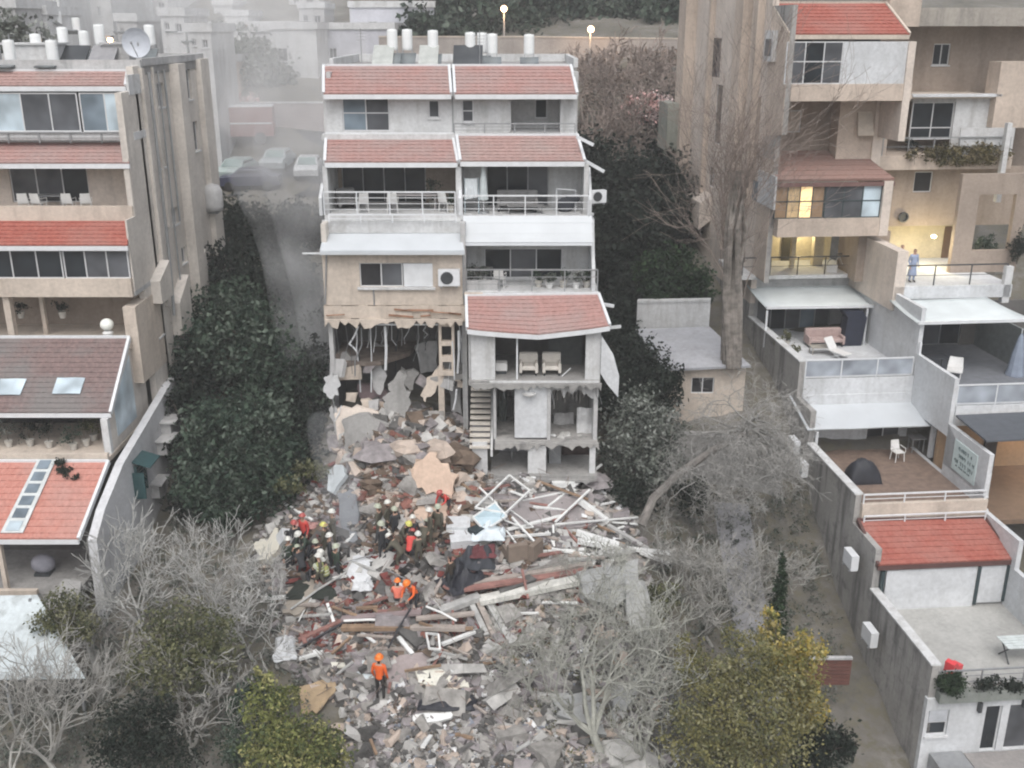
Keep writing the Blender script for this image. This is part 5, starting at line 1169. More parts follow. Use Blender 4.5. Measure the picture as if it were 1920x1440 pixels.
# background vegetation
for i, (px, py, H, L_) in enumerate(((1130, 190, 78, 3.0), (1200, 170, 80, 3.2), (1250, 190, 76, 2.6), (1165, 210, 72, 2.4))):
    p = at(px, 262, H); bare(['leftmost brown dry tree behind the middle block', 'widest brown dry tree on the back slope below the long wall', 'brown dry tree next to the right block, above the blossom', 'small brown dry tree in front of the others on the back slope'][i], (p.x, p.y), fan, 90 + i, BROWNT, L_, .14, 4, .6, .04, minr=.03, group='brown dry trees on the back slope')
p = at(1215, 225, 74)
leafy('pink blossoming tree beside the right block', (p.x, p.y), [blob(1220, 200, 74, 1.7, 1.0), blob(1250, 205, 73, 1.2, .9), blob(1180, 205, 75, .8, .5), blob(1255, 225, 72, .8, .9)], 'pink', 2500, .13, 95, .1)
for i, (px, py, H, r) in enumerate(((880, 40, 112, 7), (975, 30, 116, 7), (1040, 20, 120, 5), (1170, 25, 118, 6), (1235, 35, 116, 5), (830, 70, 108, 4), (1290, 40, 112, 5), (740, 90, 104, 2.6))):
    p = at(px, py, H)
    leafy(['wide green tree behind the street lamp', 'green tree at the top middle', 'green tree left of the distant red roof', 'green tree right of the distant red roof', 'green tree at the top beside the right block', 'green bush right of the lavender house', 'dark tree behind the right block', 'dark bush behind the solar tanks'][i], (p.x, p.y), [(p.x, p.y, p.z, r, r * .7, r * .55), (p.x + r * .5, p.y, p.z - r * .2, r * .6, r * .5, r * .4), (p.x - r * .5, p.y - 1, p.z + r * .1, r * .6, r * .5, r * .4)], 'dark', 3500, .38, 100 + i, .3, group='green trees on the hillside behind')
for i, (px, py, H, r) in enumerate(((480, 130, 92, 3.2), (430, 95, 96, 3.4), (20, 90, 70, 3), (450, 215, 84, 2.0))):
    p = at(px, py, H)
    leafy(['smoke-greyed tree above the pink retaining wall', 'grey-green tree behind the left block', 'grey-green tree behind the roof at the far left', 'reddish bush in front of the pink retaining wall'][i], (p.x, p.y), [(p.x, p.y, p.z, r, r * .7, r * .7), (p.x + r * .5, p.y, p.z - r * .3, r * .6, r * .5, r * .5)], 'grey' if i < 3 else 'pink', 3000, .25, 120 + i, .2)
# ================================================================= BACKGROUND BUILDINGS AND WALLS
def house(label, px0, px1, pyt, pyb, H, depth, mat, wins=(), roofm=None, rows=0, group='pale houses on the hillside behind', slab=True):
    a = at(px0, pyt, H); b = at(px1, pyb, H)
    zg = min(gz(a.x, H), gz(b.x, H), b.z) - 1.0
    o = thing('house', label, 'house', ((a.x + b.x) / 2, H, zg), 0, group); of = ((a.x + b.x) / 2, H, zg)
    pl = Plane('f', H); holes = []
    for w in wins:
        p = at(w[0], w[1], H); q = at(w[2], w[3], H); holes.append((p.x, q.x, q.z, p.z))
    mb = MB(of); wall_h(mb, pl, a.x, b.x, zg, a.z, holes, .3); mb.box(a.x, a.x + .3, H + .3, H + depth, zg, a.z); mb.box(b.x - .3, b.x, H + .3, H + depth, zg, a.z); mb.box(a.x, b.x, H + depth, H + depth + .3, zg, a.z); mb.build('wall', mat, o)
    for h in holes: window(o, of, pl, h, 2, 1, pane=GLM, inset=.1, sill=True)
    if roofm:
        rb_ = MB(of); zt = a.z; rb_.prism([(a.x - .4, H - .5, zt), (a.x - .4, H + depth + .5, zt), (a.x - .4, H + depth / 2, zt + depth * .28)], (b.x - a.x + .8, 0, 0)); rb_.build('roof', roofm, o)
    elif slab:
        rb_ = MB(of); rb_.box(a.x - .15, b.x + .15, H - .15, H + depth + .4, a.z + .002, a.z + .25); rb_.box(a.x - .15, b.x + .15, H - .15, H + .1, a.z + .252, a.z + .6); rb_.box(b.x - .1, b.x + .15, H + .1, H + depth + .4, a.z + .252, a.z + .6); rb_.build('roof_slab', WHITE, o)
    return o
LAV = plaster('lavender_white_render', (.60, .61, .66), (.45, .46, .5), .2)
house('pale lavender house behind the solar tanks, with a small square window', 610, 740, 55, 125, 100, 8, LAV, [(617, 90, 632, 112), (690, 40, 708, 52)])
house('lavender house with an overhanging upper floor left of the green trees', 655, 815, 14, 95, 108, 10, LAV, [(700, 50, 716, 70)])
house('white house with a slanted roof edge in the smoke above the pink wall', 505, 600, 55, 185, 94, 7, WHITE, [(520, 90, 540, 115)])
house('smoke-faded white house at the top between the left and middle blocks', 395, 560, 52, 150, 104, 8, WHITE, [(440, 75, 470, 100)])
house('low pinkish house with a dark window right of the left block', 388, 432, 118, 185, 86, 6, PINKB, [(395, 145, 425, 165)])
house('bright white house block at the top left corner', -60, 120, -60, 75, 82, 10, WHITE, [(20, 30, 40, 50)])
house('white house with a dark slot window left of the big dish', 130, 215, -30, 70, 88, 10, WHITE, [(183, 12, 190, 30)])
house('white house far behind in the haze at the top', 215, 330, -60, 60, 118, 12, WHITE)
house('wide white house in the distance at the top left of the middle block', 335, 640, -60, 30, 135, 12, WHITE, [(440, 15, 465, 26), (590, 12, 620, 24)])
house('cream house with a red roof peak at the top middle', 1066, 1120, 6, 30, 130, 7, CREAM, [(1085, 14, 1095, 22)], ROOF_RED)
house('cream house with a red roof beside the right block', 1195, 1265, 5, 30, 128, 7, CREAM, [], ROOF_RED)
def wallthing(label, pts, top_to, mat, name='retaining_wall', th=.35, cap=WHITE, drop=1.2):
    o = thing(name, label, 'wall', (pts[0][0], pts[0][1], gz(*pts[0][:2]) - .5)); of = tuple(o.location)
    mb = MB(of); cp = MB(of)
    for (x0, y0, z0), (x1, y1, z1) in zip(pts[:-1], pts[1:]):
        n = 6
        for i in range(n):
            p = Vector((x0, y0, z0)).lerp(Vector((x1, y1, z1)), i / n); q = Vector((x0, y0, z0)).lerp(Vector((x1, y1, z1)), (i + 1) / n)
            b = min(gz(p.x, p.y), gz(q.x, q.y)) - drop
            d = (q - p); nn = Vector((-d.y, d.x, 0)).normalized() * th
            mb.prism([(p.x, p.y, b), (q.x, q.y, b), tuple(q), tuple(p)], nn)
        cp.bar(Vector((x0, y0, z0 + .05)) + nn / 2, Vector((x1, y1, z1 + .05)) + nn / 2, th + .1, .12)
    mb.build('wall_face', mat, o); cp.build('coping', cap, o); return o
PW = plaster('pinkish_retaining_render', (.47, .42, .41), (.33, .29, .28), .4)
a = at(388, 195, 82); b = at(608, 193, 82)
wallthing('pinkish retaining wall with a white coping above the road', [(a.x - 9, 82, a.z), (b.x + 9, 82, b.z)], 0, PW)
a = at(1000, 70, 97); b = at(1290, 75, 95)
wallthing('long beige retaining wall on the back slope with the street behind it', [(a.x - 14, 98, a.z), (a.x, 97, a.z), (b.x + 4, 95, b.z)], 0, plaster('beige_grey_wall', (.42, .38, .35), (.25, .22, .2), .4), cap=CREAM)
a = at(1195, 567, 52); b = at(1332, 565, 51)
wallthing('white garden wall under the round green tree', [(a.x, 52, a.z), (b.x, 51, b.z)], 0, WHITE, 'garden_wall', .25)
# shed with flat grey roof
sd_ = thing('shed', 'low beige shed with a flat pale grey roof strewn with debris', 'shed', (11.2, 47.5, gz(11.2, 47.5) - 1.2)); of = tuple(sd_.location)
q = [at(1192, 617, 51), at(1330, 612, 51), at(1408, 685, 46.3), at(1246, 692, 46.3)]
mb = MB(of); mb.sheet(q[3], q[2], q[1], q[0], 8, 4, lambda a, b: .03 * noise.noise(Vector((a * 5, b * 5, 0))), .12); mb.build('roof', plaster('pale_blue_grey_roof', (.42, .43, .46), (.28, .28, .29), .4), sd_)
mb = MB(of); zt = q[3].z - .14
pw = Plane('f', 46.8); a, b = q[3].x + .25, q[2].x - .1
wh = at(1297, 708, 46.8), at(1338, 738, 46.8); zg = gz(11, 46) - 1.5
wall_h(mb, pw, a, b, zg, zt, [(wh[0].x, wh[1].x, wh[1].z, wh[0].z)], .2); mb.box(a, a + .2, 47, 50.6, zg, zt); mb.box(a, b, 50.6, 50.8, zg, zt); mb.build('wall', CREAM, sd_)
window(sd_, of, pw, (wh[0].x, wh[1].x, wh[1].z, wh[0].z), 2, 1, pane=ROOM)
a = at(1270, 832, 42.5); b = at(1500, 835, 42.5)
wallthing('grey concrete retaining wall below the shed in the right alley', [(a.x, 43.5, a.z), (b.x - .6, 42.8, b.z)], 0, CONC2, th=.4, cap=CONC2)
# road, path, lower canopy
mb = MB()
vs = []; fs = []
for i in range(13):
    x = -32 + i * 3.2
    for y in (70.5, 74, 78, 81.8): vs.append((x, y, gz(x, y) + .06))
for i in range(12):
    for j in range(3): a = i * 4 + j; fs.append((a, a + 4, a + 5, a + 1))
mb.add(vs, fs); tag(mb.build('road', plain('asphalt', (.06, .062, .065), .9, .2)), kind='structure')
mb = MB(); vs = []; fs = []
for i in range(9):
    y = 31 + i * 1.4
    for x in (8.9 + .1 * i * .3, 10.6 + .02 * i): vs.append((x, y, gz(x, y) + .12))
for i in range(8): fs.append((2 * i, 2 * i + 1, 2 * i + 3, 2 * i + 2))
mb.add(vs, fs); tag(mb.build('path', plain('paved_path', (.25, .25, .26), .9, .15)), kind='structure')
cn = thing('canopy', 'ash-covered white sheet canopy at the bottom left edge', 'canopy', (-15, 31, gz(-15, 31))); of = tuple(cn.location)
q = [at(-60, 1118, 33.2), at(70, 1115, 33.2), at(160, 1272, 30.4), at(-60, 1275, 30.4)]
mb = MB(of); mb.sheet(q[3], q[2], q[1], q[0], 10, 6, lambda a, b: .05 * noise.noise(Vector((a * 6, b * 6, 2))), .06); mb.build('canopy_sheet', plaster('ash_speckled_sheet', (.58, .64, .66), (.28, .30, .30), .7), cn)
for p in (q[3] + Vector((1.2, .2, 0)), q[2] + Vector((-.3, .2, 0)), q[1] + Vector((-.2, -.2, 0))):
    mb = MB(of); mb.bar((p.x, p.y, gz(p.x, p.y) - .1), (p.x, p.y, p.z - .05), .09); mb.build('canopy_post', GMETAL, cn)
rm = thing('ramp', 'sloping grey concrete ramp slab beside the dark ground-floor opening', 'ramp', (-16, 33.5, gz(-16, 33.5))); of = tuple(rm.location)
mb = MB(of); mb.prism([at(66, 1150, 32.6), at(150, 1120, 33.4), at(152, 1090, 34.3), at(120, 1085, 34.6)], (0, 0, -.25)); mb.build('ramp_slab', CONC2, rm)
# brown slatted fence
fo = at(1532, 1285, 32.0); fe = at(1592, 1283, 32.0); ft = at(1530, 1237, 32.0)
fn = thing('fence', 'brown slatted fence panel next to the yellow tree', 'fence', tuple(fo)); of = tuple(fo)
mb = MB(of)
for i in range(7):
    z = fo.z + (ft.z - fo.z) * (i + .1) / 7; mb.box(fo.x - .4, fe.x, 32.0, 32.04, z, z + (ft.z - fo.z) / 7 * .8)
mb.build('slat_panel', plain('brown_slats', (.13, .055, .045), .7, .15), fn)
mb = MB(of); mb.box(fo.x - .4, fe.x, 31.95, 32.1, ft.z + .02, ft.z + .1); mb.build('top_rail', GREYW, fn)

# ================================================================= UNDERGROWTH
def undergrowth(label, polys, n, mats, seed, size=.06, h=.5):
    rng = np.random.default_rng(seed); mb = MB()
    pts = []
    for poly in polys:
        xs = [p[0] for p in poly]; ys = [p[1] for p in poly]; k = 0
        while k < n // len(polys):
            px, py = rng.uniform(min(xs), max(xs)), rng.uniform(min(ys), max(ys))
            if inpoly(px, py, poly):
                p = gp(px, py, .1); r = rng.uniform(.2, .6); leaves(mb, rng, [(p.x, p.y, p.z + h * .2, r, r, h * rng.uniform(.3, 1))], 34, size, .1); k += 1
    return solo('undergrowth', mb, mats, label, 'undergrowth', kind='stuff')
DUSTY = [leafmat('dusty_leaf', (.12, .135, .115)), leafmat('ashy_leaf', (.15, .157, .142)), leafmat('dull_leaf', (.05, .065, .05))]
undergrowth('ashy tangled undergrowth between the bare trees at the lower left', [[(0, 1280), (180, 1150), (330, 950), (500, 1080), (560, 1260), (640, 1440), (0, 1440)]], 700, DUSTY, 301)
undergrowth('dusty undergrowth of the right alley and the lower right garden', [[(1130, 700), (1240, 700), (1280, 850), (1500, 900), (1560, 1100), (1590, 1440), (1240, 1440), (1220, 1120), (1180, 960)]], 760, DUSTY, 302)
undergrowth('pale weeds grown through the lower right of the rubble', [[(950, 1110), (1230, 1100), (1260, 1440), (1050, 1440), (960, 1260)]], 170, [leafmat('olive_leaf', (.115, .125, .055)), leafmat('ashy_leaf', (.15, .157, .142)), leafmat('olive_pale_leaf', (.22, .22, .14))], 303, .05, .35)
undergrowth('dark undergrowth on the slope of the smoky left alley', [[(400, 420), (600, 420), (610, 860), (330, 960), (340, 640)]], 350, LG['deep'], 304, .1, .5)
undergrowth('dark undergrowth of the slope right of the middle block', [[(1100, 330), (1260, 330), (1210, 560), (1150, 700), (1110, 560)]], 300, LG['deep'], 305, .12, .7)
undergrowth('brown scrub on the back slope behind the middle block', [[(1090, 90), (1285, 90), (1285, 250), (1090, 260)]], 260, [leafmat('dry_scrub', (.17, .13, .105)), leafmat('dry_scrub_pale', (.25, .20, .17)), leafmat('dry_scrub_dark', (.08, .065, .05))], 306, .16, .9)

for i, (px0, px1, t_, b_, H) in enumerate(((-30, 40, 15, 95, 72), (45, 95, 28, 90, 76), (100, 150, 5, 70, 92), (218, 262, 40, 100, 84), (300, 352, 30, 110, 80), (352, 400, 60, 120, 76), (265, 320, -10, 60, 100), (420, 470, 30, 100, 112), (470, 520, 60, 110, 98), (560, 612, 15, 100, 112), (540, 600, -20, 40, 126), (400, 440, 10, 70, 120))):
    w_ = (px1 - px0)
    house(['small white house at the far left edge behind the roof', 'white house with a square window behind the left tanks', 'tall white house behind the dark slot window house', 'white house right of the glowing lamp', 'white stepped house behind the big dish', 'low white house at the rear corner of the left block', 'white house above the big dish in the haze', 'small white house in the smoke left of the tall tree', 'low white house above the pink wall', 'white house left of the lavender one', 'hazy white block at the top left of the lavender house', 'hazy narrow white house above the left alley'][i], px0, px1, t_, b_, H, 6, WHITE if i % 3 else GREYW, [(px0 + w_ * .15, t_ + 12, px0 + w_ * .35, t_ + 26), (px0 + w_ * .55, t_ + 14, px0 + w_ * .8, t_ + 30)], None)
# ================================================================= SMALL OBJECTS
# --- solar heaters
def solar(px, py, H, label, tank=True, face=0.0):
    base = at(px, py, H); zb = ZC - 1.75 if H < 57 else base.z
    t = thing('solar_heater', label, 'solar heater', (base.x, base.y, zb), face, 'solar water heaters on the roofs')
    h = base.z - zb - .1; t.scale = (.88, .88, .92)
    mb = MB(); n = 14
    mb.lathe([(.02, h), (.26, h + .02), (.28, h + .1), (.28, h + .95), (.26, h + 1.03), (.02, h + 1.06)], (0, 0, 0), n); mb.build('tank', plain('white_tank_enamel', (.80, .82, .82), .4, .05), t)
    mb = MB(); mb.sheet((-.5, -1.25, .15), (.5, -1.25, .15), (.5, -.35, h * .85), (-.5, -.35, h * .85), 1, 1, None, .07); mb.build('collector_panel', glass('collector_glass', (.12, .135, .14), .25), t)
    mb = MB()
    for x in (-.25, .25):
        mb.bar((x, .22, 0), (x, .15, h + .05), .045); mb.bar((x, -.3, 0), (x, -.1, h + .05), .045); mb.bar((x, .22, .1), (x, -.3, h * .8), .035); mb.bar((x, -1.2, .05), (x, -.3, 0.05), .035)
    mb.build('stand', GMETAL, t)
    return t
lab = ['leftmost white solar tank on the middle roof', 'second white solar tank from the left on the middle roof', 'white solar tank just left of the roof centre of the middle block', 'white solar tank right of the party wall of the middle block', 'white solar tank beside the dusty one, left of the street lamp', 'lone white solar tank at the right end of the middle roof', 'dusty grey solar tank between two white ones']
for i, (px, py) in enumerate(((736, 88), (764, 88), (812, 90), (882, 94), (923, 97), (992, 98), (904, 94))):
    solar(px, py, 51.2 + (1.0 if i == 6 else 0) + .2 * (i % 2), lab[i])
lab = ['solar tank at the far left of the left roof', 'solar tank beside the dark panels on the left roof', 'white solar tank left of the lit lamp on the left roof', 'bright white solar tank behind the big dish', 'solar tank in the middle of the left roof']
for i, (px, py, H) in enumerate(((70, 98, 50), (120, 84, 51), (188, 78, 51.5), (282, 78, 53), (160, 90, 53.5))):
    solar(px, py, H, lab[i])
for i, (px0, px1, H) in enumerate(((85, 165, 50), (170, 218, 49.6), (700, 738, 50.6), (786, 822, 50.6), (850, 905, 50.8))):
    a = at(px0, 108, H); b = at(px1, 108, H); w = b.x - a.x
    t = thing('solar_collector', ['dark slanted panel bank on the left roof', 'grey ribbed panel next to the dark one on the left roof', 'pale slanted collector at the left end of the middle roof', 'pale slanted collector under the third tank of the middle roof', 'dark slanted collector in the centre of the middle roof'][i], 'solar panel', ((a.x + b.x) / 2, H, ZC - 1.74), 0, 'slanted collectors on the roofs')
    mb = MB(); mb.sheet((-w / 2, -.7, .08), (w / 2, -.7, .08), (w / 2, .5, .95), (-w / 2, .5, .95), 1, 1, None, .08); mb.build('collector_panel', [glass('collector_dark', (.05, .055, .06), .3), plain('grey_ribbed_panel', (.27, .27, .28), .6), plain('pale_collector', (.42, .44, .42), .4), plain('pale_collector', (.42, .44, .42), .4), glass('collector_dark', (.05, .055, .06), .3)][i], t)
    mb = MB(); 
    for s_ in (-1, 1): mb.bar((s_ * (w / 2 - .1), .45, 0), (s_ * (w / 2 - .1), .45, .85), .05); mb.bar((s_ * (w / 2 - .1), -.65, 0), (s_ * (w / 2 - .1), .45, .04), .04)
    mb.build('stand', METAL, t)
# dish
p = at(256, 80, 49.5)
t = thing('satellite_dish', 'large pale round satellite dish on the roof of the left block', 'satellite dish', (p.x, 49.5, ZC - 1.6)); h = p.z - (ZC - 1.6)
mb = MB(); n = 24; vs = []; fs = []
for k, (r, y) in enumerate(((.02, .18), (.3, .14), (.52, .05), (.66, -.06))):
    for i in range(n): a = 2 * math.pi * i / n; vs.append((r * math.cos(a), y, h + r * math.sin(a)))
for k in range(3):
    for i in range(n): fs.append((k * n + i, k * n + (i + 1) % n, (k + 1) * n + (i + 1) % n, (k + 1) * n + i))
mb.add(vs, fs); mb.build('reflector', plain('pale_blue_dish_paint', (.50, .53, .58), .5, .05), t)
mb = MB(); mb.bar((0, .2, 0), (0, .2, h), .08); mb.bar((0, .2, .05), (.4, .6, 0), .05); mb.bar((0, -.05, h - .6), (0, -.7, h), .03); mb.ball((0, -.7, h), .06); mb.build('mount', GMETAL, t)
# street lamps
for i, (px, py, H, pb) in enumerate(((945, 17, 99, 75), (1107, 55, 94.5, 90), (213, 75, 62, 110))):
    p = at(px, py, H); zg = gz(p.x, p.y)
    t = thing('street_lamp', ['lit street lamp on a tall pole behind the middle block', 'lit street lamp low over the long beige wall', 'lit street lamp glowing behind the roof of the left block'][i], 'street lamp', (p.x, p.y, zg), 0, 'lit street lamps behind the blocks')
    h = max(3, p.z - zg)
    mb = MB(); mb.tube([(0, 0, -.3), (0, 0, h * .5), (0, 0, h - .1)], [.12, .1, .07], 7); mb.bar((0, 0, h - .05), (0, -.5, h + .12), .07); mb.build('pole', GMETAL, t)
    mb = MB(); mb.box(-.16, .16, -.85, -.3, h + .12, h + .24); mb.build('lamp_head', GMETAL, t)
    mb = MB(); mb.ball((0, -.55, h + .02), .2 + (.08 if i < 2 else -.05)); mb.build('bulb', glow('warm_street_bulb', (1, .62, .36), 9), t)
    l = bpy.data.lights.new('lamp_light', 'POINT'); l.energy = 150; l.color = (1, .6, .32); l.shadow_soft_size = .3
    o = link(bpy.data.objects.new('lamp_light', l), t); o.location = (0, -.9, h - .4)
# cars
def car(label, x, y, rz, paint, cat='car', group='cars parked on the road between the blocks'):
    t = thing('parked_car', label, cat, (x, y, gz(x, y) + .06), rz, group)
    mb = MB()
    prof = [(-2.1, .35), (-2.15, .7), (-1.9, .92), (-1.2, .98), (-.6, 1.42), (.9, 1.45), (1.6, 1.0), (2.1, .92), (2.15, .4)]
    vs = []; fs = []
    for s_, k in ((-.86, 1), (-.70, 0), (.70, 0), (.86, 1)): pass
    sec = [(-.86, 0), (-.80, .06), (.80, .06), (.86, 0)]
    n = len(prof)
    for yy, lift in sec:
        for x_, z_ in prof:
            zz = z_ + (lift if z_ > .5 else 0); y2 = yy * (.82 if z_ > 1.2 else 1); vs.append((x_, y2, zz))
    for k in range(3):
        for i in range(n - 1): a = k * n + i; fs.append((a, a + 1, a + n + 1, a + n))
        a = k * n; fs.append((a + n - 1, a, a + n, a + 2 * n - 1))
    fs.append(tuple(range(n))); fs.append(tuple(reversed(range(3 * n, 4 * n)))); mb.add(vs, fs); mb.build('body', paint, t)
    mb = MB(); mb.prism([(-1.22, -.66, 1.03), (-1.22, .66, 1.03), (-.64, .56, 1.46), (-.64, -.56, 1.46)], (-.02, 0, .03)); mb.build('windscreen', glass('car_glass', (.25, .32, .31), .15), t)
    mb = MB()
    for s_ in (-1, 1): mb.prism([(-1.0, s_ * .80, 1.04), (1.3, s_ * .80, 1.04), (.85, s_ * .73, 1.36), (-.55, s_ * .73, 1.36)], (0, s_ * .02, 0))
    mb.build('side_windows', GL, t)
    for sx in (-1.3, 1.3):
        for sy in (-.8, .8):
            mb = MB(); mb.lathe([(.3, -.1), (.33, -.07), (.33, .07), (.3, .1)], (0, 0, 0), 14); mb.v = [(sx + a, sy + c, .33 + b) for a, b, c in mb.v]; w = mb.build('wheel', plain('tyre_rubber', (.02, .02, .02), .9), t)
    for sy in (-.6, .6):
        mb = MB(); mb.ball((-2.1, sy, .72), .12, sc=(.5, 1, .7)); mb.build('headlight', METAL, t)
    return t
p = atz(435, 345, -10.4); car('greenish pale car with its windscreen towards us, nearest the left block', p.x, p.y + 2, R(80), plain('car_paint_green_white', (.34, .40, .39), .35))
p = atz(510, 340, -10.4); car('pale car in the smoke beside the first, facing us', p.x, p.y + 2.5, R(88), plain('car_paint_grey', (.36, .40, .41), .35))
p = atz(470, 360, -10.9); car('dark blue car in the smoke in front of the two pale cars', p.x, p.y, R(5), plain('car_paint_blue', (.04, .045, .08), .35))
p = atz(565, 345, -10.4); car('whitish car beside the middle block, half lost in smoke', p.x, p.y + 3, R(95), plain('car_paint_white', (.55, .57, .58), .35))
# emergency truck
p = atz(450, 322, -10.4)
t = thing('emergency_truck', 'red box-bodied emergency truck on the road below the pinkish wall', 'truck', (p.x, p.y + 1, gz(p.x, p.y + 1) + .06), R(8))
RED = plain('dull_red_paint', (.25, .12, .11), .6)
mb = MB(); mb.box(-1.4, 2.6, -1.1, 1.1, .6, 2.7); mb.build('box_body', RED, t)
mb = MB(); mb.prism([(-1.45, -1.1, .5), (-2.9, -1.1, .5), (-3.0, -1.1, 1.5), (-2.6, -1.1, 2.4), (-1.45, -1.1, 2.4)], (0, 2.2, 0)); c_ = mb.build('cab', RED, t)
mb = MB(); mb.prism([(-3.02, -.95, 1.5), (-3.02, .95, 1.5), (-2.66, .95, 2.25), (-2.66, -.95, 2.25)], (-.02, 0, 0)); mb.build('windscreen', GL, t)
mb = MB(); mb.box(-1.3, 2.5, -1.14, -1.1, 1.5, 1.62); mb.box(-1.4, 2.6, -.9, .9, 2.72, 2.82); mb.build('white_stripe', METAL, t)
for sx in (-2.2, 1.6):
    for sy in (-1.0, 1.0): mb = MB(); mb.lathe([(.4, -.13), (.45, -.1), (.45, .1), (.4, .13)], (0, 0, 0), 14); mb.v = [(sx + a, sy + c, .45 + b) for a, b, c in mb.v]; mb.build('wheel', plain('tyre_rubber', (.02, .02, .02), .9), t)
mb = MB(); mb.box(-2.3, -1.9, -.7, .7, 2.42, 2.56); mb.build('light_bar', plain('red_light_bar', (.5, .05, .04), .4), t)
# --- furniture
WHP = plain('white_plastic', (.70, .70, .69), .5, .05); LIN = plain('cream_upholstery', (.60, .57, .52), .9, .08); DKF = plain('dark_fabric', (.045, .05, .06), .95, .2); WICK = plain('grey_wicker', (.22, .22, .22), .9, .2)
POT = plain('pale_pot', (.5, .48, .44), .8); BRN = plain('brown_wood', (.16, .10, .07), .7)
def chair(label, loc, rz=0, mat=None, group='white chairs on the balconies', s=1.0):
    mat = mat or WHP
    t = thing('chair', label, 'chair', loc, rz, group)
    mb = MB(); mb.box(-.23, .23, -.22, .22, .42, .46); mb.build('seat', mat, t)
    mb = MB(); mb.sheet((-.23, .22, .47), (.23, .22, .47), (.2, .33, .9), (-.2, .33, .9), 4, 3, lambda a, b: -.03 * math.sin(math.pi * a), .03); mb.build('backrest', mat, t)
    for x in (-.2, .2):
        for y in (-.19, .19): mb = MB(); mb.bar((x, y, .42), (x * 1.15, y * 1.15, 0), .035); mb.build('leg', mat, t)
    for x in (-.25, .25): mb = MB(); mb.tube([(x, -.2, .44), (x, -.2, .64), (x, .24, .66)], .018, 5); mb.build('armrest', mat, t)
    return t
def armchair(label, loc, rz=0, mat=None, w=.85, group=None):
    mat = mat or LIN
    t = thing('armchair', label, 'armchair', loc, rz, group)
    def cush(x0, x1, y0, y1, z0, z1, nm):
        mb = MB(); r = .05
        mb.add([(x0 + r, y0 + r, z0), (x1 - r, y0 + r, z0), (x1 - r, y1 - r, z0), (x0 + r, y1 - r, z0), (x0, y0, z0 + r), (x1, y0, z0 + r), (x1, y1, z0 + r), (x0, y1, z0 + r), (x0, y0, z1 - r), (x1, y0, z1 - r), (x1, y1, z1 - r), (x0, y1, z1 - r), (x0 + r, y0 + r, z1), (x1 - r, y0 + r, z1), (x1 - r, y1 - r, z1), (x0 + r, y1 - r, z1)],
               [(3, 2, 1, 0), (12, 13, 14, 15)] + [(4 * k + i, 4 * k + (i + 1) % 4, 4 * k + 4 + (i + 1) % 4, 4 * k + 4 + i) for k in range(3) for i in range(4)])
        mb.build(nm, mat, t)
    cush(-w / 2 + .12, w / 2 - .12, -.4, .2, .25, .45, 'seat'); cush(-w / 2, w / 2, .2, .42, .12, .88, 'backrest'); cush(-w / 2, -w / 2 + .12, -.4, .2, .12, .6, 'armrest'); cush(w / 2 - .12, w / 2, -.4, .2, .12, .6, 'armrest')
    for x in (-w / 2 + .08, w / 2 - .08): mb = MB(); mb.box(x - .03, x + .03, -.33, .33, 0, .12); mb.build('leg', DMETAL, t)
    return t
def table(label, loc, rz=0, mat=None, w=1.2, d=.7, h=.72, group=None):
    mat = mat or WHP
    t = thing('table', label, 'table', loc, rz, group)
    mb = MB(); mb.box(-w / 2, w / 2, -d / 2, d / 2, h - .04, h); mb.build('tabletop', mat, t)
    for x in (-w / 2 + .08, w / 2 - .08):
        for y in (-d / 2 + .08, d / 2 - .08): mb = MB(); mb.bar((x, y, 0), (x, y, h - .04), .04); mb.build('leg', mat, t)
    return t
def potplant(label, loc, h=.6, pal='dark', seed=0, group='potted plants on the balconies', r=.28, pot=None):
    rng = np.random.default_rng(seed + 300)
    t = thing('potted_plant', label, 'plant', loc, 0, group)
    mb = MB(); mb.lathe([(.12, 0), (.17, .28), (.18, .3), (.15, .3)], (0, 0, 0), 10); mb.build('pot', pot or POT, t)
    mb = MB(); 
    for i in range(5): a = rng.uniform(0, 6.28); mb.tube([(0, 0, .28), (.06 * math.cos(a), .06 * math.sin(a), .28 + h * .4), (r * .6 * math.cos(a), r * .6 * math.sin(a), .28 + h * .8)], .008, 3)
    mb.build('stem', BARKD, t)
    mb = MB(); leaves(mb, rng, [(0, 0, .3 + h * .5, r, r, h * .5)], 260, .06, .2); mb.build('foliage', LG[pal], t); return t
def acunit(label, loc, rz=0, group='air conditioner outdoor units', s=1.0):
    t = thing('air_conditioner', label, 'air conditioner', loc, rz, group)
    mb = MB(); mb.box(-.42 * s, .42 * s, 0, .3 * s, 0, .62 * s); mb.box(-.42 * s, .42 * s, .02, .28 * s, -.03, -.001); mb.build('casing', METAL, t)
    mb = MB(); mb.lathe([(.23 * s, 0), (.25 * s, .015), (.2 * s, .02), (.05 * s, .012)], (0, 0, 0), 18); mb.v = [(a - .08 * s, -c - .004, b + .31 * s) for a, b, c in mb.v]; mb.build('fan_grille', DMETAL, t)
    mb = MB(); mb.box(-.32 * s, -.28 * s, -.02, .34 * s, -.1, -.032); mb.box(.28 * s, .32 * s, -.02, .34 * s, -.1, -.032); mb.build('bracket', GMETAL, t); return t
cw = lambda px, py, H: tuple(at(px, py, H))
def onf(px, py, H, zf): p = atz(px, py, zf); return (p.x, p.y if H is None else H, ZC + zf)
acunit('air conditioner unit in the corner of the cream wall of the middle block', cw(842, 536, 43.0), 0, s=1.1)
p = cw(1122, 380, 44.9); acunit('small white air conditioner unit on the outer right side of the middle block', (p[0] + .02, p[1], p[2]), R(20), s=.85)
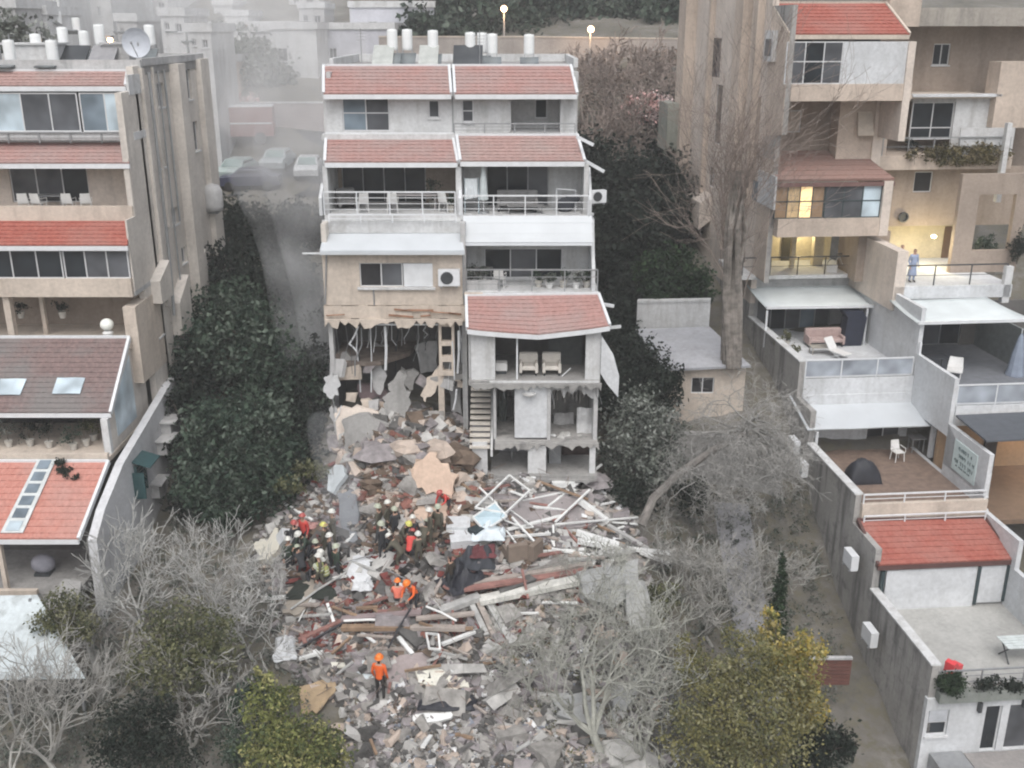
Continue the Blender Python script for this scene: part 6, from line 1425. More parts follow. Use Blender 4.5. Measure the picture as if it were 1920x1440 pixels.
# L4 left balcony furniture
F4 = fl4
for lab_, px, H, rz in (('round-backed white chair at the left end of the big upper balcony', 680, 45.2, 200), ('tall white chair in the middle of the big upper balcony', 736, 45.2, 185), ('white chair by the right rail of the big upper balcony', 836, 45.4, 150)):
    chair(lab_, (C.pv(px, 390, H)[0], H, ZC + F4 + .003), R(rz))
table('long dim table set on the big upper balcony', (C.pv(778, 390, 45.9)[0], 45.9, ZC + F4 + .003), 0, plain('pale_table', (.42, .40, .40), .6), 2.0, .8)
armchair('low wicker armchair on the left of the big upper balcony', (C.pv(650, 385, 46.3)[0], 46.3, ZC + F4 + .003), R(20), WICK)
potplant('small potted plant by the right post of the big upper balcony', (C.pv(846, 385, 45.3)[0], 45.3, ZC + F4 + .003), .5, 'dark', 1)
potplant('tall leafy plant at the back right of the big upper balcony', (C.pv(810, 350, 46.8)[0], 46.8, ZC + F4 + .003), 1.3, 'dark', 2, r=.35)
# L4 right
zf = ZC + F4 + .013
armchair('low grey outdoor sofa behind the rail of the right upper balcony', (C.pv(970, 390, 45.6)[0], 45.6, zf), 0, WICK, 1.8)
table('low grey table in front of the grey outdoor sofa', (C.pv(985, 395, 44.95)[0], 44.95, zf), 0, WICK, 1.6, .5, .35)
par = thing('parasol', 'folded pale parasol standing by the party wall of the upper balcony', 'parasol', (C.pv(907, 395, 45)[0], 45.0, zf))
mb = MB(); mb.tube([(0, 0, 0), (0, 0, 2.25)], .025, 6); mb.build('pole', METAL, par); mb = MB(); mb.lathe([(.22, .6), (.17, .9), (.15, 1.4), (.08, 2.0), (.03, 2.25)], (0, 0, 0), 9); mb.build('folded_canopy', plain('pale_blue_canvas', (.50, .55, .56), .9), par); mb = MB(); mb.lathe([(.25, 0), (.22, .08)]); mb.build('base', GMETAL, par)
dr = thing('clothes_airer', 'pale blue folding clothes airer with hanging laundry beside the parasol', 'clothes airer', (C.pv(885, 395, 45.1)[0], 45.1, zf))
mb = MB(); 
for x in (-.3, .3): mb.bar((x, -.25, 0), (x, .1, 1.5), .03); mb.bar((x, .3, 0), (x, -.05, 1.5), .03)
mb.build('frame', plain('pale_blue_paint', (.45, .55, .60), .5), dr)
mb = MB(); mb.sheet((-.28, -.06, 1.5), (.25, -.06, 1.5), (.25, -.15, .7), (-.28, -.18, .6), 8, 5, lambda a, b: .04 * math.sin(a * 18) * b, .015); mb.build('laundry', plain('pale_laundry', (.58, .62, .64), .95), dr)
mo = thing('exercise_machine', 'dark covered exercise machine by the right wall of the upper balcony', 'exercise machine', (C.pv(1060, 385, 45.4)[0], 45.4, zf))
mb = MB(); mb.ball((0, 0, .3), .42, sc=(1, .7, .8)); mb.ball((.3, 0, .55), .3, sc=(1.2, .7, .6)); mb.build('dark_cover', DKF, mo, True); mb = MB(); mb.bar((-.4, 0, 0), (-.4, 0, 1.0), .05); mb.bar((-.4, 0, 1.0), (.45, 0, .95), .05); mb.bar((.45, 0, .95), (.45, 0, 0), .05); mb.build('frame', METAL, mo)
# L3 right balcony
zf = ZC + fl3 + .003
g3 = 'plants and pots on the lower right balcony'
for i, (px, H, h, pal) in enumerate(((884, 44.2, .8, 'grey'), (905, 44.5, .5, 'grey'), (1010, 44.3, .5, 'dark'), (1030, 44.0, .4, 'grey'), (1056, 44.2, .6, 'dark'), (1080, 44.0, .7, 'grey'), (1100, 44.2, .6, 'dark'))):
    potplant(['tall greyish plant at the left end of the flowery balcony', 'greyish plant second from the left on the flowery balcony', 'dark plant right of the sliding door on the flowery balcony', 'low grey plant left of the rail centre of the flowery balcony', 'bushy dark plant on the flowery balcony', 'tall pot plant near the right end of the flowery balcony', 'rightmost pot plant on the flowery balcony'][i], (C.pv(px, 530, H)[0], H, zf), h, pal, 10 + i, g3, .3, WHP if i % 2 else POT)
chair('white chair left of the sliding door on the flowery balcony', (C.pv(937, 535, 44.2)[0], 44.2, zf), R(170))
table('grey table with pots at the left of the flowery balcony', (C.pv(900, 535, 43.95)[0], 44.9, zf), 0, WICK, 1.1, .5)
# L2 opened room
zf = ZC + fl2 + .003
for lab_, px in (('left cream armchair in the opened room', 991), ('right cream armchair in the opened room', 1034)):
    armchair(lab_, (C.pv(px, 700, 42.3)[0], 42.3, zf), 0, LIN, .8, 'twin cream armchairs in the opened room')
t = thing('side_table', 'small white cabinet left of the door post in the opened room', 'cabinet', (C.pv(940, 700, 42.4)[0], 42.4, zf)); mb = MB(); mb.box(-.25, .25, -.2, .2, .15, .5); mb.build('cabinet_box', WHP, t); mb = MB(); mb.box(-.22, .22, -.17, .17, 0, .148); mb.build('base', DMETAL, t)
mb = MB(); mb.bar(C.pv(1052, 706, 41.7), C.pv(1070, 690, 42), .03); solo('fallen_rod', MB().bar(cw(1052, 707, 41.9), cw(1070, 690, 42.3), .04), METAL, 'thin pale rod lying on the floor edge of the opened room', 'rod')
# wash basin imprint on partition + pile in the torn room
bs = thing('wash_basin', 'round wall basin high on the white partition of the torn room', 'wash basin', cw(992, 738, 41.35)); mb = MB(); mb.lathe([(.05, -.12), (.25, -.02), (.29, .05), (.26, .05), (.2, -.02), (.03, -.05)], (0, -.12, 0), 16, sy=.7); mb.build('bowl', WHP, bs); mb = MB(); mb.tube([(0, -.02, .08), (0, -.02, .2), (0, -.12, .18)], .015, 5); mb.build('tap', GMETAL, bs)
# right building furniture
def rw(px, py, v): p = rp(px, py, v); return tuple(RF.w(*p))
def rf(px, v, z): p = rp(px, 700, v); return tuple(RF.w(rp(px, (700), v)[0], v, z))
yR = RF.yaw
for lab_, u, v, z, rz, m_ in (('white monobloc chair under the sheet canopy on the wooden deck', rp(1682, 860, -1.6)[0], -1.6, -19.0, 10, WHP),):
    chair(lab_, tuple(RF.w(u, v, z + .004)), yR + R(rz), m_)
u = rp(1605, 885, -3)[0]
bq = thing('covered_grill', 'bulky black covered grill on the wooden deck', 'grill', tuple(RF.w(u, -3.6, -18.996)), yR)
mb = MB(); mb.sheet((-.7, -.5, .0), (.8, -.5, .0), (.8, .5, .0), (-.7, .5, .0), 14, 10, lambda a, b: Vector((0, 0, 1.05 * (math.sin(math.pi * min(1, max(0, a))) ** .4) * (math.sin(math.pi * min(1, max(0, b))) ** .4) * (1.1 - .25 * a + .05 * math.sin(a * 20 + b * 9)))), .03); mb.build('cover', plain('black_tarpaulin', (.018, .02, .028), .6, .2), bq, True); mb = MB(); mb.box(-.4, .4, -.3, .3, .0, .6); mb.build('grill_body', DMETAL, bq)
table('small grey table by the back wall of the wooden deck', tuple(RF.w(rp(1715, 850, -.6)[0], -.6, -18.996)), yR, WICK, .7, .6)
acunit('air conditioner unit on the left wall outside the sheet canopy', tuple(RF.w(-.36, -1.0, -18.6)), yR + R(90)); acunit('air conditioner unit outside the wall by the lower red roof', tuple(RF.w(-.36, -8.2, -20.6)), yR + R(90)); acunit('air conditioner unit low on the wall beside the grey path', tuple(RF.w(-.36, -10.6, -22.6)), yR + R(90)); acunit('air conditioner unit on the alley wall above the deck', tuple(RF.w(-.36, -2.2, -19.2)), yR + R(90))
p = C.pu(320, 462, -16.6); acunit('white air conditioner unit halfway up the side wall of the left block', (-16.7, p[1], ZC + p[2]), R(-90 + 180)); 
p = C.pu(388, 372, -16.5)
t = thing('water_tank', 'pale rounded water tank bracketed on the rear side wall of the left block', 'water tank', (-16.2, p[1], ZC + p[2] - .7)); mb = MB(); mb.lathe([(.05, 0), (.5, .05), (.55, .3), (.55, 1.1), (.4, 1.4), (.05, 1.5)], (0, 0, 0), 16); mb.build('tank', plain('pale_tank', (.5, .5, .5), .6), t, True); mb = MB(); mb.box(-.55, .3, -.3, .3, -.08, -.002); mb.build('bracket', GMETAL, t)
# terrace A
zA_ = ZC - 15.6 + .004
def rt(px, py, v, z): return tuple(RF.w(rp(px, py, v)[0], v, z))
armchair('pinkish outdoor sofa under the left pale awning', rt(1545, 640, 5.6, -15.596), yR, plain('pinkish_cushion', (.42, .32, .30), .9), 1.9)
table('low table in front of the pinkish outdoor sofa', rt(1540, 655, 4.3, -15.596), yR, plain('worn_table', (.34, .32, .28), .7), 1.2, .6, .4)
lg = thing('lounge_chair', 'white folding lounge chair beside the pinkish sofa', 'lounge chair', rt(1572, 655, 3.6, -15.596), yR + R(30)); mb = MB(); mb.sheet((-.3, -.6, .3), (.3, -.6, .3), (.3, .3, .35), (-.3, .3, .35), 3, 3, None, .04); mb.build('seat', WHP, lg); mb = MB(); mb.sheet((-.3, .3, .36), (.3, .3, .36), (.3, .7, .9), (-.3, .7, .9), 3, 3, None, .04); mb.build('backrest', WHP, lg)
for x in (-.26, .26): mb = MB(); mb.bar((x, -.5, .3), (x, .3, 0), .03); mb.build('leg', METAL, lg); mb = MB(); mb.bar((x, .3, .34), (x, -.5, 0), .03); mb.build('leg', METAL, lg)
hm = thing('covered_furniture', 'tall dark blue covered stack at the right of the left terrace', 'cover', rt(1592, 640, 5.8, -15.596), yR); mb = MB(); mb.prism([(-.5, -.4, 0), (.5, -.4, 0), (.5, .4, 0), (-.5, .4, 0)], (.15, 0, 1.5)); mb.prism([(-.35, -.4, 1.5), (.65, -.4, 1.5), (.65, .4, 1.5), (-.35, .4, 1.5)], (-.25, 0, .35)); mb.build('cover', plain('dark_blue_cover', (.02, .025, .045), .8), hm)
for i, (px, v) in enumerate(((1462, 4.0), (1475, 5.6), (1490, 3.2))): potplant(['straggly plant at the left corner of the left terrace', 'straggly plant behind the post of the left terrace', 'low straggly plant beside the wall of the left terrace'][i], rt(px, 640, v, -15.596), .6, 'olive', 40 + i, 'straggly plants of the left terrace')
# terrace B
table('dark table with dishes under the right pale awning', rt(1750, 655, 1.6, -15.74), yR, DKF, 1.5, .8)
lg = thing('patio_chair', 'low white armchair beside the dark table on the right terrace', 'chair', rt(1795, 662, .6, -15.74), yR + R(-30)); mb = MB(); mb.sheet((-.35, -.35, .35), (.35, -.35, .35), (.35, .3, .38), (-.35, .3, .38), 3, 3, None, .05); mb.build('seat', WHP, lg); mb = MB(); mb.sheet((-.35, .3, .38), (.35, .3, .38), (.3, .5, .85), (-.3, .5, .85), 4, 3, lambda a, b: -.08 * math.sin(math.pi * a), .05); mb.build('backrest', WHP, lg)
for x in (-.28, .28): mb = MB(); mb.bar((x, -.3, .35), (x, -.3, 0), .04); mb.build('leg', WHP, lg); mb = MB(); mb.bar((x, .3, .35), (x, .3, 0), .04); mb.build('leg', WHP, lg)
t = thing('glass_coffee_table', 'round pale-rimmed low table in front of the white patio armchair', 'coffee table', rt(1765, 680, -.9, -15.74), yR); mb = MB(); mb.lathe([(.45, .38), (.47, .4), (.45, .42), (.38, .42)], (0, 0, 0), 20); mb.build('rim', WHP, t); mb = MB(); mb.lathe([(.05, 0), (.05, .37)], (0, 0, 0), 8); mb.build('base', WHP, t)
t = thing('folded_parasol', 'bluish grey draped parasol at the right edge of the right terrace', 'parasol', rt(1905, 690, .6, -15.74), yR); mb = MB(); mb.lathe([(.45, 0), (.38, .3), (.3, 1.0), (.12, 1.9), (.02, 2.1)], (0, 0, 0), 10); mb.build('draped_cloth', plain('blue_grey_cloth', (.24, .28, .35), .9), t); mb = MB(); mb.tube([(0, 0, 1.9), (0, 0, 2.3)], .03, 6); mb.build('pole', METAL, t)
# lower terrace
t = thing('picnic_set', 'white slatted garden table at the right edge of the lower terrace', 'table', rt(1912, 1215, -12.9, -22.096), yR)
mb = MB(); 
for i in range(5): mb.box(-.7, .7, -.4 + i * .17, -.26 + i * .17, .7, .73)
mb.build('tabletop', plain('pale_slats', (.55, .6, .6), .6), t)
for x in (-.55, .55): mb = MB(); mb.bar((x, -.35, 0), (x, .35, .7), .04); mb.build('leg', DMETAL, t); mb = MB(); mb.bar((x, .35, 0), (x, -.35, .7), .04); mb.build('leg', DMETAL, t)
t = thing('toy_car', 'bright red plastic ride-on toy behind the planter hedge', 'toy', rt(1790, 1235, -13.6, -22.096), yR + R(30)); mb = MB(); mb.prism([(-.3, -.18, .12), (.3, -.18, .12), (.34, -.18, .35), (.05, -.18, .38), (-.1, -.18, .6), (-.28, -.18, .55)], (0, .36, 0)); mb.build('body', plain('bright_red_plastic', (.65, .06, .07), .4), t)
for x in (-.2, .22):
    for y in (-.2, .2): mb = MB(); mb.ball((x, y, .1), .1, sc=(1, .4, 1)); mb.build('wheel', DMETAL, t)
def bush(label, u, v, z, r, pal, seed, n=1500, rzz=None, group=None, size=.06):
    rng = np.random.default_rng(seed); L0 = RF.w(u, v, z); t = thing('planter_bush', label, 'plant', tuple(L0), yR, group)
    mb = MB(); leaves(mb, rng, [(0, 0, (rzz or r), r, r * .6, rzz or r)], n, size, .1); mb.build('foliage', LG[pal], t)
    mb = MB(); mb.tube([(0, 0, 0), (0, 0, (rzz or r))], [.04, .02], 5); 
    for i in range(4): mb.tube([(0, 0, .1), (rng.uniform(-r, r) * .7, rng.uniform(-.2, .2), (rzz or r) * 1.2)], .012, 4)
    mb.build('stem', BARKD, t); return t
bush('clipped round dark green bush on the lower terrace ledge', rp(1788, 1260, -14.6)[0], -14.6, -22.2, .55, 'cyp', 61, 3500, .42)
bush('spiky dark bush right of the clipped round one', rp(1858, 1255, -14.6)[0], -14.6, -22.15, .5, 'deep', 62, 700, .3)
bush('low dark hedge along the right part of the lower terrace ledge', rp(1905, 1255, -14.6)[0], -14.6, -22.2, .6, 'deep', 63, 900, .2)
# ivy planter on balcony B
rng = np.random.default_rng(77); iv = thing('hanging_ivy', 'dense brown-green ivy spilling over the upper right balcony', 'plant', tuple(RF.w(9.5, 7.9, rp(1700, 292, 8)[2])), yR)
mb = MB(); leaves(mb, rng, [(-.3, -.15, .15, 1.9, .4, .45), (1.8, -.2, .1, 1.8, .4, .55), (1.0, -.2, -.25, 1.8, .3, .3)], 7000, .07, .1); mb.build('foliage', [leafmat('olive_brown_ivy', (.10, .085, .035)), leafmat('dry_ivy', (.17, .14, .08)), leafmat('dark_ivy', (.05, .05, .025))], iv); mb = MB()
for i in range(9): x = -2 + i * .6; mb.tube([(x, 0, 0), (x + .2, -.3, .3), (x + .3, -.35, -.4)], .012, 4)
mb.build('stem', BARKD, iv)
rng = np.random.default_rng(78)
potplant('small dark shrub in the left corner of the upper right balcony', tuple(RF.w(rp(1712, 270, 8.3)[0], 8.3, rp(1700, 292, 8)[2])), .6, 'deep', 51, r=.35)
bush('dusty green bush inside the opening of the brown pierced wall', rp(1850, 440, 6.8)[0], 6.8, rp(1850, 478, 6.8)[2], .7, 'dark', 64, 1500, .6)
bush('large dark bush at the right edge outside the pierced wall', rp(1905, 450, 5)[0] + .6, 5.6, rp(1900, 500, 5)[2], .7, 'deep', 65, 1500, .9)
t = thing('bicycle', 'dark bicycle leaning at the right of the lit lower balcony', 'bicycle', rt(1578, 505, 8.6, f4 + .004), yR)
for x in (-.5, .5):
    mb = MB(); n = 16; mb.tube([(x + .33 * math.cos(2 * math.pi * i / n), 0, .34 + .33 * math.sin(2 * math.pi * i / n)) for i in range(n + 1)], .022, 5, cap=False); mb.build('wheel', DMETAL, t)
mb = MB(); mb.tube([(-.5, 0, .34), (-.2, 0, .8), (.35, 0, .85), (.5, 0, .34)], .02, 5); mb.tube([(-.2, 0, .8), (0, 0, .35), (.35, 0, .85)], .02, 5); mb.tube([(.35, -.25, 1.0), (.35, 0, .95), (.35, .25, 1.0)], .018, 5); mb.build('frame', METAL, t); mb = MB(); mb.box(-.32, -.08, -.07, .07, .9, .95); mb.build('saddle', DMETAL, t)
t = thing('open_crate', 'white crate of clutter beside the bicycle', 'crate', rt(1556, 508, 8.5, f4 + .004), yR); mb = MB(); mb.box(-.3, .3, -.25, .25, 0, .05); mb.box(-.3, .3, -.25, -.21, .052, .4); mb.box(-.3, -.26, -.2, .25, .052, .4); mb.box(.26, .3, -.2, .25, .052, .4); mb.build('crate_box', WHP, t)
ceiling_lamp(rp(1760, 430, 6.8)[0], 7.2, -10.2, 150, 'lit lamp over the yellowish balcony where a woman stands'); ceiling_lamp(rp(1510, 460, 9.8)[0], 10.6, -10.1, 90, 'lit lamp of the open balcony left of the mauve pier'); ceiling_lamp(9.5, -3.6, -17.2, 30, 'lit lamp under the dark canopy at the right edge', (1, .62, .3))
# left building: balcony objects
for i, (px, rz) in enumerate(((45, 190), (72, 170), (128, 185), (160, 200))):
    chair(['leftmost white chair on the left block balcony', 'second white chair on the left block balcony', 'white chair right of the window frame on the left block balcony', 'rightmost white chair on the left block balcony'][i], (C.pv(px, 370, 45.4)[0], 45.4, ZC + Z(404, 44.7) + .003), R(rz))
table('dim table behind the chairs on the left block balcony', (C.pv(95, 370, 45.9)[0], 45.9, ZC + Z(404, 44.7) + .003), 0, GMETAL, 1.2, .6)
mb = MB(); a = Vector(C.pv(82, 275, 46.2)); 
mb.sheet(tuple(at(80, 283, 46.0) + Vector((0, 0, .12))), tuple(at(100, 275, 46.2) + Vector((0, 0, .12))), tuple(at(138, 303, 45.0) + Vector((0, 0, .16))), tuple(at(122, 309, 44.9) + Vector((0, 0, .16))), 3, 6, lambda a, b: .03 * math.sin(b * 9), .02); solo('loose_sheet', mb, plain('pale_loose_sheet', (.55, .48, .45), .8), 'pale bent sheet lying on the second roof of the left block', 'sheet')
t = thing('globe_lantern', 'white round globe lamp behind the ledge of the left block', 'lamp', tuple(at(203, 628, 43.5))); mb = MB(); mb.ball((0, 0, .48), .3, sc=(1, 1, .9)); mb.build('globe', plain('bright_white_enamel', (.85, .87, .82), .3, .04), t, True); mb = MB(); mb.lathe([(.03, -.3), (.03, .01), (.22, .02), (.24, .12), (.14, .2)]); mb.build('stand', WHP, t)
for i, px in enumerate((40, 118)): potplant(['dark hanging plant left of the beam on the left block', 'dark hanging plant right of the beam on the left block'][i], tuple(at(px, 596, 44.8)), .5, 'deep', 60 + i, 'dark plants on the open floor of the left block', .4)
for i, (px, py, H, pal, h) in enumerate(((165, 855, 40.6, 'olive', 1.4), (140, 858, 40.2, 'dark', 1.0), (95, 858, 40.4, 'deep', 1.1), (60, 860, 40.6, 'deep', .9), (20, 860, 40.5, 'grey', 1.2), (180, 850, 41.2, 'olive', 1.5))):
    potplant(['yellow-green plant in the roofed terrace of the left block', 'dark plant by the post of the roofed terrace', 'dark plant in the middle of the roofed terrace', 'dark plant left of centre in the roofed terrace', 'grey plant at the left end of the roofed terrace', 'tall yellow-green plant at the back of the roofed terrace'][i], (C.pv(px, 850, H)[0], H, ZC - 16.94), h, pal, 70 + i, 'plants in the roofed terrace of the left block', .5)
rng = np.random.default_rng(88); p = at(115, 868, 39.0); t = thing('trailing_plant', 'dark trailing plant hanging onto the salmon roof', 'plant', tuple(p)); mb = MB(); leaves(mb, rng, [(0, -.2, .1, .5, .4, .3), (.4, -.6, -.1, .4, .5, .2), (.8, -1.0, -.25, .3, .3, .15)], 900, .06, .1); mb.build('foliage', LG['deep'], t); mb = MB(); mb.tube([(0, 0, 0), (.4, -.6, 0), (.8, -1.1, -.2)], .02, 4); mb.build('stem', BARKD, t)
t = thing('wheelchair_ramp_chair', 'grey covered armchair in the dark ground-floor room', 'armchair', (C.pv(85, 1080, 36.6)[0], 36.6, ZC - 20.85)); 
mb = MB(); mb.ball((0, 0, .45), .45, sc=(1.1, .8, .9)); mb.build('seat', plain('grey_cover_cloth', (.28, .28, .32), .9), t, True); mb = MB(); mb.box(-.3, .3, -.3, .3, 0, .12); mb.build('base', DMETAL, t); t.name = 'covered_armchair'

for i, (px, py, H) in enumerate(((30, 60, 73), (60, 55, 77), (110, 45, 78), (145, 60, 70), (232, 62, 85), (330, 62, 81), (360, 80, 77), (20, 112, 47.8), (100, 112, 48.0))):
    solar(px, py, H, ['far solar tank on the small white house at the left edge', 'far solar tank behind the left roof, second from the left', 'far solar tank left of the slot window', 'far solar tank above the dark panels', 'far solar tank right of the glowing lamp', 'far solar tank on the stepped white house', 'far solar tank at the rear corner of the left block', 'low tank near the front of the left roof at the far left', 'low tank near the front of the left roof before the dark panels'][i])
for i, (x_, y_, w_) in enumerate(((-22, 49, 2.2), (-26, 50, 3.0), (-18.4, 50, 1.2))):
    mb = MB(); mb.box(x_ - w_ / 2, x_ + w_ / 2, y_, y_ + 1.6, ZC - 1.62, ZC - .75); mb.box(x_ - w_ / 2 - .1, x_ + w_ / 2 + .1, y_ - .1, y_ + 1.7, ZC - .748, ZC - .66); solo('roof_hut', mb, GREYW if i else WHITE, ['white flat hut on the left roof', 'wide grey flat hut on the left roof', 'small grey hut on the left roof near the dish'][i], 'roof hut', 'flat huts on the left roof')
rr_ = random.Random(12)
for i in range(7):
    x_, y_ = (-28 + i * 1.9, 47.9) if i < 5 else (-7 + (i - 5) * 5.5, 50); h_ = rr_.uniform(1.2, 2.2)
    mb = MB(); mb.tube([(x_, y_, ZC - 1.6), (x_, y_, ZC - 1.6 + h_)], .02, 5)
    for k in range(4): mb.bar((x_ - .3 + .03 * k, y_, ZC - 1.7 + h_ - k * .14), (x_ + .3 - .03 * k, y_, ZC - 1.7 + h_ - k * .14), .015)
    solo('roof_aerial', mb, GMETAL, 'thin television aerial on the %s roof, %s' % ('left' if i < 5 else 'middle', ['at the far left', 'second from the left', 'in the centre', 'fourth from the left', 'nearest the dish', 'at the left end', 'right of the tanks'][i]), 'aerial', 'television aerials on the roofs')
# ================================================================= PEOPLE
SKIN = plain('skin', (.42, .26, .19), .6, .05)
HAIR = plain('dark_hair', (.03, .02, .016), .8, .1)
BOOT = plain('black_boots', (.025, .024, .024), .7, .1)
def pose(kind):
    """joint positions (x right, y back, z up); the figure faces -y"""
    P = dict(pelvis=(0, 0, .95), belly=(0, -.01, 1.08), chest=(0, 0, 1.30), neck=(0, -.01, 1.47), jaw=(0, -.03, 1.56), head=(0, -.02, 1.66), crown=(0, 0, 1.73))
    for s, n in ((-1, 'l'), (1, 'r')):
        P['hip' + n] = (s * .10, 0, .90); P['knee' + n] = (s * .11, -.03, .50); P['ankle' + n] = (s * .12, .02, .09); P['toe' + n] = (s * .13, -.15, .045)
        P['sh' + n] = (s * .19, 0, 1.40); P['elb' + n] = (s * .26, .03, 1.12); P['wr' + n] = (s * .25, -.10, .88); P['palm' + n] = (s * .245, -.13, .80)
    if kind == 'walk':
        P['kneel'] = (-.1, -.22, .53); P['anklel'] = (-.11, -.12, .13); P['toel'] = (-.12, -.28, .08); P['kneer'] = (.11, .1, .5); P['ankler'] = (.11, .3, .14); P['toer'] = (.12, .18, .05)
        P['elbl'] = (-.27, .12, 1.13); P['wrl'] = (-.24, .02, .92); P['palml'] = (-.24, -.03, .85); P['elbr'] = (.27, -.06, 1.12); P['wrr'] = (.24, -.24, .98); P['palmr'] = (.23, -.31, .95)
    if kind in ('bend', 'dig'):
        k = .62 if kind == 'bend' else .8
        for n in ('belly', 'chest', 'neck', 'jaw', 'head', 'crown', 'shl', 'shr'):
            x, y, z = P[n]; d = z - .95; P[n] = (x, y - math.sin(k) * d, .90 + math.cos(k) * d)
        for n in ('pelvis', 'hipl', 'hipr'): x, y, z = P[n]; P[n] = (x, y + .08, z - .05)
        for s, n in ((-1, 'l'), (1, 'r')):
            sx, sy, sz = P['sh' + n]; P['elb' + n] = (s * .26, sy - .12, sz - .25); P['wr' + n] = (s * .16, sy - .32, sz - .38); P['palm' + n] = (s * .14, sy - .38, sz - .44)
            P['knee' + n] = (s * .13, -.12, .49)
    if kind == 'crouch':
        for n in list(P):
            x, y, z = P[n]
            if n[:3] in ('kne',): P[n] = (x * 1.6, -.30, .50)
            elif n[:3] in ('ank', 'toe'): pass
            else: P[n] = (x, y - (.22 * max(0, z - .9)), z - .45 - .05 * max(0, z - .9))
        for s, n in ((-1, 'l'), (1, 'r')): P['elb' + n] = (s * .28, -.25, .66); P['wr' + n] = (s * .18, -.42, .50); P['palm' + n] = (s * .16, -.48, .45)
    if kind == 'point':
        P['elbr'] = (.36, -.18, 1.36); P['wrr'] = (.42, -.42, 1.40); P['palmr'] = (.44, -.5, 1.42)
    if kind == 'lean':
        for s, n in ((-1, 'l'), (1, 'r')): P['elb' + n] = (s * .26, -.10, 1.16); P['wr' + n] = (s * .2, -.34, 1.10); P['palm' + n] = (s * .19, -.42, 1.10)
    if kind == 'arms_in':
        for s, n in ((-1, 'l'), (1, 'r')): P['elb' + n] = (s * .27, .0, 1.13); P['wr' + n] = (s * .08, -.20, 1.08); P['palm' + n] = (s * .02, -.22, 1.07)
    return P
RAD = dict(pelvis=.145, belly=.14, chest=.165, neck=.062, jaw=.075, head=.098, crown=.075, hip=.10, knee=.065, ankle=.048, toe=.042, sh=.075, elb=.050, wr=.034, palm=.038)
BON = [('pelvis', 'belly', 1), ('belly', 'chest', 1), ('chest', 'neck', 1), ('neck', 'jaw', 2), ('jaw', 'head', 2), ('head', 'crown', 2)]
for n in 'lr': BON += [('pelvis', 'hip' + n, 0), ('hip' + n, 'knee' + n, 0), ('knee' + n, 'ankle' + n, 0), ('ankle' + n, 'toe' + n, 3), ('chest', 'sh' + n, 1), ('sh' + n, 'elb' + n, 1), ('elb' + n, 'wr' + n, 1), ('wr' + n, 'palm' + n, 2)]
_body = {}
def body_mesh(kind):
    if kind in _body: return _body[kind]
    P = pose(kind); names = list(P); idx = {n: i for i, n in enumerate(names)}
    me = bpy.data.meshes.new('skeleton'); me.from_pydata([P[n] for n in names], [(idx[a], idx[b]) for a, b, _ in BON], [])
    ob = bpy.data.objects.new('skeleton', me); COL.objects.link(ob)
    ob.modifiers.new('skin', 'SKIN'); sub = ob.modifiers.new('sub', 'SUBSURF'); sub.levels = 1; sub.render_levels = 1
    sv = me.skin_vertices[0].data
    for n in names:
        r = RAD[n if n in RAD else n[:-1]]; sv[idx[n]].radius = (r, r * (.75 if n in ('pelvis', 'belly', 'chest') else 1)); sv[idx[n]].use_root = (n == 'pelvis')
    bpy.context.view_layer.update()
    dg = bpy.context.evaluated_depsgraph_get()
    ev = ob.evaluated_get(dg); m2 = ev.to_mesh()
    V = [tuple(v.co) for v in m2.vertices]; F = [tuple(p.vertices) for p in m2.polygons]
    ev.to_mesh_clear(); bpy.data.objects.remove(ob); bpy.data.meshes.remove(me)
    def near(c):
        best = (9, 0, 0)
        for a, b, k in BON:
            A = Vector(P[a]); B = Vector(P[b]); t = max(0, min(1, (c - A).dot(B - A) / (B - A).length_squared)); d = (c - A.lerp(B, t)).length - RAD[b if b in RAD else b[:-1]] * .6
            if d < best[0]: best = (d, k, t)
        return best[1]
    MI = []
    H = Vector(P['head']); up = (Vector(P['crown']) - Vector(P['jaw'])).normalized()
    for f in F:
        c = sum((Vector(V[i]) for i in f), Vector()) / len(f); k = near(c)
        if k == 2 and (c - H).length < .2 and ((c - H).dot(up) > .045 or (c - H).y > .03): k = 4
        MI.append(k)
    mb = MB(); mb.v = list(V); mb.f = list(F); mb.m = MI
    fw = Vector((0, -1, 0)); fw = (fw - up * fw.dot(up)).normalized(); rt_ = fw.cross(up).normalized()
    mb.tube([H + fw * .085 + up * .02, H + fw * .125 - up * .022, H + fw * .09 - up * .03], [.010, .018, .010], 5, 2)
    for s in (-1, 1):
        mb.ball(H + fw * .088 + rt_ * s * .034 + up * .012, .013, 3, 6, 4); mb.ball(H + rt_ * s * .098 - up * .01, .025, 2, 6, 4, (.4, .8, 1.1))
    mb.bar(H + fw * .09 - up * .055 - rt_ * .022, H + fw * .09 - up * .055 + rt_ * .022, .012, .008, 3)
    for n, s in (('l', -1), ('r', 1)):
        w = Vector(P['wr' + n]); p = Vector(P['palm' + n]); d = (p - w).normalized(); side = d.cross(Vector((0, 1, .2))).normalized(); cu = side.cross(d).normalized() * (-s)
        if cu.y > 0: cu = -cu
        for k in range(4):
            b0 = p + d * .015 + side * (-.03 + k * .02); ln = (.062, .075, .08, .065)[k]
            mb.tube([b0, b0 + d * ln * .5 + cu * .008, b0 + d * ln * .85 + cu * .03], [.010, .009, .007], 5, 2)
        b0 = w.lerp(p, .45) + side * (.032 * s); mb.tube([b0, b0 + side * s * .03 + d * .03, b0 + side * s * .035 + d * .06 + cu * .015], [.011, .010, .008], 5, 2)
    _body[kind] = (mb, P); return _body[kind]
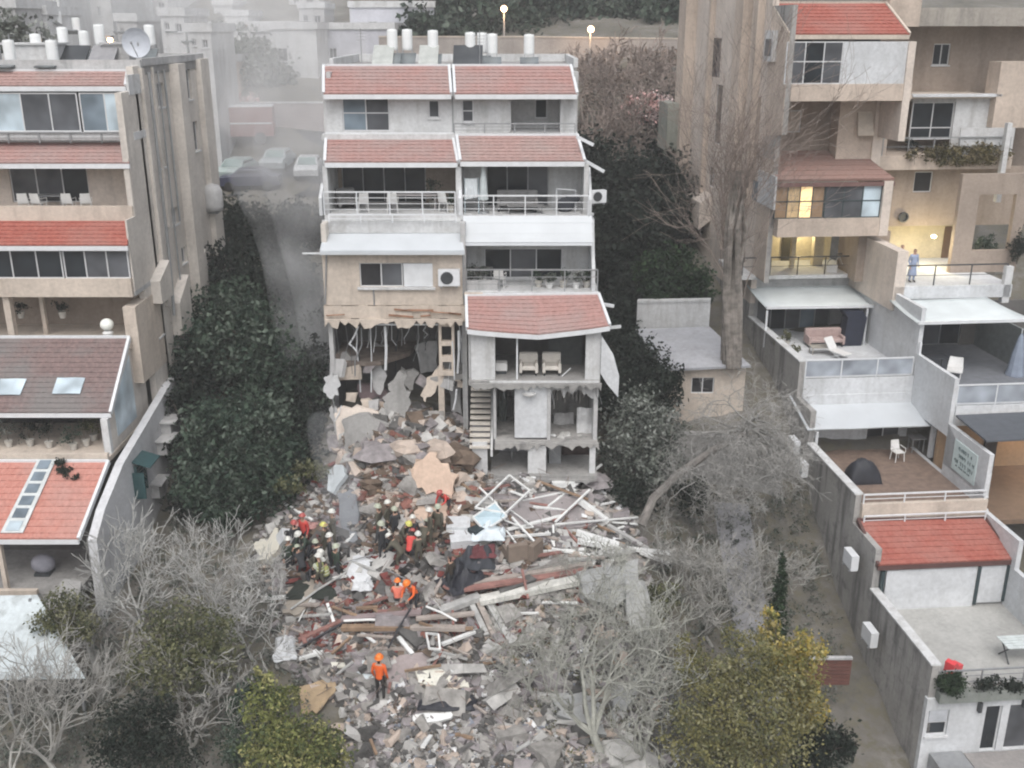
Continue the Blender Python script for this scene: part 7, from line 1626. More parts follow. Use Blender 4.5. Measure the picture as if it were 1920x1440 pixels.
def person(label, loc, rz, kind='stand', jacket=None, trousers=None, helmet=None, group=None, scale=1.0, hair=None, vest=None, dress=None, name='person'):
    src, P = body_mesh(kind)
    t = thing(name, label, 'person', loc, rz, group); t.scale = (scale,) * 3
    mb = MB(); mb.v, mb.f, mb.m = list(src.v), list(src.f), list(src.m)
    mb.build('body', [trousers or BOOT, jacket or DKF, SKIN, BOOT, hair or HAIR], t, True)
    H = Vector(P['head']); up = (Vector(P['crown']) - Vector(P['jaw'])).normalized(); q = Vector((0, 0, 1)).rotation_difference(up).to_matrix()
    if helmet:
        mb = MB(); mb.lathe([(.155, 0), (.16, .012), (.128, .02), (.125, .06), (.10, .11), (.06, .135), (.01, .142)], (0, -.01, 0), 12, sy=1.1); mb.v = [tuple(H + up * .025 + q @ Vector(v)) for v in mb.v]; mb.build('helmet', helmet, t, True)
    if vest:
        c = Vector(P['chest']); b = Vector(P['belly']); a = (c - b).normalized(); q2 = Vector((0, 0, 1)).rotation_difference(a).to_matrix()
        mb = MB(); mb.lathe([(.16, -.16), (.172, -.15), (.175, .0), (.19, .12), (.185, .2), (.10, .27)], (0, 0, 0), 14, sy=.80); mb.v = [tuple(b.lerp(c, .3) + q2 @ Vector(v)) for v in mb.v]; mb.build('vest', vest, t, True)
        mb = MB(); 
        for z in (-.08, .06): mb.lathe([(.177, z), (.192, z + .005), (.192, z + .045), (.18, z + .05)], (0, 0, 0), 14, sy=.82)
        mb.v = [tuple(b.lerp(c, .3) + q2 @ Vector(v)) for v in mb.v]; mb.build('reflective_band', plain('reflective_band', (.62, .64, .5), .4), t)
    if dress:
        mb = MB(); mb.lathe([(.25, .38), (.24, .40), (.20, .75), (.17, .98), (.155, 1.08), (.175, 1.25), (.18, 1.36), (.10, 1.44)], (0, 0, 0), 16, sy=.78); mb.build('dress', dress, t, True)
    return t
ORA = plain('orange_workwear', (.75, .13, .025), .7, .1); REDC = plain('red_workwear', (.55, .06, .05), .7, .1)
NAV = plain('dark_workwear', (.03, .033, .038), .8, .15); KHA = plain('khaki_workwear', (.085, .08, .06), .8, .15); GRN = plain('dark_green_workwear', (.035, .055, .04), .8, .15)
HW = plain('white_helmet', (.60, .60, .56), .35, .04); HY = plain('yellow_helmet', (.60, .58, .16), .35, .04); HR = plain('red_helmet', (.40, .09, .08), .35, .04); HO = plain('orange_helmet', (.8, .2, .03), .35, .04); HG = plain('pale_green_helmet', (.40, .43, .34), .35, .04)
p = gp(714, 1312); person('standing worker in a bright orange jacket and dark trousers, alone on the lower rubble', tuple(p), R(165), 'stand', ORA, BOOT, HO, vest=None, scale=1.02)
rp_ = random.Random(4)
crowdL = [(556, 1040, HR, NAV, 'stand', 'worker in a red helmet at the left end of the left crew'), (578, 1052, HW, GRN, 'bend', 'worker in a white helmet, second from the left in the left crew'), (611, 1040, HY, KHA, 'stand', 'worker in a bright yellow helmet at the back of the left crew'), (598, 1060, HG, NAV, 'crouch', 'crouching worker in a pale green helmet in the left crew'), (620, 1062, HW, NAV, 'stand', 'white-helmeted worker by the grey slab at the right of the left crew'), (590, 1078, HW, KHA, 'dig', 'stooping khaki worker in the middle of the left crew'), (568, 1082, HG, NAV, 'bend', 'bending worker in a pale helmet low in the left crew'), (614, 1092, HW, NAV, 'crouch', 'crouching worker in a white helmet at the front of the left crew'), (632, 1080, HG, GRN, 'stand', 'rightmost dark green worker of the left crew'), (544, 1068, HW, GRN, 'stand', 'dark worker with a white helmet left of the beige slab crew'), (572, 1025, HR, REDC, 'stand', 'worker in red at the top of the left crew'), (603, 1108, HW, KHA, 'walk', 'khaki worker walking at the lower edge of the left crew'), (583, 1105, HG, NAV, 'dig', 'digging worker at the lower left of the left crew'), (627, 1022, HW, KHA, 'point', 'khaki worker pointing at the top right of the left crew')]
crowdM = [(712, 1010, HG, KHA, 'stand', 'khaki worker at the left end of the middle crew'), (728, 1000, HW, KHA, 'walk', 'khaki worker with a white helmet, second from the left in the middle crew'), (742, 1005, HG, NAV, 'stand', 'dark worker with a pale helmet near the left of the middle crew'), (757, 1022, HY, KHA, 'bend', 'bending worker with a yellow helmet in the middle crew'), (776, 1028, HW, NAV, 'stand', 'dark worker with a white helmet in the centre of the middle crew'), (793, 1035, HG, KHA, 'dig', 'stooping khaki worker right of centre in the middle crew'), (808, 1025, HW, KHA, 'stand', 'khaki worker below the beige mound'), (822, 1012, HG, KHA, 'walk', 'rightmost khaki worker of the middle crew'), (735, 1040, HW, NAV, 'crouch', 'crouching dark worker at the lower left of the middle crew'), (769, 1056, HR, REDC, 'bend', 'worker in red bending at the front of the middle crew'), (752, 1066, HW, KHA, 'dig', 'digging worker at the front of the middle crew'), (718, 1048, HG, NAV, 'stand', 'dark worker by the shadowed grey slab in the middle crew'), (786, 1060, HW, KHA, 'stand', 'khaki worker beside the red one in the middle crew'), (845, 1100, None, plain('brown_coat', (.05, .04, .03), .9), 'stand', 'bare-headed figure in a long dark coat beside the black tarpaulin'), (746, 1135, HO, plain('salmon_orange_workwear', (.70, .18, .12), .7), 'crouch', 'crouching worker in salmon orange on the broken tiles'), (778, 1138, HO, ORA, 'bend', 'worker in orange with a yellow-sleeved arm bending over the broken tiles'), (838, 962, HR, REDC, 'dig', 'worker in red bending over on the beige mound')]
def crew():
    for grp, lst in (('crew of rescue workers on the left of the rubble', crowdL), ('crew of rescue workers below the beige mound', crowdM)):
        for px, py, hm, jk, kd, lb_ in lst:
            p = gp(px, py) - Vector((0, 0, rp_.uniform(.05, .3))); person(lb_, tuple(p), R(rp_.uniform(-180, 180)), kd, jk, NAV if jk is not KHA else KHA, hm, grp if 'orange' not in lb_ else None, scale=rp_.uniform(.88, 1.0), vest=plain('lime_vest', (.36, .38, .14), .7) if rp_.random() < .12 and jk in (NAV, KHA) else None)
crew()
person('woman in a pale blue dress standing at the rail of the lit balcony', tuple(RF.w(rp(1708, 530, 4.2)[0], 4.2, fB + .004)), RF.yaw + R(10), 'stand', plain('pale_blue_cloth', (.30, .36, .50), .8), plain('pale_blue_cloth', (.30, .36, .50), .8), None, dress=plain('pale_blue_cloth', (.30, .36, .50), .8), scale=.97)
person('person in dark clothes leaning over the pinkish pier beside the lit balcony', tuple(RF.w(rp(1672, 500, 4.8)[0] + .55, 5.0, fB + .004)), RF.yaw + R(-60), 'lean', plain('dark_brown_top', (.06, .035, .02), .8), NAV, None, hair=plain('brown_hair', (.07, .03, .015), .8))
# ================================================================= RUBBLE
def scatter(name, label, poly, n, s0, s1, mats, seed, flat=.6, lift=.0, power=4.5):
    rng = np.random.default_rng(seed); mb = MB()
    xs = [p[0] for p in poly]; ys = [p[1] for p in poly]; k = 0
    base = np.array([(-1, -1, -1), (1, -1, -1), (1, 1, -1), (-1, 1, -1), (-1, -1, 1), (1, -1, 1), (1, 1, 1), (-1, 1, 1)], float)
    F = [(0, 3, 2, 1), (4, 5, 6, 7), (0, 1, 5, 4), (1, 2, 6, 5), (2, 3, 7, 6), (3, 0, 4, 7)]
    while k < n:
        px, py = rng.uniform(min(xs), max(xs)), rng.uniform(min(ys), max(ys))
        if not inpoly(px, py, poly): continue
        p = gp(px, py, 0); s_ = s0 + (s1 - s0) * rng.random() ** power
        sz = np.array([s_ * rng.uniform(.6, 1.4), s_ * rng.uniform(.5, 1.1), s_ * rng.uniform(.15, 1) * flat]) / 2
        b = base * sz * (1 + rng.uniform(-.35, .35, (8, 3)))
        e = Matrix.Rotation(rng.uniform(0, 6.28), 3, 'Z') @ Matrix.Rotation(rng.normal() * .45, 3, 'X') @ Matrix.Rotation(rng.normal() * .35, 3, 'Y')
        b = b @ np.array(e).T + np.array(p) + np.array([0, 0, lift + sz[2] * .3])
        mb.add([tuple(q) for q in b], F, int(rng.integers(len(mats)))); k += 1
    return solo(name, mb, mats, label, 'rubble', kind='stuff')
c1 = plain('concrete_chunk', (.29, .28, .265), .95, .25); c2 = plain('pale_concrete_chunk', (.44, .435, .42), .95, .15); c3 = plain('dark_concrete_chunk', (.10, .098, .095), .95, .3); c4 = plain('mauve_grey_chunk', (.26, .24, .245), .95, .25); c5 = plain('brick_chunk', (.22, .10, .08), .95, .3); c6 = plain('beige_chunk', (.46, .385, .33), .95, .15); c7 = plain('white_chunk', (.68, .69, .70), .9, .1); c8 = plain('tile_shard', (.17, .045, .04), .9, .3); c9 = plain('earth_clod', (.135, .10, .075), .95, .3); c10 = plain('blue_grey_chunk', (.23, .25, .29), .95, .2)
allp = [(520, 900), (640, 860), (700, 815), (800, 820), (880, 870), (1130, 900), (1200, 1000), (1235, 1150), (1260, 1440), (650, 1440), (640, 1330), (530, 1250), (480, 1030)]
scatter('concrete_rubble', 'field of grey concrete lumps and dust spilling down from the middle block', allp, 17000, .04, .52, [c1, c1, c3, c2, c3, c4, c4, c6], 1)
scatter('concrete_rubble', 'big broken masses of wall and floor in the rubble field', allp, 130, .4, 1.3, [c1, c3, c4, c1, c1, c2], 11, .6, .0, 1.6)
scatter('earth_rubble', 'brown earth and reddish brick dust through the rubble', [(560, 900), (700, 830), (880, 880), (1100, 960), (1120, 1100), (980, 1200), (700, 1260), (560, 1220)], 3800, .05, .5, [c9, c9, c5, c8, c3, c4], 12)
scatter('dark_debris', 'charred debris with near-black hollows painted in, under the crews', [(520, 1000), (640, 1000), (700, 960), (850, 960), (880, 1080), (700, 1090), (560, 1130)], 1800, .06, .6, [c3, plain('shadowy', (.02, .02, .02), .95), c9, c8], 13)  # near-black chips put the shade of the hollows into the colour
scatter('fine_debris', 'fine brown and tan crumbs sifted through the whole rubble field', allp, 9000, .03, .16, [plain('tan_dust_crumb', (.26, .215, .175), .95, .25), c9, c1, plain('grey_brown_crumb', (.17, .15, .13), .95, .3), c3], 21, .8, .02)
scatter('fine_debris', 'pale fine broken stone along the bottom of the rubble', [(650, 1310), (900, 1240), (1100, 1200), (1260, 1300), (1280, 1440), (650, 1440)], 7000, .04, .26, [c1, c2, c10, c7, c3, c3], 2)
scatter('broken_tiles', 'dark red broken roof tiles strewn across the middle of the rubble', [(560, 1190), (620, 1110), (740, 1095), (800, 1150), (880, 1160), (900, 1190), (700, 1200), (570, 1225)], 2200, .07, .30, [c8, c8, c5, c4, c3], 3, .25, .05)
scatter('broken_tiles', 'dark red tile fragments below the black and maroon bundle', [(870, 1040), (1090, 1000), (1110, 1060), (900, 1105), (860, 1100)], 1100, .07, .3, [c8, c5, c4, c1], 4, .25, .05)
scatter('beige_rubble', 'beige and brown plaster lumps on the mound against the middle block', [(670, 880), (720, 800), (860, 810), (900, 900), (880, 1010), (760, 1020), (685, 970)], 3600, .05, .7, [c6, c6, c9, c5, c2, c9], 5)
scatter('white_debris', 'white splinters and plaster bits between the broken beams', [(840, 930), (1120, 890), (1200, 980), (1180, 1060), (900, 1100), (840, 1020)], 1300, .04, .5, [c7, c2, c1, c3], 6, .3, .06)
scatter('bay_rubble', 'mound of broken concrete piled inside the blown-out bay', [(622, 800), (700, 760), (780, 770), (866, 790), (880, 860), (640, 880)], 1800, .07, .8, [c1, c4, c6, c9, c2, c3], 14, .7, .05, 3)
scatter('cellar_debris', 'pale rubble heaped on the floor of the torn lower rooms', [(925, 900), (1030, 880), (1110, 880), (1120, 910), (930, 925)], 400, .05, .35, [c7, c2, c1], 7)
scatter('left_debris', 'grey debris under the bare trees left of the rubble', [(480, 900), (620, 880), (640, 980), (520, 1100), (470, 1050)], 900, .05, .4, [c1, c2, c3, c9], 8)
WB = plain('white_beam_paint', (.70, .71, .70), .7, .1); GB = plain('grey_beam', (.40, .40, .39), .85, .2); WD = plain('weathered_timber', (.34, .30, .27), .9, .2); RB = plain('reddish_plank', (.27, .14, .12), .85, .25); BB = plain('brown_plank', (.26, .18, .12), .85, .25)
def lay(name, label, cat, x0, y0, x1, y1, w, h, mat, l0=.15, l1=.15, group=None):
    a = gp(x0, y0, l0); b = gp(x1, y1, l1); mb = MB(); n = 3
    for i in range(n): mb.bar(a.lerp(b, i / n), a.lerp(b, (i + 1) / n), w, h) if i == 1 else mb.bar(a.lerp(b, i / n), a.lerp(b, (i + 1) / n + (0.0)), w * .995, h * .99)
    return solo(name, mb, mat, label, cat, group)
GS = 'white sticks and frame pieces on the right of the rubble'
for a in ((1128, 871, 1022, 954, .10, .06, WB, .9, .2, 'long straight white stick poking up beside the lower right corner of the middle block'), (1106, 918, 1041, 979, .09, .06, WB, .7, .3, 'slightly bent white stick right of the straight one'), (1041, 983, 1196, 970, .08, .06, WB, .4, .3, 'thin horizontal white stick reaching towards the leaning trunk'), (1037, 983, 1039, 1025, .08, .06, WB, .4, .2, 'short upright white stick below the bent one'), (960, 970, 1006, 1020, .09, .06, WB, .4, .3, 'white stick running down right from the glazed frame'), (950, 995, 977, 1031, .06, .05, WB, .4, .3, 'thin white stick over the brown chairs'), (1027, 995, 1037, 1020, .06, .05, WB, .3, .2, 'tiny white stick beside the upright one'), (965, 955, 990, 988, .05, .05, GB, .3, .3, 'thin grey stick behind the glazed frame')):
    lay('broken_stick', a[9], 'stick', *a[:7], a[7], a[8], GS)
GBm = 'broken beams on the right of the rubble'
for a in ((1087, 939, 1141, 979, .24, .2, WB, .4, .3, 'thick white beam slanting down right, nearest the dusty tree'), (1035, 908, 1077, 908, .28, .22, WB, .25, .25, 'short thick white block at the foot of the middle block'), (1081, 998, 1160, 1022, .28, .18, WB, .5, .4, 'upper thick white beam of the right-hand pile'), (1083, 1014, 1152, 1026, .24, .18, WB, .3, .3, 'lower thick white beam of the right-hand pile'), (1060, 1056, 1156, 1026, .16, .12, GB, .4, .4, 'grey beam rising to the right in the right-hand pile'), (1160, 1027, 1256, 1037, .22, .12, WB, .4, .5, 'long white beam pointing right from the pile'), (1200, 1035, 1254, 1056, .2, .12, WB, .3, .4, 'white beam end pointing down right at the edge of the pile'), (1140, 985, 1215, 1030, .2, .12, GB, .3, .3, 'grey beam linking the two white beam piles'), (899, 1126, 1083, 1088, .5, .2, plain('chipped_white_beam', (.60, .60, .56), .9, .2), .5, .5, 'very long chipped pale beam across the lower middle of the rubble'), (825, 1146, 899, 1118, .4, .2, GB, .4, .5, 'broad pale plank at the left end of the chipped beam'), (869, 1104, 1100, 1070, .35, .1, RB, .6, .6, 'long reddish plank above the chipped beam'), (880, 1094, 1110, 1056, .25, .1, WD, .6, .6, 'long weathered plank above the reddish one'), (1010, 1060, 1190, 1030, .3, .12, GB, .5, .5, 'grey plank running up to the broken wall end'), (900, 1068, 1040, 1052, .25, .08, plain('pale_plank', (.5, .47, .45), .8), .4, .4, 'pale plank behind the reddish one'), (882, 1129, 912, 1192, .22, .14, GB, .4, .1, 'first of three planks hanging down from the chipped beam'), (896, 1126, 930, 1200, .22, .12, WD, .4, .1, 'second of three planks hanging down from the chipped beam'), (912, 1124, 960, 1207, .24, .14, GB, .4, .1, 'third and longest plank hanging down from the chipped beam'), (641, 1177, 770, 1176, .28, .16, BB, .35, .35, 'orange-brown plank in the middle of the rubble'), (760, 1176, 873, 1178, .28, .14, WD, .35, .35, 'weathered plank continuing right of the orange-brown one'), (640, 1160, 790, 1148, .3, .1, plain('mauve_plank', (.26, .21, .21), .9), .4, .4, 'mauve-grey plank above the white pipe'), (780, 1160, 890, 1150, .22, .1, WD, .4, .4, 'weathered plank right of the white pipe'), (560, 1200, 650, 1160, .2, .1, RB, .3, .3, 'reddish plank at the left end of the tiles')):
    lay('fallen_timber', a[9], 'beam', *a[:7], a[7], a[8], GBm)
for a in ((645, 1164, 742, 1164, .1, WB, .5, 'straight white pipe above the orange-brown plank'), (799, 1137, 856, 1164, .09, WB, .5, 'white pipe slanting down right in the middle of the rubble'), (519, 1242, 650, 1164, .1, plain('black_pole', (.03, .03, .035), .6), .35, 'long dark pole at the left edge of the rubble'), (545, 1142, 650, 1072, .09, GB, .45, 'pale pole along the upper edge of the tiles'), (770, 1140, 728, 1215, .08, plain('black_pole', (.03, .03, .035), .6), .5, 'dark thin pole with a white top above the orange worker'), (620, 1065, 700, 1040, .05, GMETAL, .4, 'thin grey rod behind the white sheets'), (700, 1060, 760, 1085, .05, GMETAL, .3, 'thin grey rod right of the white sheets'), (1060, 1330, 1130, 1308, .09, GB, .3, 'pale curved pipe near the dark trunk'), (560, 1165, 585, 1120, .05, WB, .3, 'thin pale rod among the left bare trees'), (930, 1048, 990, 1060, .06, WB, .3, 'short white rod below the maroon bundle')):
    q0, q1 = gp(a[0], a[1], a[6]), gp(a[2], a[3], a[6]); mb = MB(); mb.tube([q0, q0.lerp(q1, .5) + Vector((0, 0, .05)), q1], a[4] / 2, 7); solo('broken_pipe', mb, a[5], a[7], 'pipe', 'pipes and poles in the rubble')
# window frames
def pframe(label, pts, w, mat, gl=None, lift=.5):
    q = [gp(x, y, lift + .25 * (i % 2)) for i, (x, y) in enumerate(pts)]; c = sum(q, Vector()) / 4
    t = thing('fallen_window', label, 'window frame', tuple(c)); mb = MB(tuple(c))
    for i in range(4): mb.bar(q[i], q[(i + 1) % 4], w, w)
    mb.build('frame', mat, t)
    if gl: mb = MB(tuple(c)); mb.prism([tuple(p) for p in q], (0, 0, -.02)); mb.build('glass_pane', gl, t)
pframe('upper large empty white window frame lying in the rubble', [(955, 891), (993, 920), (948, 962), (891, 952)], .07, WB)
pframe('white window frame with pale blue glass below the larger empty frame', [(928, 943), (950, 968), (908, 995), (887, 970)], .07, WB, plain('pale_blue_glass', (.42, .54, .60), .2))
pframe('small white frame with a dangling edge in the lower middle of the rubble', [(799, 1187), (822, 1190), (825, 1218), (805, 1216)], .07, WB)
pframe('thin white frame right of the blue-glazed one', [(955, 955), (1000, 988), (985, 990), (945, 975)], .05, WB, None, .3)
def slab(name, label, cat, pts, th, mat, lift=.15, lifts=None, group=None, sm=False):
    if lifts is not None: lifts = [lifts[i] for i in range(len(pts)) for _ in range(3)]
    pts = jag(pts, 3, 7.0 if 'peach' in label else 4.0, int(pts[0][0] + pts[0][1]))
    q = [gp(x, y, lift if lifts is None else lifts[i]) for i, (x, y) in enumerate(pts)]
    c = sum(q, Vector()) / len(q); nn = Vector()
    for i in range(len(q)): nn += (q[i] - c).cross(q[(i + 1) % len(q)] - c)
    nn.normalize(); nn = nn if nn.z > 0 else -nn
    mb = MB(); top = [c + (p - c) - nn * (p - c).dot(nn) * .6 for p in q]
    mb.prism([tuple(p) for p in top], tuple(-nn * th)); return solo(name, mb, mat, label, cat, group)
SG = 'broken slabs and panels in the rubble'
slab('concrete_fragment', 'big jagged peach-coloured slab on the mound under the opened room', 'slab', [(778, 858), (818, 850), (828, 866), (860, 890), (852, 925), (838, 936), (800, 925), (782, 915), (772, 882)], .2, plaster('peach_render', (.62, .47, .37), (.5, .38, .3), .3), .7, [1.3, 1.3, 1.2, .9, .6, .5, .5, .6, .9], SG)
slab('concrete_fragment', 'second peach slab below the jagged one', 'slab', [(790, 935), (830, 940), (845, 975), (800, 985), (775, 960)], .2, plaster('peach_render', (.62, .47, .37), (.5, .38, .3), .3), .4, None, SG)
slab('concrete_fragment', 'smooth blue-grey slab lying between the two crews', 'slab', [(632, 925), (668, 918), (676, 965), (670, 1012), (644, 1016), (636, 970)], .3, plaster('blue_grey_slab', (.22, .235, .255), (.14, .145, .155), .5), .2, [.35, .35, .3, .2, .2, .3], SG)
slab('mattress', 'beige curled mattress leaning at the left edge of the rubble', 'mattress', [(515, 988), (527, 1000), (517, 1035), (500, 1052), (484, 1048), (475, 1020), (488, 1012), (500, 1015)], .25, plain('beige_mattress', (.52, .50, .43), .9, .08), .5)
slab('slatted_fragment', 'grey-mauve slatted roof fragment lying behind the white sticks', 'roof fragment', [(952, 925), (1108, 918), (1135, 975), (1090, 988), (962, 985)], .15, plaster('grey_mauve_slats', (.34, .31, .31), (.2, .19, .19), .5), .25, None, SG)
slab('concrete_fragment', 'dark grey slab under the white sticks', 'slab', [(1040, 985), (1090, 988), (1092, 1022), (1045, 1025)], .2, GB, .2, None, SG)
slab('fallen_board', 'pale blue triangular panel beside the orange worker', 'panel', [(682, 1228), (700, 1235), (702, 1272), (660, 1270)], .06, plain('pale_blue_panel', (.52, .58, .60), .7), .15, None, SG)
slab('fallen_board', 'cream splintered panel right of the orange worker', 'panel', [(778, 1258), (830, 1255), (868, 1270), (880, 1290), (840, 1290), (785, 1278)], .08, plain('cream_panel', (.62, .61, .54), .8), .2, None, SG)
slab('concrete_fragment', 'flat pinkish slab the orange worker stands beside', 'slab', [(725, 1235), (800, 1225), (850, 1290), (900, 1290), (860, 1310), (745, 1345), (722, 1310)], .25, plaster('pinkish_stone', (.40, .345, .34), (.3, .26, .25), .4), .12, None, SG)
slab('fallen_board', 'white plank near the bottom middle of the rubble', 'panel', [(775, 1340), (845, 1332), (846, 1345), (778, 1354)], .1, WB, .25, None, SG)
slab('fallen_board', 'tan plywood sheet beside the yellow-green tree', 'panel', [(562, 1290), (625, 1268), (630, 1300), (592, 1335), (566, 1335)], .05, plain('tan_plywood', (.36, .27, .17), .8, .15), .2, None, SG)
slab('fallen_board', 'cream plank left of the orange worker', 'panel', [(620, 1240), (660, 1245), (668, 1256), (622, 1250)], .06, plain('cream_panel', (.62, .61, .54), .8), .2, None, SG)
slab('concrete_fragment', 'large pale mottled slab left of the dark forked trunk', 'slab', [(1030, 1300), (1085, 1292), (1125, 1320), (1138, 1378), (1095, 1365), (1045, 1340)], .3, plaster('mottled_slab', (.44, .45, .45), (.3, .31, .3), .5), .3, None, SG)
slab('concrete_fragment', 'pale rough slab right of the dark forked trunk', 'slab', [(1145, 1298), (1200, 1285), (1170, 1345), (1150, 1350)], .25, plaster('mottled_slab', (.44, .45, .45), (.3, .31, .3), .5), .3, None, SG)
slab('concrete_fragment', 'standing whitish wall stump below the pile of white beams', 'slab', [(1168, 1090), (1205, 1088), (1215, 1150), (1208, 1195), (1180, 1185)], .4, plaster('whitish_stump', (.52, .53, .52), (.3, .3, .29), .5), .5, [1.4, 1.3, .8, .3, .3], SG)
slab('concrete_fragment', 'pale grey wall face under the end of the long chipped beam', 'slab', [(1085, 1070), (1195, 1048), (1200, 1100), (1150, 1140), (1095, 1120)], .4, plaster('mottled_slab', (.44, .45, .45), (.3, .31, .3), .5), .6, [1.0, 1.0, .7, .5, .5], SG)
slab('fallen_board', 'white sheet stack fanned out on the left of the tiles', 'panel', [(662, 1042), (700, 1050), (705, 1075), (665, 1095), (650, 1075)], .2, WHITE2, .4, None, SG)
slab('fallen_board', 'dark brown tilted panel below the left crew', 'panel', [(540, 1100), (590, 1085), (600, 1100), (560, 1150), (530, 1150)], .12, plain('grey_brown_panel', (.30, .27, .23), .9), .4, None, SG)
slab('concrete_fragment', 'grey slanted slab under the blown corner left of the mound', 'slab', [(612, 880), (640, 872), (650, 890), (625, 925), (612, 915)], .2, plain('blue_white_slab', (.45, .49, .51), .9), .6, None, SG)
for i, (px, py, s_, lab_, mt) in enumerate(((1125, 905, 1.1, 'pinkish boulder of masonry at the lower right corner of the middle block', c4), (1178, 1420, 1.6, 'large pale boulder at the bottom centre right', c2), (1118, 935, .7, 'smaller masonry lump under the pinkish boulder', c4), (860, 860, 1.5, 'brown earthy lump behind the peach slab', c9), (715, 850, 1.5, 'grey-brown lump at the foot of the blown-out rooms', c4), (770, 840, 1.3, 'beige lump at the foot of the blown-out rooms', c6), (700, 910, 1.1, 'dark brown lump left of the peach slab', c9), (700, 955, 1.0, 'grey lump beside the blue-grey slab', c1), (830, 900, .8, 'brown lump right of the peach slab', c9), (815, 850, 1.4, 'beige masonry lump behind the jagged slab', c6), (920, 1215, .7, 'pale lump at the end of the longest hanging plank', c2), (640, 1120, .5, 'mauve lump on the tiles', c4), (1230, 1145, .8, 'pale lump below the beams at the right', c2))):
    rng = np.random.default_rng(i + 60); p = gp(px, py, s_ * .25); mb = MB(); mb.ball((0, 0, 0), s_ * .5, 0, 7, 4, (1.25, 1, .6))
    mb.v = [tuple(Vector(v) * (1 + .95 * noise.noise(Vector(v) * 3.1 / s_ + Vector((i * 7, 0, 0))))) for v in mb.v]; mb.v = [tuple(Vector(v) + p) for v in mb.v]; solo('masonry_lump', mb, mt, lab_, 'masonry lump', 'large masonry lumps in the rubble')
def crumple(name, label, cat, px, py, w, d, h, mat, seed, lift=.1, rz=0, th=.03):
    p = gp(px, py, lift); mb = MB()
    mb.sheet((-w / 2, -d / 2, 0), (w / 2, -d / 2, 0), (w / 2, d / 2, 0), (-w / 2, d / 2, 0), 12, 10, lambda a, b: Vector((.15 * noise.noise(Vector((a * 3, b * 3, seed))), .15 * noise.noise(Vector((a * 3, b * 3, seed + 9))), h * (.5 + .9 * noise.noise(Vector((a * 3.2, b * 3.2, seed + 4)))) * math.sin(math.pi * a) ** .4 * math.sin(math.pi * b) ** .4)), th)
    M = Matrix.Rotation(rz, 3, 'Z'); mb.v = [tuple(M @ Vector(v) + p) for v in mb.v]; return solo(name, mb, mat, label, cat)
crumple('cloth', 'crumpled white cloth lying on the red tiles', 'cloth', 680, 1098, .8, .7, .35, WHITE2, 1, .25); crumple('cloth', 'crumpled white sheet draped at the left edge of the lower rubble', 'cloth', 536, 1215, .8, 1.6, .4, WHITE2, 2, .3, R(10)); crumple('tarpaulin', 'black tarpaulin bundle left of the maroon bundle', 'tarpaulin', 868, 1090, 1.8, 1.4, .9, plain('black_tarpaulin', (.018, .02, .028), .6, .2), 3, .1, R(35))
crumple('sofa_bundle', 'dark bundle with a maroon top in the centre of the rubble', 'sofa', 890, 1052, 1.6, 1.3, .9, DKF, 4, .2); crumple('blanket', 'maroon blanket on top of the dark bundle', 'blanket', 905, 1035, 1.0, .9, .4, plain('maroon_cloth', (.13, .04, .045), .9), 5, .7); crumple('tarpaulin', 'near-black sheet spread under the left crew', 'tarpaulin', 590, 1105, 2.0, 1.4, .5, plain('near_black_sheet', (.02, .025, .02), .9), 6, .05); crumple('cloth', 'pale blue-white cloth hanging under the blue-glazed frame', 'cloth', 915, 1000, 1.4, 1.2, .5, plain('pale_blue_white_cloth', (.62, .69, .73), .8), 7, .4)  # near-black crumpled sheet laid under the left crew
crumple('tarpaulin', 'black sheet painting the shade of the hollow below the cream panel', 'tarpaulin', 838, 1315, 2.0, 1.0, .3, plain('black_tarpaulin', (.018, .02, .028), .6, .2), 8, .05); crumple('cloth', 'pinkish torn cloth on the pale steps left of the rubble', 'cloth', 575, 985, .9, .6, .3, plain('faded_pink_cloth', (.45, .25, .23), .9), 9, .3)  # the black sheet stands in for the shade inside a hollow
# white appliance with dark round holes
p = gp(540, 1010, .5); t = thing('washing_machine', 'white casing with two dark round openings beside the beige mattress', 'appliance', tuple(p), 0, rot=(R(35), R(20), R(30))); mb = MB(); mb.obox((0, 0, 0), (.75, .6, .6)); mb.build('casing', WHITE2, t)
for x, y, r in ((-.15, .05, .15), (.16, -.12, .07)): mb = MB(); mb.lathe([(r, .302), (r, .318), (r * .6, .31)], (x, y, 0), 14); mb.build('opening', ROOM, t)
for i, (px, py, s_) in enumerate(((860, 985, .8), (868, 1010, .9), (885, 1020, .5))):
    p = gp(px, py, .3); mb = MB(); mb.obox(tuple(p), (s_ * 1.2, s_, s_ * .45), Matrix.Rotation(R(10 * i), 3, 'Z') @ Matrix.Rotation(R(8), 3, 'X')); solo('broken_block', mb, WHITE2, ['upper white block left of the blue-glazed frame', 'middle white block left of the blue-glazed frame', 'small white block above the dark bundle'][i], 'block', 'stacked white blocks in the rubble')
p = gp(893, 998, .5); mb = MB(); mb.obox(tuple(p), (.5, .5, .35), Matrix.Rotation(R(40), 3, 'Z')); solo('dark_box', mb, plain('teal_black_box', (.02, .035, .04), .6), 'dark square box beside the blue-glazed frame', 'box')
for i, (px, py) in enumerate(((965, 1050), (992, 1048))): p = gp(px, py, .05); armchair(['left dusty brown armchair thrown on the broken tiles', 'right dusty brown armchair thrown on the broken tiles'][i], tuple(p), R(200 + 40 * i), plain('dusty_brown_upholstery', (.20, .16, .13), .9), .8, 'thrown-out brown armchairs')
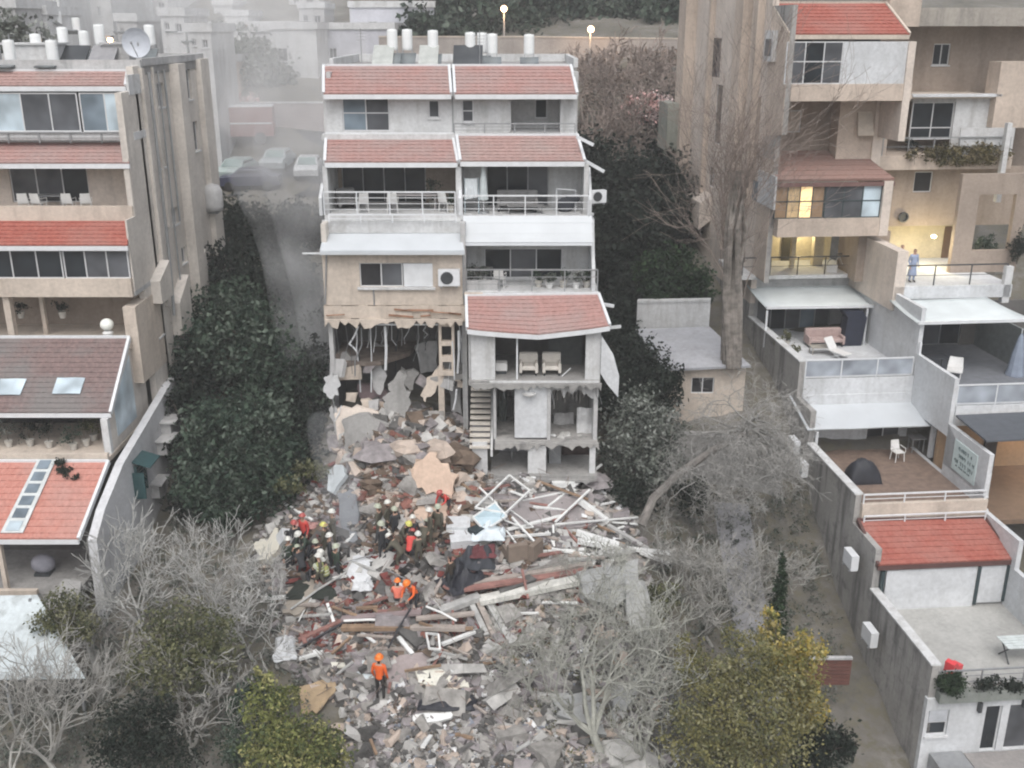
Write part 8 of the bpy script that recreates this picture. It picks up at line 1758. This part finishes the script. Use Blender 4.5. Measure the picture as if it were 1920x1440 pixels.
# scattered planks, one by one
GP = 'loose planks scattered over the rubble'
rr_ = random.Random(21); k = 0
spots = [(560, 960), (600, 935), (655, 1010), (690, 1065), (730, 1075), (720, 905), (745, 940), (735, 925), (870, 940), (900, 915), (1000, 900), (1010, 945), (1060, 960), (1070, 1035), (1120, 1045), (1020, 1040), (760, 1100), (700, 1140), (620, 1150), (600, 1230), (640, 1210), (690, 1195), (760, 1210), (820, 1235), (860, 1220), (730, 1290), (940, 1240), (980, 1150), (1000, 1110), (1050, 1130), (900, 1330), (960, 1300), (700, 1400), (800, 1390), (620, 1085), (520, 1120), (550, 1180), (1150, 1230), (1100, 1250), (870, 1380), (980, 1400)]
nm = {id(WB): 'white', id(GB): 'grey', id(WD): 'weathered', id(RB): 'reddish', id(BB): 'brown'}
spots += [(rr_.uniform(880, 1180), rr_.uniform(905, 1110)) for _ in range(46)] + [(rr_.uniform(560, 900), rr_.uniform(1100, 1260)) for _ in range(22)]
near_ = lambda x, y: ('near the top' if y < 980 else 'in the upper middle' if y < 1090 else 'in the middle' if y < 1200 else 'in the lower part' if y < 1320 else 'at the bottom') + (' left' if x < 680 else ' centre-left' if x < 800 else ' centre' if x < 920 else ' centre-right' if x < 1040 else ' right')
for x, y in spots:
    mt = rr_.choice([WB, GB, WD, RB, BB, WB]); a_ = rr_.uniform(0, math.pi); ln = rr_.uniform(16, 60 if x > 880 and y < 1110 else 38); a_ = a_ if k < 41 else rr_.gauss(.1, .5) if rr_.random() < .6 else a_; k += 1
    lay('loose_plank', '%s loose plank %s of the rubble, about %d degrees askew' % (nm[id(mt)], near_(x, y), int(math.degrees(a_)) % 180), 'plank', x - ln * math.cos(a_), y - ln * .6 * math.sin(a_), x + ln * math.cos(a_), y + ln * .6 * math.sin(a_), rr_.uniform(.07, .18), rr_.uniform(.04, .1), mt, rr_.uniform(.1, .45), rr_.uniform(.1, .45), GP)

# reinforcing bars and wires sticking out of the heap
rr_ = random.Random(31); mb = MB()
for i in range(150):
    px, py = rr_.uniform(540, 1220), rr_.uniform(860, 1400)
    if not inpoly(px, py, allp): continue
    p = gp(px, py, 0); q = p + Vector((rr_.uniform(-.5, .5), rr_.uniform(-.5, .5), rr_.uniform(.2, .9))); e = q + Vector((rr_.uniform(-.6, .6), rr_.uniform(-.6, .3), rr_.uniform(-.4, .3)))
    mb.tube([p, p.lerp(q, .5) + Vector((rr_.uniform(-.1, .1), 0, .1)), q, e], .012, 4, cap=False)
tag(solo('bent_wires', mb, plain('rusty_wire', (.16, .12, .10), .8), 'tangle of bent wires and bars sticking out of the rubble', 'wire'), kind='stuff')
# things left in the torn rooms
def roomcl(name, label, cat, px, py, H, w, h, mat, seed):
    p = at(px, py, H); mb = MB(); mb.sheet((-w / 2, 0, 0), (w / 2, 0, 0), (w / 2, .15, h), (-w / 2, .15, h), 10, 10, lambda a, b: .18 * noise.noise(Vector((a * 3, b * 3, seed))), .03); mb.v = [tuple(Vector(v) + p) for v in mb.v]; return solo(name, mb, mat, label, cat)
roomcl('curtain', 'torn pale curtain hanging at the right side of the torn room', 'curtain', 1100, 826, 42.2, .9, 1.5, WHITE, 11)
roomcl('curtain', 'grey-green torn curtain beside the staircase', 'curtain', 943, 800, 43.6, .35, 1.6, plain('grey_green_cloth', (.16, .18, .17), .9), 12)
roomcl('mattress', 'pale arched headboard leaning in the torn room', 'headboard', 1057, 815, 43.2, .9, 1.0, GREYW, 13)
for i, (px, py, H, s_) in enumerate(((1045, 826, 42.4, .35), (1060, 826, 42.0, .45), (1075, 826, 42.3, .4), (1085, 826, 41.9, .3), (1035, 826, 41.9, .3), (1052, 826, 41.7, .25))):
    p = at(px, py, H); mb = MB(); mb.ball((0, 0, s_ * .4), s_ * .6, 0, 8, 6, (1.2, 1, .8)); mb.v = [tuple(Vector(v) * (1 + .4 * noise.noise(Vector(v) * 4 + Vector((i * 5, 0, 0)))) + p) for v in mb.v]
    solo('debris_lump', mb, c2 if i % 2 else c7, ['pale lump at the back left of the torn room', 'largest pale lump in the torn room', 'pale lump right of the largest in the torn room', 'pale lump nearest the curtain in the torn room', 'lump by the white partition in the torn room', 'small lump at the floor edge of the torn room'][i], 'lump', 'plaster lumps on the torn room floor')
for i, (px, py) in enumerate(((632, 690), (655, 700), (690, 690), (840, 720), (865, 720), (850, 790), (700, 760), (660, 745), (800, 720))):
    p = at(px, py, 43.6 + .3 * (i % 3)); mb = MB(); rng = np.random.default_rng(i + 500)
    mb.obox((0, 0, 0), (rng.uniform(.3, .9), .12, rng.uniform(.25, .8)), Matrix.Rotation(rng.uniform(-.7, .7), 3, 'Y') @ Matrix.Rotation(rng.uniform(-.4, .4), 3, 'X'), 0, .18, random.Random(i)); mb.v = [tuple(Vector(v) + p) for v in mb.v]
    solo('hanging_fragment', mb, (GREYW, CREAM, c4)[i % 3], '%s wall fragment caught in the blown-out rooms, %s' % (('greyish', 'cream', 'mauve')[i % 3], ['far left', 'left of the floor remnant', 'under the floor remnant', 'beside the shelves', 'right of the shelves', 'near the stair', 'behind the tall slab', 'low on the left', 'behind the cream slab'][i]), 'fragment', 'fragments hanging in the blown-out rooms')
# ================================================================= AIR
def volume(name, col, dens, noisy=0.0, scale=.35, fade=None):
    m = bpy.data.materials.new(name); m.use_nodes = True; nt = m.node_tree; nt.nodes.clear()
    o = nt.nodes.new('ShaderNodeOutputMaterial'); v = nt.nodes.new('ShaderNodeVolumePrincipled')
    v.inputs['Color'].default_value = (*col, 1); v.inputs['Density'].default_value = dens; v.inputs['Anisotropy'].default_value = 0
    if noisy:
        tc = coords(nt, (1, 1, .55)); f = ns(nt, tc, scale, 2, .5)
        r = ramp(nt, f, [(.37, (0, 0, 0)), (.66, (1, 1, 1))]); k = N(nt, 'ShaderNodeMath', operation='MULTIPLY'); k.inputs[1].default_value = dens
        L(nt, r, k.inputs[0]); out = k.outputs[0]
        if fade:   # the smoke thins out as it rises
            sx = N(nt, 'ShaderNodeSeparateXYZ'); tz = N(nt, 'ShaderNodeTexCoord'); L(nt, tz.outputs['Object'], sx.inputs[0])
            mr = N(nt, 'ShaderNodeMapRange'); mr.interpolation_type = 'SMOOTHSTEP'; L(nt, sx.outputs['Z'], mr.inputs['Value'])
            for i_, v_ in ((1, fade[0]), (2, fade[1]), (3, 1.0), (4, 0.0)): mr.inputs[i_].default_value = v_
            k3 = N(nt, 'ShaderNodeMath', operation='MULTIPLY'); L(nt, out, k3.inputs[0]); L(nt, mr.outputs[0], k3.inputs[1]); out = k3.outputs[0]
        L(nt, out, v.inputs['Density'])
    L(nt, v.outputs[0], o.inputs['Volume']); return m
def smoke(name, label, pts, mat, seed):
    """one closed lumpy plume: a skin of lobes around a path"""
    mb = MB(); n = 14; vs = []; fs = []
    for i, (x, y, z, r) in enumerate(pts):
        for k in range(n):
            a = 2 * math.pi * k / n; rr = r * (1 + .5 * noise.noise(Vector((math.cos(a) * 1.5, math.sin(a) * 1.5, i * .9 + seed))))
            vs.append((x + rr * math.cos(a), y + rr * math.sin(a) * .8, z))
    for i in range(len(pts) - 1):
        for k in range(n): a = i * n + k; b = i * n + (k + 1) % n; fs.append((a, b, b + n, a + n))
    fs.append(tuple(reversed(range(n)))); fs.append(tuple(range((len(pts) - 1) * n, len(pts) * n))); mb.add(vs, fs)
    o = solo(name, mb, mat, label, 'smoke', kind='stuff')
    s_ = o.modifiers.new('smooth', 'SUBSURF'); s_.levels = 2; s_.render_levels = 2
    return o
def wp(px, py, H, r): p = at(px, py, H); return (p.x, p.y, p.z, r)
PL = [wp(606, 900, 43, .4), wp(596, 820, 45, 1.0), wp(585, 700, 47.5, 1.5), wp(575, 560, 50, 2.1), wp(560, 440, 53.5, 3.0), wp(548, 340, 58, 4.0), wp(540, 270, 62, 4.6), wp(535, 190, 65, 4.4), wp(530, 110, 67, 3.0), wp(528, 60, 68, 1.0)]
smoke('smoke', 'grey smoke rising in the alley between the left and middle blocks', PL, volume('grey_smoke', (.95, .965, .985), .22, 1, .3, (9, 19)), 1)
smoke('smoke', 'denser core of the grey smoke hugging the left wall of the middle block', [(x + .4, y, z, r * .6) for x, y, z, r in PL[1:-2]], volume('core_smoke', (.95, .965, .985), .34, 1, .35, (7, 16)), 2.5)
smoke('smoke', 'pale upper plume spreading over the road and pink wall', [wp(540, 300, 60, 2), wp(530, 240, 66, 5), wp(510, 120, 73, 7), wp(480, 20, 78, 9), wp(450, -60, 82, 9), wp(440, -110, 84, 4)], volume('upper_smoke', (.98, .985, .99), .10, 1, .2), 5)
smoke('smoke', 'thin bluish smoke drifting over the blue-grey slab of the rubble', [wp(655, 1045, 36.5, .2), wp(650, 1000, 37, .6), wp(640, 930, 38, .9), wp(615, 850, 40, 1.0), wp(600, 790, 42, .8), wp(600, 770, 42, .3)], volume('thin_smoke', (.90, .93, .97), .20), 2)
smoke('smoke', 'white smoke spread across the houses at the top left', [wp(150, 150, 68, 3), wp(140, 110, 70, 8), wp(160, 40, 74, 12), wp(200, -40, 78, 13), wp(220, -90, 80, 6)], volume('white_smoke', (.985, .99, .99), .03, 1, .12), 3)
hz = MB(); hz.box(-420, 420, -6, 900, -60, 190)
tag(hz.build('haze', volume('pale_haze', (.97, .98, .99), .0009)), kind='stuff')
